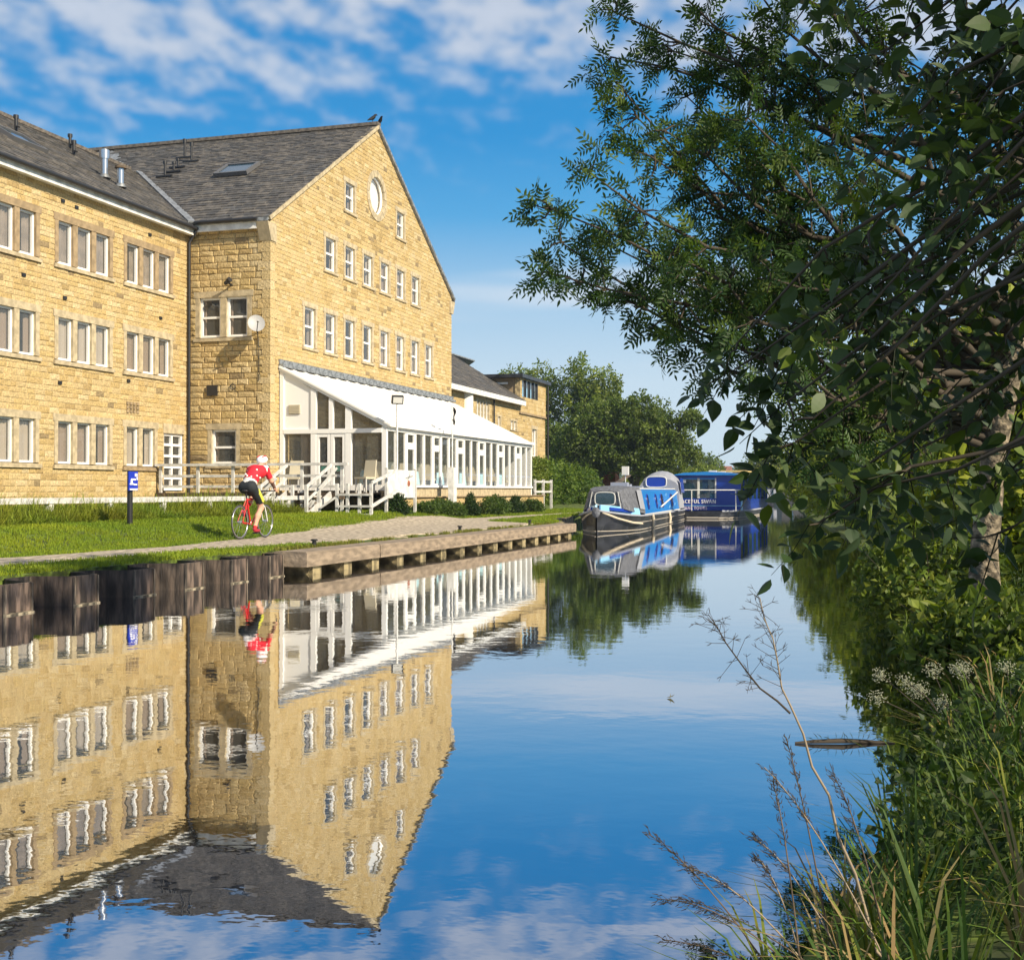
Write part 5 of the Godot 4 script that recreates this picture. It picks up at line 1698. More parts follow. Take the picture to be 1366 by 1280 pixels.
func trip_boat() -> void:
	var x0 := -9.9
	var x1 := -6.65
	var cx := (x0 + x1) / 2.0
	var hw := (x1 - x0) / 2.0
	var b := thing("trip_boat", "wide dark blue trip boat with lettered front and big side windows", "boat", Vector3(cx, 0, -66.0))
	var st := [[-58.9, 0.9, 0.7, 0.42], [-59.2, hw * 0.82, hw * 0.72, 0.42], [-60.0, hw * 1.0, hw * 0.96, 0.42], [-61.5, hw * 1.05, hw * 1.02, 0.40], [-72.0, hw * 1.05, hw * 1.02, 0.40], [-75.0, hw * 0.95, hw * 0.85, 0.42], [-76.5, hw * 0.6, hw * 0.45, 0.45]]
	hull(b, cx, st, M.hull_black)
	var bow := MB.new()
	bow.quad(Vector3(cx - 0.9, 0.42, -58.9), Vector3(cx + 0.9, 0.42, -58.9), Vector3(cx + 0.7, -0.3, -58.92), Vector3(cx - 0.7, -0.3, -58.92), Vector3(0, 0, 1))
	obj(bow, "bow_plate", M.hull_black, b)
	rub(b, "waterline_strip", M.waterline, cx, st, 0.22, 0.04)
	atube("waterline_strip", M.waterline, b, [Vector3(cx - 0.75, 0.1, -58.86), Vector3(cx + 0.75, 0.1, -58.86)], 0.05, 6)
	rub(b, "gunwale", M.canvas_pale, cx, st, 1.0, 0.05)
	var zf := -60.4
	# cabin as a shell of front, sides and roof
	var yt := 2.14
	var fm := MB.new()
	fm.box(x0, 0.42, zf - 0.08, x1, 1.02, zf)
	fm.box(x0, 1.02, zf - 0.08, cx - 1.30, yt, zf)
	fm.box(cx + 0.45, 1.02, zf - 0.08, x1, yt, zf)
	fm.box(cx - 1.30, 2.0, zf - 0.08, cx + 0.45, yt, zf)
	obj(fm, "cabin_front", M.boat_navy, b)
	var wf := holder("front_window", b, Vector3(cx, 1.0, zf))
	for q in [[cx - 1.30, cx - 1.24], [cx - 0.46, cx - 0.36], [cx + 0.39, cx + 0.45]]:
		abox("frame", M.trim, wf, Vector3(q[0], 1.02, zf - 0.06), Vector3(q[1], 2.0, zf + 0.03))
	abox("frame", M.boat_blue, wf, Vector3(cx - 1.24, 1.94, zf - 0.06), Vector3(cx + 0.39, 2.0, zf + 0.028))
	for q in [[cx - 1.24, cx - 0.46], [cx - 0.36, cx + 0.39]]:
		var pm := MB.new()
		pm.quad(Vector3(q[0], 1.02, zf - 0.02), Vector3(q[1], 1.02, zf - 0.02), Vector3(q[1], 1.94, zf - 0.02), Vector3(q[0], 1.94, zf - 0.02), Vector3(0, 0, 1))
		obj(pm, "pane", M.tinted_glass, wf)
	abox("notice", M.white_print, wf, Vector3(cx - 1.2, 1.78, zf - 0.012), Vector3(cx - 1.02, 1.92, zf - 0.005))
	for x in [x0, x1 - 0.06]:
		abox("cabin_side", M.boat_navy, b, Vector3(x, 0.42, -74.6), Vector3(x + 0.06, 0.95, zf - 0.08))
		abox("cabin_side", M.boat_navy, b, Vector3(x, 1.98, -74.6), Vector3(x + 0.06, yt, zf - 0.08))
		for z in [-60.55, -62.0, -64.2, -66.4, -68.6, -70.8, -73.0, -74.5]:
			abox("side_pillar", M.brown_wood if z > -61.0 else M.boat_navy, b, Vector3(x - 0.004, 0.95, z - 0.09), Vector3(x + 0.064, 1.98, z + 0.09))
		var pm := MB.new()
		pm.quad(Vector3(x + 0.03, 0.95, zf - 0.1), Vector3(x + 0.03, 0.95, -74.5), Vector3(x + 0.03, 1.98, -74.5), Vector3(x + 0.03, 1.98, zf - 0.1), SX)
		obj(pm, "side_pane", M.tinted_glass, b)
	abox("cabin_back", M.boat_navy, b, Vector3(x0, 0.42, -74.7), Vector3(x1, yt, -74.62))
	abox("inner_floor", M.brown_wood, b, Vector3(x0 + 0.1, 0.45, -74.5), Vector3(x1 - 0.1, 0.5, zf - 0.15))
	var rm := MB.new()
	var rs := []
	for z in [-60.2, -74.9]:
		rs.append([Vector3(x0 - 0.1, yt, z), Vector3(x0 + 0.5, yt + 0.12, z), Vector3(cx, yt + 0.17, z), Vector3(x1 - 0.5, yt + 0.12, z), Vector3(x1 + 0.1, yt, z)])
	rm.loft(rs, false, Vector3(cx, 0, -67))
	for rr in rs:
		for i in range(1, 4):
			rm.tri(rr[0], rr[i], rr[i + 1], Vector3(0, 0, 1 if rr == rs[0] else -1))
	obj(rm, "roof", M.boat_blue, b)
	abar("roof_edge", M.trim, b, Vector3(x1 + 0.1, yt + 0.01, -60.2), Vector3(x1 + 0.1, yt + 0.01, -74.9), 0.08, 0.06)
	for z in [-62.5, -66.0, -69.0]:
		abox("roof_vent", M.trim, b, Vector3(cx - 0.2, yt + 0.15, z - 0.2), Vector3(cx + 0.2, yt + 0.27, z))
	# front rail
	atube("rail", M.trim, b, [Vector3(x0 + 0.1, 1.42, -59.4), Vector3(x1 - 0.1, 1.42, -59.4), Vector3(x1 - 0.02, 1.42, -60.3)], 0.03, 6)
	for x in [x0 + 0.15, cx - 0.6, x1 - 0.12]:
		atube("stanchion", M.trim, b, [Vector3(x, 0.42, -59.4), Vector3(x, 1.42, -59.4)], 0.025, 6)
	abox("side_locker", M.boat_sky, b, Vector3(x1 + 0.0, 0.45, -60.9), Vector3(x1 + 0.05, 1.2, -60.42))
	abar("front_line", M.boat_sky, b, Vector3(x0, 0.66, zf + 0.01), Vector3(x1, 0.66, zf + 0.01), 0.012, 0.03)
	text(b, "PEACEFUL SWAN", Vector3(cx - 0.55, 0.86, zf + 0.012), 0.20, M.white_print)
	text(b, "CANAL TOURS", Vector3(cx - 0.68, 0.54, zf + 0.012), 0.17, mat("pink_print", Color(0.62, 0.55, 0.75), 0.5))

func text(parent: Node3D, s: String, at: Vector3, size: float, m: Material) -> void:
	var f := SystemFont.new()
	f.font_names = PackedStringArray(["Droid Sans"])
	f.font_weight = 700
	var t := TextMesh.new()
	t.text = s
	t.font = f
	t.font_size = 32
	t.pixel_size = size / 32.0 * 1.25
	t.depth = 0.012
	var o := MeshInstance3D.new()
	o.name = "lettering"
	o.mesh = t
	o.material_override = m
	parent.add_child(o, true)
	o.position = at - base_of.get(parent, Vector3.ZERO)

func far_boats() -> void:
	var labs := ["pale grey sided narrowboat moored at the far bend", "dark narrowboat half hidden by the trees at the far bend"]
	for k in 2:
		var c: Vector3 = [Vector3(-10.4, 0, -126.0), Vector3(-6.9, 0, -118.0)][k]
		var b := thing("far_narrowboat", labs[k], "boat", c, "boats at the far bend")
		var bs := Basis(Vector3.UP, [0.20, 0.35][k])
		var L := 2.6
		var mb := MB.new()
		mb.obox(c + Vector3(0, 0.2, 0), bs, Vector3(L * 2.2, 0.6, 2.0))
		mb.obox(c + bs.x * L * 1.12 + Vector3(0, 0.28, 0), bs * Basis(Vector3.UP, PI / 4), Vector3(1.3, 0.6, 1.3))
		obj(mb, "hull", M.hull_black, b)
		mb = MB.new()
		mb.hexa([c + bs * Vector3(-L, 0.5, -0.9), c + bs * Vector3(L * 0.8, 0.5, -0.9), c + bs * Vector3(L * 0.8, 0.5, 0.9), c + bs * Vector3(-L, 0.5, 0.9), c + bs * Vector3(-L, 1.6, -0.75), c + bs * Vector3(L * 0.78, 1.6, -0.75), c + bs * Vector3(L * 0.78, 1.6, 0.75), c + bs * Vector3(-L, 1.6, 0.75)])
		obj(mb, "cabin", M.canvas_pale if k == 0 else M.hull_black, b)
		mb = MB.new()
		mb.obox(c + Vector3(0, 1.64, 0) - bs.x * L * 0.1, bs, Vector3(L * 1.85, 0.08, 1.7))
		obj(mb, "roof", M.hull_black, b)
		for x in [-1.6, -0.4, 0.9]:
			mb = MB.new()
			mb.obox(c + bs * Vector3(x, 1.08, 0.86), bs, Vector3(0.14, 0.9, 0.1))
			obj(mb, "window", M.tinted_glass, b)

# ------------------------------------------------------------------ cyclist
# bones: [a, b, ra, rb, colour]; meshes the smooth union of tapered capsules as surface nets
func sdf_into(mb: MB, bones: Array, h: float, k: float) -> void:
	var lo := Vector3.INF
	var hi := -Vector3.INF
	for b in bones:
		for e in [[b[0], b[2]], [b[1], b[3]]]:
			var p: Vector3 = e[0]
			var rr: float = e[1] + k + h * 2.0
			lo = lo.min(p - Vector3.ONE * rr)
			hi = hi.max(p + Vector3.ONE * rr)
	var n := Vector3i(((hi - lo) / h).ceil()) + Vector3i.ONE
	var f := PackedFloat32Array()
	f.resize(n.x * n.y * n.z)
	f.fill(1.0)
	var owner_of := PackedInt32Array()
	owner_of.resize(f.size())
	var best := f.duplicate()
	for bi in bones.size():
		var b: Array = bones[bi]
		var a: Vector3 = b[0]
		var d: Vector3 = b[1] - a
		var ra: float = b[2]
		var rb: float = b[3]
		var dl := maxf(d.length_squared(), 1e-9)
		var mg := maxf(ra, rb) + k + h * 2.0
		var l0 := Vector3i(((a.min(b[1]) - Vector3.ONE * mg - lo) / h).floor()).clamp(Vector3i.ZERO, n - Vector3i.ONE)
		var l1 := Vector3i(((a.max(b[1]) + Vector3.ONE * mg - lo) / h).ceil()).clamp(Vector3i.ZERO, n - Vector3i.ONE)
		for z in range(l0.z, l1.z + 1):
			for y in range(l0.y, l1.y + 1):
				for x in range(l0.x, l1.x + 1):
					var p := lo + Vector3(x, y, z) * h
					var t := clampf((p - a).dot(d) / dl, 0.0, 1.0)
					var di := p.distance_to(a + d * t) - lerpf(ra, rb, t)
					var i := x + n.x * (y + n.y * z)
					if di < best[i]:
						best[i] = di
						owner_of[i] = bi
					var q := f[i]
					var hh := clampf(0.5 + 0.5 * (q - di) / k, 0.0, 1.0)
					f[i] = lerpf(q, di, hh) - k * hh * (1.0 - hh)
	var vert := {}
	var grad := func(x: int, y: int, z: int) -> Vector3:
		var i := x + n.x * (y + n.y * z)
		return Vector3(f[i + 1] - f[i], f[i + n.x] - f[i], f[i + n.x * n.y] - f[i])
	var sx := 1
	var sy := n.x
	var sz := n.x * n.y
	for z in range(1, n.z - 2):
		for y in range(1, n.y - 2):
			for x in range(1, n.x - 2):
				var i := x + sy * y + sz * z
				var c := [f[i], f[i + sx], f[i + sy], f[i + sx + sy], f[i + sz], f[i + sx + sz], f[i + sy + sz], f[i + sx + sy + sz]]
				var neg := 0
				for q in c:
					if q < 0.0:
						neg += 1
				if neg == 0 or neg == 8:
					continue
				var acc := Vector3.ZERO
				var cnt := 0
				for e in [[0, 1], [2, 3], [4, 5], [6, 7], [0, 2], [1, 3], [4, 6], [5, 7], [0, 4], [1, 5], [2, 6], [3, 7]]:
					if (c[e[0]] < 0.0) != (c[e[1]] < 0.0):
						var t: float = c[e[0]] / (c[e[0]] - c[e[1]])
						var pa := Vector3(e[0] & 1, (e[0] >> 1) & 1, e[0] >> 2)
						var pb := Vector3(e[1] & 1, (e[1] >> 1) & 1, e[1] >> 2)
						acc += pa.lerp(pb, t)
						cnt += 1
				vert[i] = [lo + (Vector3(x, y, z) + acc / cnt) * h, (grad.call(x, y, z) as Vector3).normalized(), owner_of[i]]
	for z in range(2, n.z - 2):
		for y in range(2, n.y - 2):
			for x in range(2, n.x - 2):
				var i := x + sy * y + sz * z
				for ax in [[sx, sy, sz], [sy, sx, sz], [sz, sx, sy]]:
					if (f[i] < 0.0) == (f[i + ax[0]] < 0.0):
						continue
					var q := [i, i - ax[1], i - ax[1] - ax[2], i - ax[2]]
					if not (vert.has(q[0]) and vert.has(q[1]) and vert.has(q[2]) and vert.has(q[3])):
						continue
					mb.col = bones[vert[i][2]][4]
					mb.stri(vert[q[0]][0], vert[q[1]][0], vert[q[2]][0], vert[q[0]][1], vert[q[1]][1], vert[q[2]][1])
					mb.stri(vert[q[0]][0], vert[q[2]][0], vert[q[3]][0], vert[q[0]][1], vert[q[2]][1], vert[q[3]][1])

func cyclist() -> void:
	var at := Vector3(-12.0, gh(-12.0, -22.0) + 0.03, -22.0)
	var bk := thing("bicycle", "red road bicycle with white fork being ridden along the towpath", "bicycle", at)
	var P := func(x: float, y: float, z: float) -> Vector3: return at + Vector3(x, y, z)
	var R := 0.335
	for w in [0.50, -0.52]:
		var wh := holder("wheel", bk, P.call(0, R, w))
		var ty := []
		var rim := []
		for i in 33:
			var a := TAU * i / 32.0
			ty.append(P.call(0, R + sin(a) * (R - 0.012), w + cos(a) * (R - 0.012)))
			rim.append(P.call(0, R + sin(a) * (R - 0.035), w + cos(a) * (R - 0.035)))
		atube("tyre", M.tyre, wh, ty, 0.014, 8)
		atube("rim", M.steel, wh, rim, 0.011, 6)
		var sp := MB.new()
		for i in 16:
			var a := TAU * i / 16.0
			sp.bar(P.call(0.02 * (1 if i % 2 else -1), R, w), P.call(0, R + sin(a) * 0.3, w + cos(a) * 0.3), 0.003, 0.003)
		obj(sp, "spokes", M.steel, wh)
		atube("hub", M.steel, wh, [P.call(-0.05, R, w), P.call(0.05, R, w)], 0.022, 8)
	var bb: Vector3 = P.call(0, 0.28, 0.08)
	var seat: Vector3 = P.call(0, 0.80, 0.24)
	var head: Vector3 = P.call(0, 0.82, -0.36)
	var headlow: Vector3 = P.call(0, 0.66, -0.40)
	var fm := MB.new()
	fm.tube([bb, seat], [0.018, 0.018], 8)
	fm.tube([bb, headlow], [0.022, 0.022], 8)
	fm.tube([P.call(0, 0.76, 0.23), head], [0.018, 0.018], 8)
	fm.tube([headlow, head], [0.024, 0.024], 8)
	for s in [-1, 1]:
		fm.tube([bb + Vector3(0.03 * s, 0, 0), P.call(0.06 * s, R, 0.5)], [0.011, 0.01], 6)
		fm.tube([seat + Vector3(0.02 * s, -0.05, 0), P.call(0.06 * s, R, 0.5)], [0.01, 0.009], 6)
	obj(fm, "frame", M.red_frame, bk)
	for s in [-1, 1]:
		atube("fork", M.white_paint, bk, [headlow + Vector3(0.02 * s, 0, 0), P.call(0.05 * s, 0.6, -0.42), P.call(0.05 * s, R, -0.52)], 0.013, 6)
	atube("seat_post", M.black_metal, bk, [seat, P.call(0, 0.93, 0.27)], 0.014, 6)
	var sd := MB.new()
	sd.ellipsoid(P.call(0, 0.945, 0.28), Vector3(0.075, 0.025, 0.09), 12, 6)
	sd.ellipsoid(P.call(0, 0.945, 0.17), Vector3(0.03, 0.02, 0.12), 10, 6)
	obj(sd, "saddle", M.black_metal, bk)
	atube("stem", M.black_metal, bk, [head, P.call(0, 0.92, -0.38), P.call(0, 0.94, -0.47)], 0.015, 6)
	atube("handlebar", M.black_metal, bk, [P.call(-0.21, 0.94, -0.60), P.call(-0.21, 0.94, -0.5), P.call(-0.15, 0.94, -0.47), P.call(0.15, 0.94, -0.47), P.call(0.21, 0.94, -0.5), P.call(0.21, 0.94, -0.60), P.call(0.21, 0.85, -0.62), P.call(0.21, 0.80, -0.55)], 0.014, 6)
	for s in [1, -1]:
		var pe: Vector3 = P.call(0.10 * s, 0.28 - 0.17 * s, 0.08 - 0.02 * s)
		atube("crank", M.black_metal, bk, [bb + Vector3(0.07 * s, 0, 0), pe], 0.012, 6)
		abox("pedal", M.black_metal, bk, pe - Vector3(0.05, 0.012, 0.04), pe + Vector3(0.05, 0.012, 0.04))
	var ch := []
	for i in 17:
		ch.append(bb + Vector3(0.05, sin(TAU * i / 16.0) * 0.09, cos(TAU * i / 16.0) * 0.09))
	atube("chainring", M.steel, bk, ch, 0.006, 5)
	# rider
	var r := thing("person", "cyclist in red and white spotted jersey and white helmet leaning over the bars", "person", at + Vector3(0, 0.1, 0))
	var red := Color(0.60, 0.015, 0.03)
	var white := Color(0.75, 0.74, 0.72)
	var black := Color(0.015, 0.018, 0.02)
	var green := Color(0.62, 0.60, 0.58)
	var yel := Color(0.55, 0.55, 0.06)
	var skin := Color(0.58, 0.33, 0.23)
	var sock := Color(0.5, 0.02, 0.03)
	var mb := MB.new()
	var body := []
	var B := func(a: Vector3, b: Vector3, ra: float, rb: float, c: Color) -> void: body.append([at + a, at + b, ra, rb, c])
	B.call(Vector3(-0.06, 1.02, 0.20), Vector3(0.06, 1.02, 0.20), 0.125, 0.125, black)
	B.call(Vector3(0, 1.06, 0.16), Vector3(0, 1.12, 0.10), 0.135, 0.135, green)
	B.call(Vector3(0, 1.16, 0.07), Vector3(0, 1.31, -0.10), 0.14, 0.15, red)
	B.call(Vector3(-0.08, 1.32, -0.14), Vector3(0.08, 1.32, -0.14), 0.135, 0.135, red)
	B.call(Vector3(-0.15, 1.37, -0.22), Vector3(0.15, 1.37, -0.22), 0.085, 0.085, white)
	B.call(Vector3(0, 1.38, -0.24), Vector3(0, 1.46, -0.33), 0.06, 0.055, skin)
	for s in [-1.0, 1.0]:
		B.call(Vector3(0.17 * s, 1.37, -0.22), Vector3(0.21 * s, 1.22, -0.30), 0.068, 0.056, red)
		B.call(Vector3(0.21 * s, 1.22, -0.30), Vector3(0.23 * s, 1.14, -0.34), 0.05, 0.046, skin)
		B.call(Vector3(0.23 * s, 1.14, -0.34), Vector3(0.21 * s, 0.99, -0.53), 0.044, 0.03, Color(0.16, 0.09, 0.07))
	# right leg long, left leg raised
	B.call(Vector3(0.09, 0.99, 0.18), Vector3(0.11, 0.74, -0.08), 0.10, 0.078, black)
	B.call(Vector3(0.13, 0.93, 0.08), Vector3(0.14, 0.76, -0.08), 0.07, 0.062, yel)
	B.call(Vector3(0.11, 0.74, -0.08), Vector3(0.11, 0.60, -0.13), 0.066, 0.056, skin)
	B.call(Vector3(0.11, 0.60, -0.13), Vector3(0.11, 0.44, 0.0), 0.054, 0.056, skin)
	B.call(Vector3(0.11, 0.44, 0.0), Vector3(0.11, 0.24, 0.10), 0.054, 0.036, skin)
	B.call(Vector3(0.11, 0.24, 0.10), Vector3(0.11, 0.17, 0.12), 0.037, 0.037, sock)
	B.call(Vector3(-0.09, 0.99, 0.18), Vector3(-0.11, 0.92, -0.10), 0.10, 0.08, black)
	B.call(Vector3(-0.11, 0.92, -0.10), Vector3(-0.11, 0.86, -0.22), 0.066, 0.058, skin)
	B.call(Vector3(-0.11, 0.86, -0.22), Vector3(-0.11, 0.70, -0.05), 0.055, 0.056, skin)
	B.call(Vector3(-0.11, 0.70, -0.05), Vector3(-0.11, 0.56, 0.12), 0.052, 0.036, sock)
	sdf_into(mb, body, 0.014, 0.035)
	# head with nose, chin and ears
	var hc := at + Vector3(0, 1.50, -0.40)
	var hb := [[hc + Vector3(0, 0.03, 0.02), hc + Vector3(0, 0.02, -0.02), 0.088, 0.085, skin], [hc + Vector3(0, -0.05, -0.06), hc + Vector3(0, -0.07, -0.05), 0.055, 0.045, skin], [hc + Vector3(0, 0.0, -0.095), hc + Vector3(0, -0.02, -0.115), 0.012, 0.014, skin], [hc + Vector3(0.085, 0.0, 0.01), hc + Vector3(0.09, -0.03, 0.01), 0.014, 0.010, skin], [hc + Vector3(-0.085, 0.0, 0.01), hc + Vector3(-0.09, -0.03, 0.01), 0.014, 0.010, skin], [hc + Vector3(0, -0.06, 0.05), at + Vector3(0, 1.42, -0.30), 0.05, 0.055, skin], [hc + Vector3(-0.02, -0.055, -0.10), hc + Vector3(0.02, -0.055, -0.10), 0.008, 0.008, Color(0.35, 0.12, 0.1)]]
	sdf_into(mb, hb, 0.007, 0.02)
	for s in [-1.0, 1.0]:
		# hand on the brake hood: palm, four fingers curled round, thumb inside
		var hp := at + Vector3(0.21 * s, 0.985, -0.535)
		var hand := [[hp + Vector3(0, 0.0, 0.03), hp + Vector3(0, -0.005, -0.03), 0.026, 0.026, skin]]
		for i in 4:
			var zz := -0.045 + i * 0.021
			var ln: float = [0.034, 0.040, 0.038, 0.030][i]
			hand.append([hp + Vector3(0.012 * s, 0.004, zz), hp + Vector3(0.034 * s, -0.018, zz - 0.004), 0.0095, 0.009, skin])
			hand.append([hp + Vector3(0.034 * s, -0.018, zz - 0.004), hp + Vector3(0.022 * s, -0.018 - ln, zz - 0.006), 0.009, 0.008, skin])
		hand.append([hp + Vector3(-0.012 * s, 0.0, 0.015), hp + Vector3(-0.034 * s, -0.012, -0.012), 0.011, 0.010, skin])
		hand.append([hp + Vector3(-0.034 * s, -0.012, -0.012), hp + Vector3(-0.026 * s, -0.03, -0.036), 0.010, 0.008, skin])
		sdf_into(mb, hand, 0.005, 0.006)
	obj(mb, "body", M.cloth, r)
	# white spots on the jersey
	var spots := MB.new()
	spots.col = white
	for q in [[0.13, 1.24, 0.07], [0.145, 1.30, -0.06], [0.10, 1.36, 0.02], [0.02, 1.33, 0.06], [-0.08, 1.27, 0.14], [0.06, 1.22, 0.17], [-0.02, 1.24, 0.19], [-0.12, 1.34, -0.02], [0.15, 1.20, -0.02]]:
		spots.ellipsoid(at + Vector3(q[0], q[1], q[2]), Vector3(0.022, 0.022, 0.022), 10, 6)
	obj(spots, "jersey_spots", M.cloth, r)
	var hm := MB.new()
	hm.col = Color(0.8, 0.8, 0.8)
	hm.ellipsoid(hc + Vector3(0, 0.065, 0.015), Vector3(0.105, 0.085, 0.145), 16, 10, Basis(Vector3.RIGHT, 0.2))
	hm.col = Color(0.55, 0.03, 0.04)
	for s in [-1, 1]:
		hm.tube([hc + Vector3(0.055 * s, 0.125, -0.09), hc + Vector3(0.06 * s, 0.145, 0.0), hc + Vector3(0.055 * s, 0.12, 0.12)], [0.008, 0.014, 0.008], 6)
	obj(hm, "helmet", M.cloth, r)
	for s in [1, -1]:
		var pe := at + Vector3(0.11 * s, 0.28 - 0.17 * s + 0.045, 0.08 - 0.02 * s)
		var sm := MB.new()
		sm.col = Color(0.32, 0.02, 0.04)
		sm.ellipsoid(pe + Vector3(0, 0.0, -0.03), Vector3(0.042, 0.036, 0.13), 12, 8)
		sm.ellipsoid(pe + Vector3(0, 0.03, 0.06), Vector3(0.038, 0.045, 0.05), 10, 6)
		obj(sm, "shoe", M.cloth, r)

# ------------------------------------------------------------------ leaves
func leaf_into(mb: MB, o: Vector3, dir: Vector3, side: Vector3, ln: float, wd: float, fold := 0.25, seg := 1) -> void:
	var nrm := dir.cross(side).normalized()
	var prevl := o
	var prevr := o
	var prevm := o
	for i in range(1, seg + 2):
		var t := float(i) / (seg + 1)
		var w := wd * 0.5 * sin(PI * pow(t, 0.75)) if i <= seg else 0.0
		if seg == 1 and i == 1:
			w = wd * 0.5
		var m := o + dir * ln * t - nrm * ln * 0.12 * t * t
		var l := m + side * w + nrm * w * fold
		var r := m - side * w + nrm * w * fold
		if i == 1:
			mb.tri(prevm, l, m, nrm)
			mb.tri(prevm, m, r, nrm)
		elif i == seg + 1:
			mb.tri(prevl, m, prevm, nrm)
			mb.tri(prevm, m, prevr, nrm)
		else:
			mb.quad(prevl, l, m, prevm, nrm)
			mb.quad(prevm, m, r, prevr, nrm)
		prevl = l
		prevr = r
		prevm = m

func rdir(r: RandomNumberGenerator) -> Vector3:
	var z := r.randf_range(-1.0, 1.0)
	var a := r.randf() * TAU
	return Vector3(cos(a) * sqrt(1.0 - z * z), z, sin(a) * sqrt(1.0 - z * z))

func clump(n: int, ln: float, wd: float, spread: float, sd: int, down := 0.0) -> ArrayMesh:
	var r := RandomNumberGenerator.new()
	r.seed = sd
	var mb := MB.new()
	for i in n:
		var p := rdir(r) * spread * pow(r.randf(), 0.5)
		var d := (rdir(r) + Vector3(0, -down, 0)).normalized()
		var s := d.cross(rdir(r)).normalized()
		var g := r.randf_range(0.75, 1.25)
		mb.col = Color(g * r.randf_range(0.9, 1.1), g, g)
		leaf_into(mb, p, d, s, ln * r.randf_range(0.7, 1.2), wd * r.randf_range(0.8, 1.2))
	return mb.mesh()

var CL := {}
func clumps() -> void:
	CL.far = [clump(14, 0.42, 0.26, 0.55, 1), clump(14, 0.40, 0.24, 0.55, 2), clump(12, 0.45, 0.22, 0.6, 3)]
	CL.mid = [clump(16, 0.17, 0.09, 0.28, 4), clump(16, 0.16, 0.08, 0.28, 5)]
	CL.shrub = [clump(18, 0.10, 0.06, 0.16, 6), clump(18, 0.11, 0.05, 0.16, 7)]
	CL.willow = [clump(16, 0.30, 0.06, 0.35, 8, 1.2), clump(16, 0.28, 0.06, 0.35, 9, 1.2)]

# lobes: [centre, radii]; fills each with leaf clumps, thicker towards the outside, with gaps
func crown(parent: Node3D, called: String, lobes: Array, count: int, kind: String, cols: Array, sd: int, gap := 0.0, size := 1.0, m: Material = null) -> void:
	var r := RandomNumberGenerator.new()
	r.seed = sd
	var ns := FastNoiseLite.new()
	ns.seed = sd
	ns.frequency = 0.35
	var ms: Array = CL[kind]
	var xf := []
	var cc := []
	for k in ms.size():
		xf.append([])
		cc.append([])
	var tot := 0.0
	for l in lobes:
		var rr: Vector3 = l[1]
		tot += rr.x * rr.y + rr.x * rr.z + rr.y * rr.z
	for l in lobes:
		var c: Vector3 = l[0]
		var rr: Vector3 = l[1]
		var n := int(count * (rr.x * rr.y + rr.x * rr.z + rr.y * rr.z) / tot)
		for i in n:
			var d := rdir(r)
			var bulge := 1.0 + 0.32 * ns.get_noise_3dv(c * 3.0 + d * 4.5)
			var p := c + d * rr * pow(r.randf(), 0.38) * bulge
			if ns.get_noise_3dv(p * 2.2 / size) < gap - 0.28:
				continue
			var k := r.randi() % ms.size()
			var b := Basis(rdir(r), r.randf() * TAU).scaled(Vector3.ONE * size * r.randf_range(0.7, 1.3))
			if kind == "willow":
				b = Basis(Vector3.UP, r.randf() * TAU).scaled(Vector3.ONE * size * r.randf_range(0.7, 1.3))
			xf[k].append(Transform3D(b, p))
			var base: Color = cols[r.randi() % cols.size()]
			var g := r.randf_range(0.75, 1.3)
			cc[k].append(Color(base.r * g, base.g * g, base.b * g))
	for k in ms.size():
		if xf[k].size():
			scatter(called, ms[k], m if m else M.leaf, parent, xf[k], cc[k])

func wob(a: Vector3, b: Vector3, n: int, amt: float, r: RandomNumberGenerator, sag := 0.0) -> Array:
	var p := []
	for i in n + 1:
		var t := float(i) / n
		var j := rdir(r) * amt * (sin(PI * t) * 0.7 + 0.15 if i > 0 and i < n else 0.0)
		p.append(a.lerp(b, t) + j + Vector3(0, -sag * 4.0 * t * (1.0 - t), 0))
	return p

func tree(called: String, label: String, at: Vector3, lobes: Array, count: int, kind: String, cols: Array, sd: int, tr: float, group := "", gap := 0.0, size := 1.0, bark: Material = null) -> Node3D:
	var r := RandomNumberGenerator.new()
	r.seed = sd * 7 + 1
	var o := thing(called, label, "tree" if called.contains("tree") or called.contains("poplar") or called.contains("willow") else "bush", at, group)
	var bm: Material = bark if bark else M.bark
	var top := Vector3.ZERO
	for l in lobes:
		top += at + l[0]
	top /= lobes.size()
	var mb := MB.new()
	var path := wob(at - Vector3(0, 0.2, 0), top, 6, tr * 0.8, r)
	var rad := []
	for i in 7:
		rad.append(tr * (1.25 - 0.85 * i / 6.0))
	mb.tube(path, rad, 10)
	obj(mb, "trunk", bm, o)
	mb = MB.new()
	var world := []
	for l in lobes:
		var c: Vector3 = at + l[0]
		world.append([c, l[1]])
		var st: Vector3 = path[r.randi_range(2, 4)]
		mb.tube(wob(st, c, 5, tr * 1.2, r), [tr * 0.6, tr * 0.5, tr * 0.42, tr * 0.3, tr * 0.22, tr * 0.1], 7)
		for k in 4:
			var d := rdir(r)
			mb.tube(wob(c.lerp(st, 0.25), c + d * (l[1] as Vector3) * 0.8, 4, tr * 0.6, r), [tr * 0.22, tr * 0.18, tr * 0.14, tr * 0.1, tr * 0.04], 5)
	obj(mb, "limbs", bm, o)
	crown(o, "crown", world, count, kind, cols, sd, gap, size)
	return o

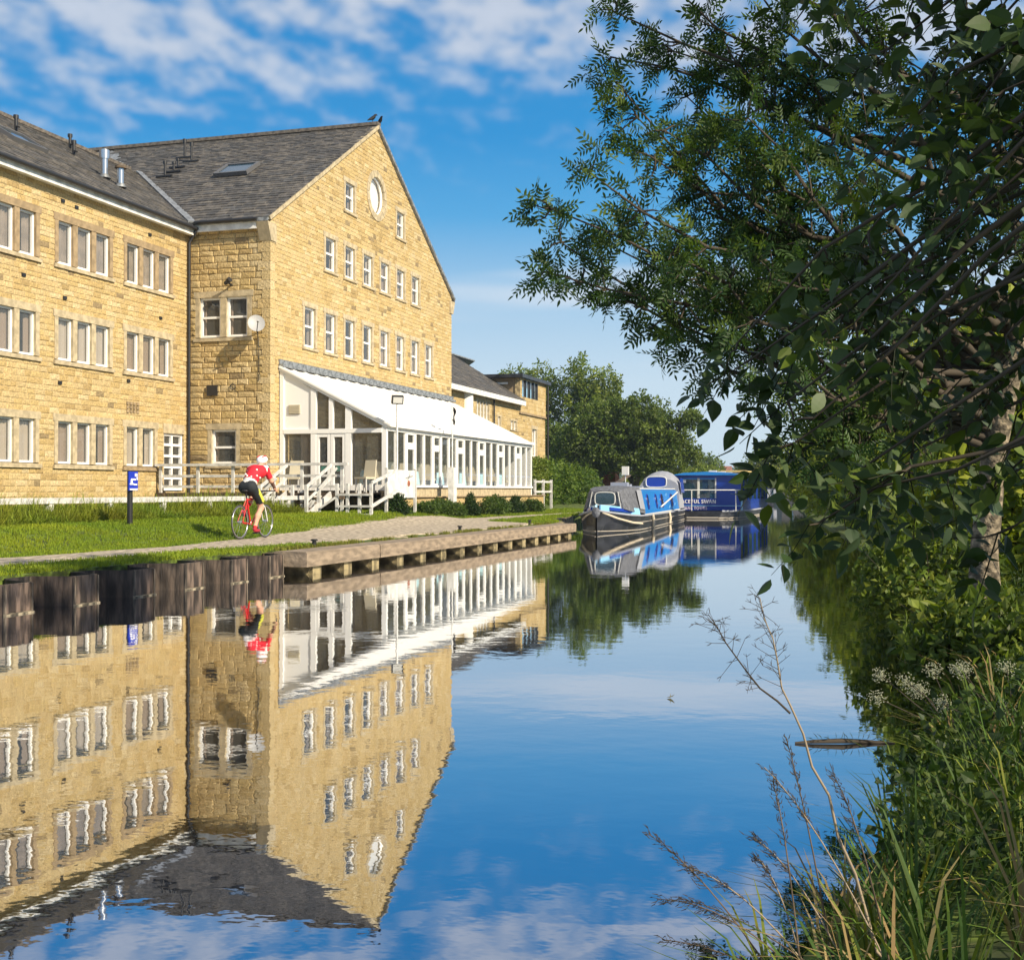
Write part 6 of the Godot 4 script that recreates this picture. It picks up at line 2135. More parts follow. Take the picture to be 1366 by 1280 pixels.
# ------------------------------------------------------------------ vegetation of the place
func vegetation_far() -> void:
	var dark := [Color(0.085, 0.13, 0.022), Color(0.115, 0.165, 0.028), Color(0.15, 0.20, 0.035)]
	var green := [Color(0.13, 0.19, 0.03), Color(0.17, 0.225, 0.035), Color(0.21, 0.26, 0.045)]
	var yell := [Color(0.20, 0.24, 0.02), Color(0.24, 0.27, 0.03), Color(0.16, 0.21, 0.02)]
	tree("poplar", "tall poplar rising directly behind the dormer building", Vector3(-28.6, 0.6, -100.0), [[Vector3(0, 6.0, 0), Vector3(2.6, 4.6, 2.6)], [Vector3(-1.2, 8.8, 0.4), Vector3(1.7, 2.6, 1.7)], [Vector3(1.2, 8.6, -0.3), Vector3(1.8, 3.0, 1.8)], [Vector3(0.2, 3.0, 0.6), Vector3(2.8, 2.6, 2.4)], [Vector3(-3.0, 6.0, 0), Vector3(1.7, 3.4, 1.8)]], 2300, "far", green, 101, 0.35, "trees beyond the hotel", 0.02, 0.62)
	tree("poplar", "tall poplar with a double top between the first poplar and the spreading tree", Vector3(-23.4, 0.6, -100.0), [[Vector3(0, 6.0, 0), Vector3(2.5, 4.4, 2.5)], [Vector3(-0.9, 9.4, 0.2), Vector3(1.5, 2.6, 1.6)], [Vector3(1.3, 8.6, 0.3), Vector3(1.6, 2.6, 1.6)], [Vector3(1.9, 5.6, 0), Vector3(1.8, 3.4, 2)], [Vector3(0, 3.0, 0.4), Vector3(3.0, 2.4, 2.4)]], 2300, "far", green, 102, 0.35, "trees beyond the hotel", 0.02, 0.62)
	tree("spreading_tree", "broad dark spreading tree standing behind the blue narrowboat", Vector3(-17.6, 0.6, -86.0), [[Vector3(-1.4, 4.6, 0), Vector3(3.0, 2.8, 2.8)], [Vector3(1.2, 5.6, 0.3), Vector3(2.3, 2.0, 2.2)], [Vector3(3.1, 4.5, 0), Vector3(1.8, 1.5, 1.8)], [Vector3(-3.2, 3.4, 0.4), Vector3(2.0, 2.2, 2)], [Vector3(4.6, 5.8, 0), Vector3(0.95, 0.7, 0.9)], [Vector3(2.2, 2.8, 0.6), Vector3(2.6, 1.3, 2)], [Vector3(4.8, 3.3, 0), Vector3(0.9, 0.7, 0.8)]], 3600, "far", dark, 103, 0.34, "trees beyond the hotel", 0.05, 0.55)
	tree("dark_tree", "dark leafy tree filling the gap beside the white gabled house", Vector3(-21.6, 0.6, -88.0), [[Vector3(0, 2.6, 0), Vector3(2.6, 2.2, 2)], [Vector3(-2.4, 3.4, -2), Vector3(2.0, 2.6, 2)]], 1300, "far", dark, 104, 0.25, "trees beyond the hotel", 0.0, 0.55)
	for k in 4:
		var q: Array = [[-14.6, -98.0, 2.2, 2.6], [-15.4, -108.0, 2.4, 3.2], [-16.6, -118.0, 2.2, 2.6], [-17.4, -92.0, 2.0, 2.2]][k]
		tree("waterside_bush", ["green bush just beyond the spreading tree by the boats", "rounded green bush behind the stern hood of the narrowboat", "low green bush above the roof of the trip boat", "small bush under the spreading tree behind the bow"][k], Vector3(q[0], 0.5, q[1]), [[Vector3(0, q[3] * 0.5, 0), Vector3(q[2], q[3] * 0.55, q[2])], [Vector3(1.0, q[3] * 0.35, 0.6), Vector3(q[2] * 0.8, q[3] * 0.4, q[2])]], 420, "far", green, 110 + k, 0.1, "bushes along the far bank", 0.0, 0.6)
	tree("round_tree", "small round bluish green tree far off above the trip boat", Vector3(-23.6, 0.5, -172.0), [[Vector3(0, 3.6, 0), Vector3(2.6, 2.2, 2.6)], [Vector3(2.0, 2.2, 0), Vector3(2.2, 1.6, 2)]], 500, "far", dark, 121, 0.25, "", 0.0, 0.9)
	tree("yellow_willow", "tall yellow green willow at the bend beyond the trip boat", Vector3(-14.6, 0.4, -160.0), [[Vector3(0, 3.4, 0), Vector3(3.0, 3.0, 2.6)], [Vector3(1.0, 5.6, 0), Vector3(2.0, 1.7, 2.0)], [Vector3(-2.6, 2.4, 0), Vector3(2.0, 2.0, 2.0)]], 900, "far", yell, 122, 0.25, "willows at the bend", 0.0, 0.8)
	tree("yellow_willow", "low spreading yellow green willow above the pale far narrowboat", Vector3(-9.2, 0.4, -142.0), [[Vector3(0, 2.0, 0), Vector3(2.6, 2.0, 2.4)], [Vector3(2.8, 2.0, 0), Vector3(2.4, 2.0, 2.2)], [Vector3(-2.4, 1.4, 0), Vector3(1.8, 1.5, 2.0)]], 800, "far", yell, 123, 0.2, "willows at the bend", 0.0, 0.7)
	# hedge beside the conservatory end
	var h := thing("hedge", "clipped green hedge with yellow shoots past the end of the conservatory", "hedge", Vector3(-17.0, 0.6, -64.0))
	crown(h, "foliage", [[Vector3(-16.9, 1.5, -60.5), Vector3(1.0, 1.2, 2.0)], [Vector3(-16.8, 1.7, -63.5), Vector3(1.1, 1.3, 2.2)], [Vector3(-16.7, 1.6, -67.0), Vector3(1.2, 1.3, 2.4)], [Vector3(-16.9, 1.4, -70.0), Vector3(1.2, 1.2, 2.0)]], 3000, "shrub", [Color(0.10, 0.17, 0.02), Color(0.15, 0.22, 0.025), Color(0.07, 0.13, 0.02)], 130, -0.1, 1.6)
	var vm := thing("climber", "thin yellow green climbing plant on the corner of the conservatory terrace", "climber", Vector3(-15.6, 0.6, -56.0))
	crown(vm, "foliage", [[Vector3(-15.5, 1.6, -55.6), Vector3(0.5, 1.2, 0.8)], [Vector3(-15.7, 2.3, -56.6), Vector3(0.5, 0.7, 0.8)]], 420, "shrub", [Color(0.20, 0.25, 0.03), Color(0.14, 0.2, 0.03)], 131, 0.05, 1.2)
	var wv := thing("white_fence", "short white rail fence at the far corner of the conservatory", "fence", Vector3(-14.9, 0.6, -54.0))
	for z in [-53.0, -54.4, -55.8]:
		abox("post", M.weathered_white, wv, Vector3(-14.95, 0.5, z - 0.05), Vector3(-14.85, 1.9, z + 0.05))
	for y in [1.3, 1.75]:
		abox("rail", M.weathered_white, wv, Vector3(-14.93, y, -55.9), Vector3(-14.87, y + 0.09, -52.9))
	# shrubs at the foot of the conservatory
	var sh := [[-35.05, 1.30, 0.52, "dark conical shrub below the white notice screen", 1], [-37.5, 0.98, 0.60, "low rounded shrub right of the notice screen shrub", 0], [-39.0, 1.12, 0.75, "wider pale green shrub just before the flag pole", 0], [-40.2, 0.98, 0.42, "small brownish green shrub at the foot of the flag pole", 0], [-42.0, 1.36, 0.50, "dark pointed shrub past the flag pole", 1], [-45.0, 1.22, 1.35, "broad low mounded shrub along the middle of the plinth", 0], [-47.6, 1.38, 0.52, "dark pointed shrub after the broad mound", 1], [-50.1, 1.05, 0.50, "small round shrub at the far end of the plinth", 0]]
	for k in sh.size():
		var q: Array = sh[k]
		var g := gh(-14.2, q[0])
		var o := thing("shrub", q[3], "shrub", Vector3(-14.2, g, q[0]), "shrubs along the conservatory")
		var hh: float = q[1] - g
		var lobes := []
		if q[4] == 1:
			for i in 5:
				var t := i / 4.0
				lobes.append([Vector3(-14.2, g + hh * (0.12 + 0.72 * t), q[0]), Vector3(1, 0.6, 1) * q[2] * (0.78 - 0.6 * t)])
		else:
			lobes = [[Vector3(-14.2, g + hh * 0.45, q[0]), Vector3(0.45, hh * 0.5, q[2] * 0.9)], [Vector3(-14.1, g + hh * 0.35, q[0] + q[2] * 0.4), Vector3(0.4, hh * 0.4, q[2] * 0.5)]]
		atube("stem", M.twig, o, [Vector3(-14.2, g - 0.05, q[0]), Vector3(-14.2, g + hh * 0.6, q[0])], 0.03, 6)
		crown(o, "foliage", lobes, int(260 + 260 * q[2]), "shrub", [Color(0.025, 0.055, 0.012), Color(0.04, 0.08, 0.016)] if q[4] == 1 else [Color(0.07, 0.13, 0.02), Color(0.10, 0.15, 0.025), Color(0.05, 0.09, 0.015)], 140 + k, -0.1, 0.75)
	# trees and bushes of the right bank, growing over the water
	var rb := [[1.70, -13.6, 3.0, 1.4, "sunlit leafy bush behind the pale trunk"], [1.55, -17.5, 3.4, 1.5, "overhanging bush next beyond the pale trunk"], [1.60, -21.5, 3.8, 1.7, "overhanging leafy tree third along the tree lined bank"], [1.40, -27.0, 4.2, 1.9, "bushy tree fourth along the tree lined bank"], [1.10, -33.5, 4.6, 2.1, "bushy tree fifth along the tree lined bank"], [0.40, -41.0, 5.2, 2.3, "bushy tree sixth along the tree lined bank"], [-0.30, -50.0, 5.6, 2.4, "bushy tree seventh along the tree lined bank"], [-1.40, -60.0, 6.2, 2.6, "rounded tree where the tree lined bank meets the water view"], [-1.80, -71.0, 6.4, 2.7, "dark rounded tree near the end of the tree lined bank"], [-2.70, -84.0, 6.2, 2.8, "dark tree hanging low over the far water"], [-3.20, -100.0, 6.0, 3.0, "farthest dark tree on the tree lined bank beside the moored boats"]]
	for k in rb.size():
		var q: Array = rb[k]
		var hh: float = q[2]
		var rr: float = q[3]
		var near: bool = q[1] > -30.0
		var lobes := [[Vector3(0, hh * 0.62, 0), Vector3(rr, hh * 0.36, rr)], [Vector3(-rr * 0.55, hh * 0.34, rr * 0.3), Vector3(rr * 0.75, hh * 0.28, rr * 0.8)], [Vector3(-rr * 0.7, hh * 0.16, -rr * 0.2), Vector3(rr * 0.7, hh * 0.15, rr * 0.8)], [Vector3(rr * 0.2, hh * 0.85, rr * 0.3), Vector3(rr * 0.6, hh * 0.2, rr * 0.6)]]
		var cols := [Color(0.24, 0.29, 0.03), Color(0.31, 0.34, 0.035), Color(0.14, 0.19, 0.022)] if k < 9 else dark
		tree("bank_tree", q[4], Vector3(q[0] + 0.25, gh(q[0] + 0.25, q[1]), q[1]), lobes, 1500 if near else 1600, "mid" if q[1] > -45.0 else "far", cols, 160 + k, 0.1 + 0.01 * k, "trees along the near bank", 0.10, 0.8 if near else (1.15 if q[1] > -45.0 else 0.5))

func far_things() -> void:
	# white gabled house and its red brick shed beyond the hedge
	var hs := thing("gabled_house", "low house with grey slate roof beyond the hedge", "house", Vector3(-24.0, 0.5, -93.0))
	var wm := MB.new()
	wm.box(-27.0, 0.4, -96.0, -21.6, 2.5, -90.0)
	obj(wm, "wall", M.render_white, hs)
	wm = MB.new()
	wm.hexa([Vector3(-27.4, 2.4, -89.6), Vector3(-21.2, 2.4, -89.6), Vector3(-21.2, 2.4, -96.4), Vector3(-27.4, 2.4, -96.4), Vector3(-27.2, 4.2, -92.9), Vector3(-23.6, 4.2, -92.9), Vector3(-23.6, 4.2, -93.1), Vector3(-27.2, 4.2, -93.1)])
	obj(wm, "roof", mat("house_roof", Color(0.30, 0.27, 0.26), 0.8, {tex = noise_tex("mid", 0.02, 0.7, 1.0, 5), scale = 0.4}), hs)
	abox("door", M.boat_navy, hs, Vector3(-23.0, 0.5, -89.98), Vector3(-22.2, 2.2, -89.93))
	var bs := thing("brick_shed", "small red brick shed behind the narrowboat bow", "shed", Vector3(-19.9, 0.5, -88.0))
	for q in [[-20.8, -19.9], [-19.5, -18.6]]:
		abox("wall", M.brick_red, bs, Vector3(q[0], 0.4, -89.0), Vector3(q[1], 2.7, -87.5))
	abox("wall", M.render_white, bs, Vector3(-19.9, 0.4, -88.8), Vector3(-19.5, 2.3, -88.0))
	abox("roof", M.brown_wood, bs, Vector3(-20.9, 2.7, -89.1), Vector3(-18.5, 2.78, -87.4))
	var sh := thing("timber_shed", "glazed timber shed with flat yellow roof edge behind the trip boat", "shed", Vector3(-18.2, 0.5, -150.0))
	for x in [-20.6, -19.4, -18.2, -17.0, -15.8]:
		abox("post", M.timber_yellow, sh, Vector3(x - 0.08, 0.4, -149.0), Vector3(x + 0.08, 3.6, -148.85))
	abox("roof", M.timber_yellow, sh, Vector3(-20.9, 3.6, -153.0), Vector3(-15.5, 3.8, -148.6))
	abox("wall", M.canvas_pale, sh, Vector3(-20.6, 0.4, -152.5), Vector3(-15.8, 3.6, -152.3))
	var pm := MB.new()
	pm.quad(Vector3(-20.6, 1.2, -148.92), Vector3(-15.8, 1.2, -148.92), Vector3(-15.8, 3.6, -148.92), Vector3(-20.6, 3.6, -148.92), Vector3(0, 0, 1))
	obj(pm, "pane", M.glass, sh)
	# low hills at the horizon
	var ns := FastNoiseLite.new()
	ns.seed = 14
	ns.frequency = 0.004
	var hm := MB.new()
	var rows := []
	for j in 6:
		var row := []
		for i in 61:
			var x := -900.0 + i * 25.0
			var z := -520.0 - j * 70.0
			var hgt: float = (3.0 + 13.0 * j / 5.0 + 7.0 * ns.get_noise_2d(x, z)) * (1.0 if j > 0 else 0.0)
			row.append(Vector3(x, hgt, z))
		rows.append(row)
	for j in 5:
		for i in 60:
			hm.quad(rows[j][i], rows[j][i + 1], rows[j + 1][i + 1], rows[j + 1][i], Vector3(0, 1, 0.4))
	structure(obj(hm, "hills", M.hill))
	var r := RandomNumberGenerator.new()
	r.seed = 55
	for k in 5:
		var x := -96.0 + k * 9.5
		var z := -690.0 + r.randf_range(-20, 20)
		var y := 10.5 + r.randf_range(-1.5, 1.5)
		var o := thing("hill_house", ["pale house on the far hill just right of the round tree", "second pale house from the round tree on the far hill", "middle pale house on the far hill", "fourth pale house from the round tree on the far hill", "pale house on the far hill nearest the yellow willow"][k], "house", Vector3(x, y, z), "houses on the far hill")
		abox("wall", M.render_white, o, Vector3(x - 3, y - 3, z - 3), Vector3(x + 3, y + 3, z + 3))
		var rm := MB.new()
		rm.hexa([Vector3(x - 3.4, y + 3.05, z - 3.4), Vector3(x + 3.4, y + 3.05, z - 3.4), Vector3(x + 3.4, y + 3.05, z + 3.4), Vector3(x - 3.4, y + 3.05, z + 3.4), Vector3(x - 3.4, y + 5.5, z - 0.1), Vector3(x + 3.4, y + 5.5, z - 0.1), Vector3(x + 3.4, y + 5.5, z + 0.1), Vector3(x - 3.4, y + 5.5, z + 0.1)])
		obj(rm, "roof", M.brick_red, o)
	for k in 9:
		var x := -150.0 + k * 17.0 + r.randf_range(-5, 5)
		var z := -560.0 - r.randf() * 60.0
		tree("hill_tree", "%s dark tree on the far hill counted from the spreading tree" % ["first", "second", "third", "fourth", "fifth", "sixth", "seventh", "eighth", "ninth"][k], Vector3(x, 3.0, z), [[Vector3(0, 6, 0), Vector3(6, 5, 6)], [Vector3(5, 4, 0), Vector3(5, 4, 5)]], 140, "far", [Color(0.05, 0.09, 0.03), Color(0.06, 0.10, 0.03)], 200 + k, 0.4, "trees on the far hill", 0.0, 3.4)

# ------------------------------------------------------------------ lawns
func blade_tuft(n: int, ln: float, wd: float, spread: float, lean: float, sd: int) -> ArrayMesh:
	var r := RandomNumberGenerator.new()
	r.seed = sd
	var mb := MB.new()
	for i in n:
		var a := r.randf() * TAU
		var d := Vector3(cos(a), 0, sin(a))
		var o := d * spread * r.randf()
		var l := ln * r.randf_range(0.55, 1.15)
		var k := lean * r.randf_range(0.3, 1.2)
		var s := Vector3(-d.z, 0, d.x).rotated(Vector3.UP, r.randf_range(-1, 1)) * wd
		var g := r.randf_range(0.75, 1.25)
		mb.col = Color(g * r.randf_range(0.9, 1.2), g, g * 0.9)
		var p0 := o
		var p1 := o + Vector3(0, l * 0.5, 0) + d * k * l * 0.2
		var p2 := o + Vector3(0, l * 0.85, 0) + d * k * l * 0.55
		var p3 := o + Vector3(0, l * (1.0 - 0.15 * k), 0) + d * k * l
		var nn := d + Vector3(0, 0.6, 0)
		mb.quad(p0 - s, p0 + s, p1 + s * 0.9, p1 - s * 0.9, nn)
		mb.quad(p1 - s * 0.9, p1 + s * 0.9, p2 + s * 0.55, p2 - s * 0.55, nn)
		mb.tri(p2 - s * 0.55, p2 + s * 0.55, p3, nn)
	return mb.mesh()

func lawns() -> void:
	var r := RandomNumberGenerator.new()
	r.seed = 70
	var short := [blade_tuft(9, 0.055, 0.004, 0.06, 0.6, 1), blade_tuft(9, 0.065, 0.004, 0.07, 0.7, 2)]
	var xf := [[], []]
	var cc := [[], []]
	var ns := FastNoiseLite.new()
	ns.seed = 9
	ns.frequency = 0.5
	var up := [[20.0, -12.5], [-10.0, -12.2], [-15.0, -12.05], [-18.0, -11.75], [-21.2, -12.1], [-27.4, -13.0], [-35.0, -13.7], [-43.0, -13.75], [-52.0, -13.0], [-70.0, -13.4], [-110.0, -16.0]]
	var lo := [[20.0, -10.9], [-10.0, -10.75], [-13.2, -10.7], [-17.6, -10.62], [-20.0, -10.2], [-21.6, -9.25], [-22.2, -9.05], [-33.5, -9.05], [-35.5, -10.4], [-37.0, -11.9], [-52.0, -12.1], [-70.0, -12.4], [-110.0, -14.6]]
	for i in 90000:
		var z := -9.0 - 50.0 * pow(r.randf(), 1.5)
		var x := r.randf_range(-19.5, -9.4)
		if x < -17.0 and z < -33.0 or x < -14.9 and z < -35.8:
			continue
		var edge := r.randf_range(-0.18, 0.16)
		if x > interp(up, z) - edge and x < interp(lo, z) + edge:
			continue
		if z < -17.7 and z > -35.5 and x > -9.3 or x > interp(LEFT, z) + 0.03:
			continue
		var k := i % 2
		var n: float = ns.get_noise_2d(x, z)
		xf[k].append(Transform3D(Basis(Vector3.UP, r.randf() * TAU).scaled(Vector3(1, r.randf_range(0.6, 1.5), 1) * (1.0 + maxf(0.0, -z - 20.0) * 0.02)), Vector3(x, gh(x, z) - 0.005, z)))
		var g := r.randf_range(0.8, 1.2)
		var n2: float = ns.get_noise_2d(x * 0.22 + 50.0, z * 0.22)
		cc[k].append(Color(0.195 + 0.06 * n + 0.04 * n2, 0.27 + 0.04 * n, 0.02) * g * (1.0 + 0.3 * n2))
	for k in 2:
		var o := scatter("lawn_grass", short[k], M.grass, self, xf[k], cc[k])
		tag(o, ["short bright green lawn grass beside the towpath", "short lawn grass mixed through the bank"][k], "grass")
		o.set_meta("kind", "stuff")
	# tall grass along the knee rail and by the wing
	var tall := [blade_tuft(12, 0.55, 0.007, 0.10, 0.55, 3), blade_tuft(12, 0.48, 0.006, 0.12, 0.8, 4)]
	xf = [[], []]
	cc = [[], []]
	for i in 9000:
		var z := r.randf_range(-13.0, -33.0)
		var x := -15.2 - 0.5 * ns.get_noise_1d(z * 2.0) - 5.0 * pow(r.randf(), 1.3)
		if absf(z + 33) < 2.2 and x > -17.6:
			continue
		var n: float = ns.get_noise_2d(x * 0.6, z * 0.6)
		var fr := smoothstep(-15.1, -16.0, x) * (1.0 - 0.5 * smoothstep(-16.2, -17.2, x))
		var sc := (0.30 + 0.52 * fr) * (r.randf_range(0.5, 1.1) if r.randf() < 0.9 else r.randf_range(1.1, 1.7)) * (1.0 + 0.6 * n)
		xf[i % 2].append(Transform3D(Basis(Vector3.UP, r.randf() * TAU).scaled(Vector3(1, sc, 1)), Vector3(x, gh(x, z) - 0.01, z)))
		var g := r.randf_range(0.7, 1.25)
		cc[i % 2].append(Color(0.18 + 0.08 * n, 0.24, 0.025) * g)
	for k in 2:
		var o := scatter("tall_grass", tall[k], M.grass, self, xf[k], cc[k])
		tag(o, ["tall uncut grass growing along the knee rail", "tall seeding grass in front of the stone wing"][k], "grass")
		o.set_meta("kind", "stuff")
	# weeds along the landing edge
	xf = []
	cc = []
	for i in 900:
		var z := r.randf_range(-17.9, -35.0)
		var x := -9.3 - absf(r.randfn(0.0, 0.10)) + 0.02
		if ns.get_noise_1d(z * 1.6) < -0.05 and z < -21.0:
			continue
		xf.append(Transform3D(Basis(Vector3.UP, r.randf() * TAU).scaled(Vector3(1, r.randf_range(0.6, 1.6), 1)), Vector3(x, 0.43, z)))
		cc.append(Color(0.20, 0.22, 0.04) * r.randf_range(0.7, 1.2))
	var wo := scatter("edge_weeds", short[0], M.grass, self, xf, cc)
	tag(wo, "weeds growing in the joint behind the landing beams", "weeds")
	wo.set_meta("kind", "stuff")

# ------------------------------------------------------------------ near bank
func ash_tree() -> void:
	var r := RandomNumberGenerator.new()
	r.seed = 301
	var base := Vector3(0.74, 0.3, -10.0)
	var o := thing("ash_tree", "ash tree with pale trunk whose feathery branches reach over the water", "tree", base)
	var path := [base - Vector3(0, 0.3, 0), Vector3(0.72, 0.9, -10.0), Vector3(0.80, 1.7, -10.05), Vector3(1.0, 2.8, -9.95), Vector3(1.35, 4.2, -9.8), Vector3(1.3, 5.6, -9.6), Vector3(1.4, 8.0, -9.2)]
	var mb := MB.new()
	mb.tube(path, [0.15, 0.105, 0.09, 0.085, 0.08, 0.065, 0.04], 12)
	obj(mb, "trunk", M.pale_bark, o)
	# one compound leaf: stalk and nine leaflets
	var lm := MB.new()
	lm.col = Color(0.8, 0.75, 0.5)
	lm.tube([Vector3.ZERO, Vector3(0, 0.11, -0.01), Vector3(0, 0.22, -0.035)], [0.0022, 0.0018, 0.001], 4, false)
	for i in 5:
		var y := 0.05 + i * 0.042
		for s in [-1, 1]:
			if i == 4 and s == 1:
				continue
			var d := Vector3(s * 0.85, 0.55, r.randf_range(-0.25, 0.1)).normalized() if i < 4 else Vector3(0, 1, -0.2).normalized()
			var sd := d.cross(Vector3(0, 0, 1)).normalized()
			var g := r.randf_range(0.85, 1.15)
			lm.col = Color(g, g, g)
			leaf_into(lm, Vector3(0, y, -0.02 * y / 0.2), d, sd, 0.085 * r.randf_range(0.85, 1.1), 0.026, 0.3, 3)
	var leaf := lm.mesh()
	var wood := MB.new()
	var xf := []
	var cc := []
	var cols := [Color(0.030, 0.068, 0.018), Color(0.04, 0.085, 0.02), Color(0.05, 0.10, 0.022), Color(0.09, 0.14, 0.022)]
	var spray := func(p: Vector3, dir: Vector3, n: int) -> void:
		for i in n:
			var d := (dir * 0.7 + rdir(r) * 0.9 + Vector3(0, -0.25, 0)).normalized()
			var x := d.cross(rdir(r)).normalized()
			var s := r.randf_range(0.5, 0.8)
			xf.append(Transform3D(Basis(x, d, x.cross(d)).scaled(Vector3.ONE * s), p + rdir(r) * 0.03))
			var c: Color = cols[r.randi() % cols.size()]
			cc.append(c * r.randf_range(0.75, 1.25))
	var arms := ASH_TIPS.duplicate()
	# the rest of the crown, out of the picture to the side and above
	for i in 5:
		arms.append(Vector3(r.randf_range(1.2, 2.4), r.randf_range(3.4, 7.4), -7.4 + r.randf_range(-1.4, 1.6)))
	for i in 14:
		arms.append(Vector3(r.randf_range(-0.6, 2.4), r.randf_range(7.2, 9.8), -8.6 + r.randf_range(-3.0, 3.0)))
	for i in 10:
		arms.append(Vector3(r.randf_range(-1.6, 1.4), r.randf_range(5.6, 7.9), -9.4 + r.randf_range(-1.8, 1.8)))
	for t in arms:
		var tip: Vector3 = t
		var k := clampi(int((tip.y - 1.4) / 1.0), 2, 5)
		var st: Vector3 = (path[k] as Vector3).lerp(path[mini(k + 1, 6)], r.randf())
		var len := st.distance_to(tip)
		var p := wob(st, tip, 8, 0.16, r, 0.06 * len - 0.08)
		var rad := []
		for i in 9:
			rad.append(lerpf(0.036, 0.005, i / 8.0))
		wood.tube(p, rad, 6)
		for i in range(5 if tip.y < 3.4 else 4, 9):
			var ax: Vector3 = (p[mini(i + 1, 8)] - p[i - 1]).normalized()
			for j in 4:
				var d := (ax * 0.6 + rdir(r) * 0.9).normalized()
				var l := r.randf_range(0.12, 0.40) * (1.0 if i < 7 else 0.5)
				var e: Vector3 = p[i] + d * l
				wood.tube([p[i], p[i].lerp(e, 0.5) + rdir(r) * 0.02, e], [0.008, 0.006, 0.003], 4, false)
				spray.call(e, d, 5)
				if r.randf() < 0.6:
					spray.call(p[i].lerp(e, 0.6), d, 3)
			spray.call(p[i], ax, 2)
	obj(wood, "limbs", M.twig, o)
	scatter("crown", leaf, M.leaf, o, xf, cc)

func near_tree() -> void:
	var r := RandomNumberGenerator.new()
	r.seed = 401
	var base := Vector3(1.75, 0.42, -2.6)
	var o := thing("alder_tree", "dark broad leaved tree with drooping branches close to the viewer", "tree", base)
	var path := [base - Vector3(0, 0.3, 0), Vector3(1.72, 1.2, -2.6), Vector3(1.65, 2.2, -2.7), Vector3(1.7, 3.3, -2.8), Vector3(1.6, 4.5, -2.9), Vector3(1.7, 5.6, -2.9)]
	var mb := MB.new()
	mb.tube(path, [0.16, 0.12, 0.105, 0.09, 0.07, 0.04], 12)
	obj(mb, "trunk", M.bark, o)
	# a twig with alternate oval leaves
	var sprigs := []
	for v in 3:
		var lm := MB.new()
		lm.col = Color(0.45, 0.35, 0.25)
		lm.tube([Vector3.ZERO, Vector3(0, 0.1, 0.01), Vector3(0, 0.21, -0.01)], [0.0022, 0.0018, 0.001], 4, false)
		for i in 7:
			var y := 0.03 + i * 0.03
			var a := i * 2.4 + v
			var d := Vector3(cos(a), r.randf_range(0.1, 0.8), sin(a)).normalized() if i < 6 else Vector3(0.1, 1, 0.1).normalized()
			var sd := d.cross(Vector3(r.randf_range(-0.4, 0.4), 1, r.randf_range(-0.4, 0.4)) if i < 6 else Vector3(1, 0, 0)).normalized()
			var g := r.randf_range(0.8, 1.2)
			lm.col = Color(g, g, g)
			leaf_into(lm, Vector3(0, y, 0) + d * 0.012, d, sd, r.randf_range(0.06, 0.09), r.randf_range(0.036, 0.05), r.randf_range(0.05, 0.35), 4)
		sprigs.append(lm.mesh())
	var wood := MB.new()
	var xf := [[], [], []]
	var cc := [[], [], []]
	var cols := [Color(0.028, 0.055, 0.015), Color(0.04, 0.07, 0.02), Color(0.055, 0.09, 0.03), Color(0.10, 0.14, 0.022), Color(0.045, 0.075, 0.04)]
	var put := func(p: Vector3, dir: Vector3) -> void:
		var d := (dir * 0.7 + rdir(r) * 0.7 + Vector3(0, -0.45, 0)).normalized()
		var x := d.cross(rdir(r)).normalized()
		var k := r.randi() % 3
		xf[k].append(Transform3D(Basis(x, d, x.cross(d)).scaled(Vector3.ONE * r.randf_range(0.6, 1.0)), p))
		cc[k].append((cols[r.randi() % cols.size()] as Color) * r.randf_range(0.75, 1.25))
	var arms := []
	for t in NEAR_TIPS:
		arms.append([t, true])
	for i in 8:
		arms.append([Vector3(r.randf_range(0.9, 2.4), r.randf_range(2.2, 5.2), r.randf_range(-4.2, -0.9)), false])
	for q in arms:
		var tip: Vector3 = q[0]
		var sy := clampf(tip.y + r.randf_range(0.5, 1.6), 1.5, 5.2)
		var k := 1
		while k < 4 and path[k + 1].y < sy:
			k += 1
		var st: Vector3 = path[k].lerp(path[k + 1], clampf((sy - path[k].y) / (path[k + 1].y - path[k].y), 0.0, 1.0))
		var mid := st.lerp(tip, r.randf_range(0.4, 0.6)) + Vector3(0, r.randf_range(0.0, 0.35), r.randf_range(-0.2, 0.2))
		var p := []
		for i in 9:
			var t := i / 8.0
			p.append(st.lerp(mid, t).lerp(mid.lerp(tip, t), t) + (rdir(r) * 0.045 if i > 0 and i < 8 else Vector3.ZERO))
		var rad := []
		for i in 9:
			rad.append(lerpf(0.018, 0.0025, i / 8.0))
		wood.tube(p, rad, 6)
		var thick: bool = tip.y > 2.1 or not q[1]
		for i in range(6 if thick else 7, 9):
			var ax: Vector3 = (p[mini(i + 1, 8)] - p[i - 1]).normalized()
			for j in (r.randi_range(1, 2) if thick else 1):
				var d := (ax * 0.7 + rdir(r) * 0.8 + Vector3(0, -0.2, 0)).normalized()
				var e: Vector3 = p[i] + d * r.randf_range(0.05, 0.18) * (1.0 if i < 7 else 0.5)
				wood.tube([p[i], p[i].lerp(e, 0.5) + rdir(r) * 0.008, e], [0.004, 0.003, 0.0015], 4, false)
				put.call(e, d)
				if r.randf() < 0.6:
					put.call(p[i].lerp(e, 0.5), d)
			put.call(p[i], ax)
	obj(wood, "limbs", M.twig, o)
	for k in 3:
		scatter("crown", sprigs[k], M.near_leaf, o, xf[k], cc[k])

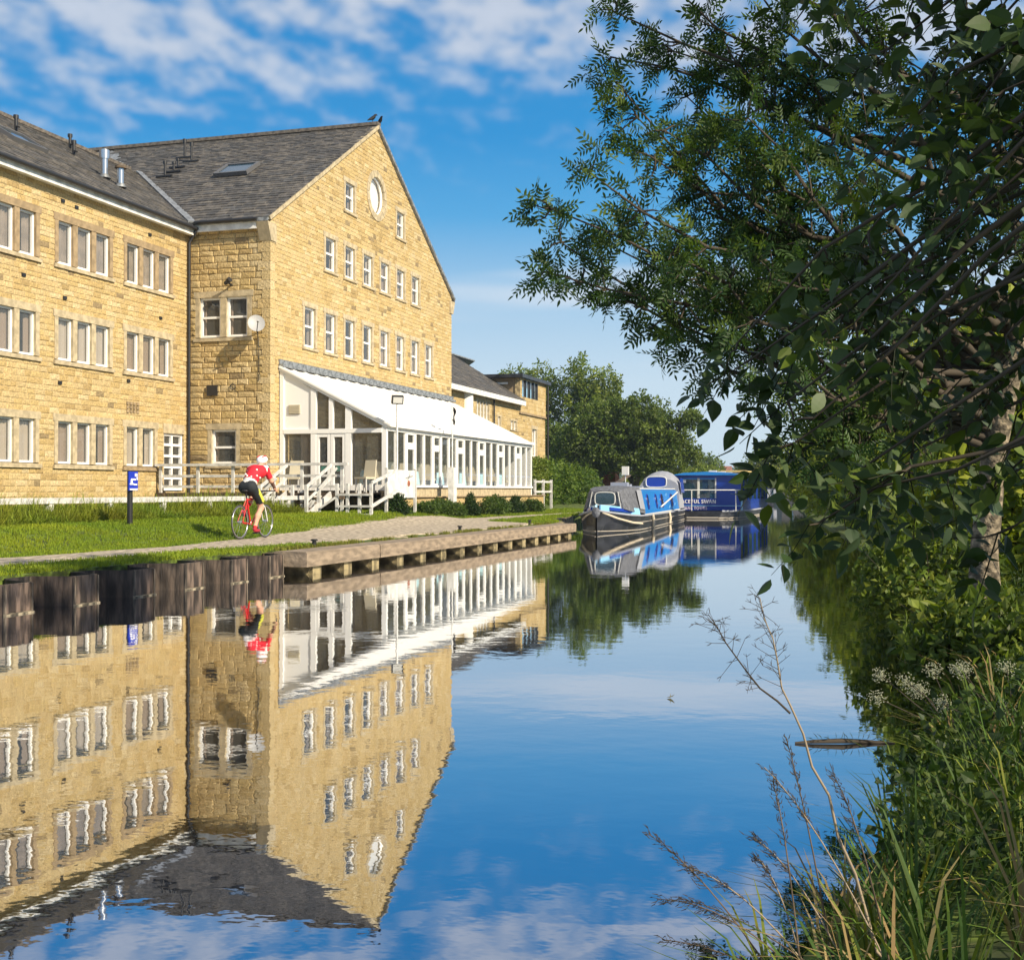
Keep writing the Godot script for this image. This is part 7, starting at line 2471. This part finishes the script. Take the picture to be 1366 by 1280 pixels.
func near_plants() -> void:
	var r := RandomNumberGenerator.new()
	r.seed = 501
	# reeds and coarse grass on the near bank
	var tufts := [blade_tuft(9, 0.75, 0.0055, 0.08, 0.55, 31), blade_tuft(8, 0.9, 0.005, 0.06, 0.35, 32), blade_tuft(9, 0.5, 0.006, 0.09, 0.9, 33)]
	var xf := [[], [], []]
	var cc := [[], [], []]
	for i in 300:
		var z := -2.35 - 11.0 * pow(r.randf(), 1.6)
		var edge := interp(RIGHT, z)
		var x := edge + 0.02 + absf(r.randfn(0.0, 0.55)) * (0.6 + 0.1 * -z)
		var k := r.randi() % 3
		var sc := r.randf_range(0.3, 0.72) * (0.5 + 0.5 * smoothstep(0.0, 0.5, x - edge))
		xf[k].append(Transform3D(Basis(Vector3.UP, r.randf() * TAU).scaled(Vector3(1, sc, 1)), Vector3(x, gh(x, z) - 0.03, z)))
		var c: Color = [Color(0.06, 0.11, 0.02), Color(0.10, 0.16, 0.022), Color(0.17, 0.20, 0.03), Color(0.30, 0.23, 0.11), Color(0.04, 0.075, 0.016), Color(0.05, 0.10, 0.02)][r.randi() % 6]
		cc[k].append(c * r.randf_range(0.8, 1.2))
	for k in 3:
		var o := scatter("bank_reeds", tufts[k], M.grass, self, xf[k], cc[k])
		tag(o, ["coarse reeds and grass on the bank in the lower corner", "upright reed stems among the bank grass", "bent dry grass blades on the bank"][k], "reeds")
		o.set_meta("kind", "stuff")
	# broad leaved weeds
	var bx := []
	var bc := []
	for i in 420:
		var z := -3.6 - 9.0 * r.randf()
		var x := interp(RIGHT, z) + 0.1 + absf(r.randfn(0.0, 0.6))
		bx.append(Transform3D(Basis(rdir(r), r.randf() * TAU).scaled(Vector3.ONE * r.randf_range(0.3, 0.65)), Vector3(x, gh(x, z) + r.randf_range(0.02, 0.36), z)))
		bc.append(([Color(0.05, 0.09, 0.02), Color(0.08, 0.12, 0.02), Color(0.035, 0.065, 0.02)][r.randi() % 3] as Color) * r.randf_range(0.8, 1.2))
	var w := scatter("bank_weeds", CL.shrub[0], M.leaf, self, bx, bc)
	tag(w, "low broad leaved weeds along the near bank", "weeds")
	w.set_meta("kind", "stuff")
	# dead umbel stalk leaning over the water
	var o := thing("dead_stalk", "tall bleached dead flower stalk leaning over the water", "plant", Vector3(0.05, 0.2, -3.0))
	var mb := MB.new()
	var rad := []
	for i in STALK_MAIN.size():
		rad.append(lerpf(0.0042, 0.0010, float(i) / (STALK_MAIN.size() - 1)))
	var first := [Vector3(0.16, 0.15, -3.05)] + STALK_MAIN
	mb.tube(first, [0.0045] + rad, 6)
	obj(mb, "stem", M.dry_stem, o)
	mb = MB.new()
	rad = []
	for i in STALK_SIDE.size():
		rad.append(lerpf(0.003, 0.001, float(i) / (STALK_SIDE.size() - 1)))
	mb.tube(STALK_SIDE, rad, 5)
	obj(mb, "side_stem", M.twig, o)
	mb = MB.new()
	for src in [[STALK_MAIN, 8], [STALK_SIDE, 3]]:
		var s: Array = src[0]
		for i in range(src[1], s.size()):
			var ax: Vector3 = (s[i] - s[i - 1]).normalized()
			for j in 9:
				var d := (ax * 0.6 + rdir(r) * 0.8).normalized()
				var p: Vector3 = s[i - 1].lerp(s[i], r.randf())
				var e := p + d * r.randf_range(0.02, 0.06)
				mb.tube([p, e], [0.0008, 0.0005], 4, false)
				for q in 3:
					mb.tube([e, e + (d + rdir(r) * 0.8).normalized() * 0.015], [0.0006, 0.0004], 4, false)
	obj(mb, "umbel_twigs", M.twig, o)
	# flowering rushes arching out over the water
	var labs := ["topmost long arching rush at the water edge", "second arching rush below the topmost one", "arching rush third from the top with dark seed head", "lowest arching rush reaching out over the water", "fine rush crossing behind the dead stalk", "slender rush just under the crossing one", "thin upright rush beside the dead stalk", "short dark rush among the arching ones", "stiff rush right of the dead stalk", "drooping rush between the lower two", "dark stiff rush stem in front of the reflections"]
	for k in RUSH_TIPS.size():
		var tip: Vector3 = RUSH_TIPS[k]
		var b := Vector3(-0.14 + 0.05 * (k % 5) + r.randf_range(-0.03, 0.03), 0.12, -3.0 + r.randf_range(-0.12, 0.1))
		var t := thing("rush", labs[k], "rush", b, "rushes over the water")
		var pk := b.lerp(tip, 0.55) + Vector3(0, 0.10 + 0.03 * (k % 3), 0)
		var p := []
		rad = []
		for i in 11:
			var s := i / 10.0
			p.append(b.lerp(pk, s).lerp(pk.lerp(tip, s), s))
			rad.append(lerpf(0.003, 0.0009, s))
		mb = MB.new()
		mb.tube(p, rad, 5)
		obj(mb, "stem", M.dry_stem if k % 3 == 1 else M.brown_wood, t)
		mb = MB.new()
		for i in 60:
			var q: Vector3 = p[6 + i % 4].lerp(p[7 + i % 4], r.randf())
			var e := q + (rdir(r) + (tip - pk).normalized()) * 0.012
			mb.tube([q, e], [0.0008, 0.0004], 4, false)
			mb.tube([e, e + (rdir(r) + (tip - pk).normalized() * 1.5) * 0.006], [0.0013, 0.0004], 4, false)
		obj(mb, "seed_head", M.twig, t)
	# creamy meadowsweet
	for k in 2:
		var c: Vector3 = [Vector3(0.16, 0.42, -6.84), Vector3(0.44, 0.40, -6.4)][k]
		var g := Vector3(c.x + 0.2, 0.15, c.z)
		var t := thing("meadowsweet", ["creamy flowering plant nearer the open water", "creamy flowering plant deeper in the bank shade"][k], "plant", g, "creamy flowers on the bank")
		var st := MB.new()
		var fl := MB.new()
		for i in 6:
			var tip := c + Vector3(r.randf_range(-0.2, 0.2), r.randf_range(-0.12, 0.16), r.randf_range(-0.2, 0.2))
			st.tube([g + Vector3(r.randf_range(-0.05, 0.05), -0.05, 0), g.lerp(tip, 0.5) + rdir(r) * 0.03, tip], [0.004, 0.003, 0.002], 5)
			for j in 150:
				var d := rdir(r) * Vector3(0.06, 0.05, 0.06) * pow(r.randf(), 0.7)
				fl.ellipsoid(tip + d, Vector3(r.randf_range(0.002, 0.005), r.randf_range(0.001, 0.004), r.randf_range(0.002, 0.005)), 4, 3)
		obj(st, "stems", M.twig, t)
		obj(fl, "flowers", mat("cream", Color(0.33, 0.34, 0.22), 0.8), t)
	# low plants hanging over the water in front of the ash trunk
	for k in 5:
		var q: Array = [[0.55, -8.2, 0.42, "leafy plant hanging over the water below the creamy flowers"], [0.50, -9.4, 0.42, "leafy plant hanging over the water in front of the pale trunk"], [0.45, -11.6, 0.8, "low willow shoots touching the water past the pale trunk"], [0.55, -14.4, 0.9, "low bush dipping to the water before the overhanging bush"], [0.95, -7.4, 0.45, "leafy bank plant nearest the frame edge by the creamy flowers"]][k]
		var at := Vector3(q[0], 0.25, q[1])
		var t := thing("bank_plant", q[3], "plant", at, "low plants along the near bank")
		var mm := MB.new()
		var tips := []
		for i in 14:
			var e := at + Vector3(r.randf_range(-q[2], q[2] * 0.8), r.randf_range(0.05, q[2]), r.randf_range(-q[2], q[2]))
			mm.tube(wob(at, e, 3, 0.05, r), [0.008, 0.006, 0.004, 0.002], 4)
		obj(mm, "stems", M.twig, t)
		crown(t, "foliage", [[at + Vector3(0, q[2] * 0.5, 0), Vector3(q[2] * 0.8, q[2] * 0.5, q[2])], [at + Vector3(-q[2] * 0.4, q[2] * 0.2, 0.1), Vector3(q[2] * 0.5, q[2] * 0.25, q[2] * 0.8)]], 340, "shrub", [Color(0.12, 0.17, 0.022), Color(0.18, 0.22, 0.03), Color(0.07, 0.11, 0.02)], 520 + k, 0.02, 0.8)
	# floating log with leaves caught on it
	var lg := thing("floating_log", "dark waterlogged branch floating near the bank", "log", Vector3(-0.28, 0.05, -6.8))
	mb = MB.new()
	mb.tube([Vector3(-0.46, 0.055, -6.76), Vector3(-0.36, 0.062, -6.79), Vector3(-0.22, 0.066, -6.83), Vector3(-0.10, 0.06, -6.88), Vector3(0.05, 0.05, -6.92)], [0.005, 0.011, 0.014, 0.011, 0.005], 8)
	obj(mb, "branch", M.twig, lg)
	mb = MB.new()
	mb.col = Color(0.05, 0.07, 0.03)
	for i in 14:
		var p := Vector3(-0.36 + 0.022 * i, 0.07, -6.79 - 0.006 * i)
		leaf_into(mb, p, (Vector3(r.randf_range(-1, 1), r.randf_range(0.3, 1.2), r.randf_range(-0.5, 0.5))).normalized(), Vector3(0, 0, 1), 0.05, 0.02)
	obj(mb, "leaves", M.leaf, lg)
	var fl := thing("floating_leaf", "single pale leaf floating on the open water", "leaf", Vector3(-1.33, 0.055, -8.0))
	mb = MB.new()
	mb.col = Color(0.30, 0.27, 0.2)
	leaf_into(mb, Vector3(-1.36, 0.056, -8.0), Vector3(0.9, 0.25, 0.1).normalized(), Vector3(0, 0.15, 1).normalized(), 0.06, 0.045, 0.3, 2)
	leaf_into(mb, Vector3(-1.34, 0.056, -8.0), Vector3(0.3, 0.9, 0.1).normalized(), Vector3(0, 0.15, 1).normalized(), 0.03, 0.02, 0.3, 2)
	obj(mb, "blade", M.leaf, fl)

func _ready() -> void:
	rng.seed = 1
	camera_and_light()
	print("sky ", Time.get_ticks_msec())
	materials()
	make_variants()
	clumps()
	ground()
	water()
	print("ground ", Time.get_ticks_msec())
	canal_edge()
	hotel_wing()
	gabled_block()
	print("hotel ", Time.get_ticks_msec())
	conservatory()
	deck_and_rails()
	far_block()
	print("buildings ", Time.get_ticks_msec())
	far_things()
	vegetation_far()
	print("far ", Time.get_ticks_msec())
	narrowboat()
	trip_boat()
	far_boats()
	cyclist()
	print("boats ", Time.get_ticks_msec())
	lawns()
	ash_tree()
	near_tree()
	near_plants()
	print("done ", Time.get_ticks_msec())
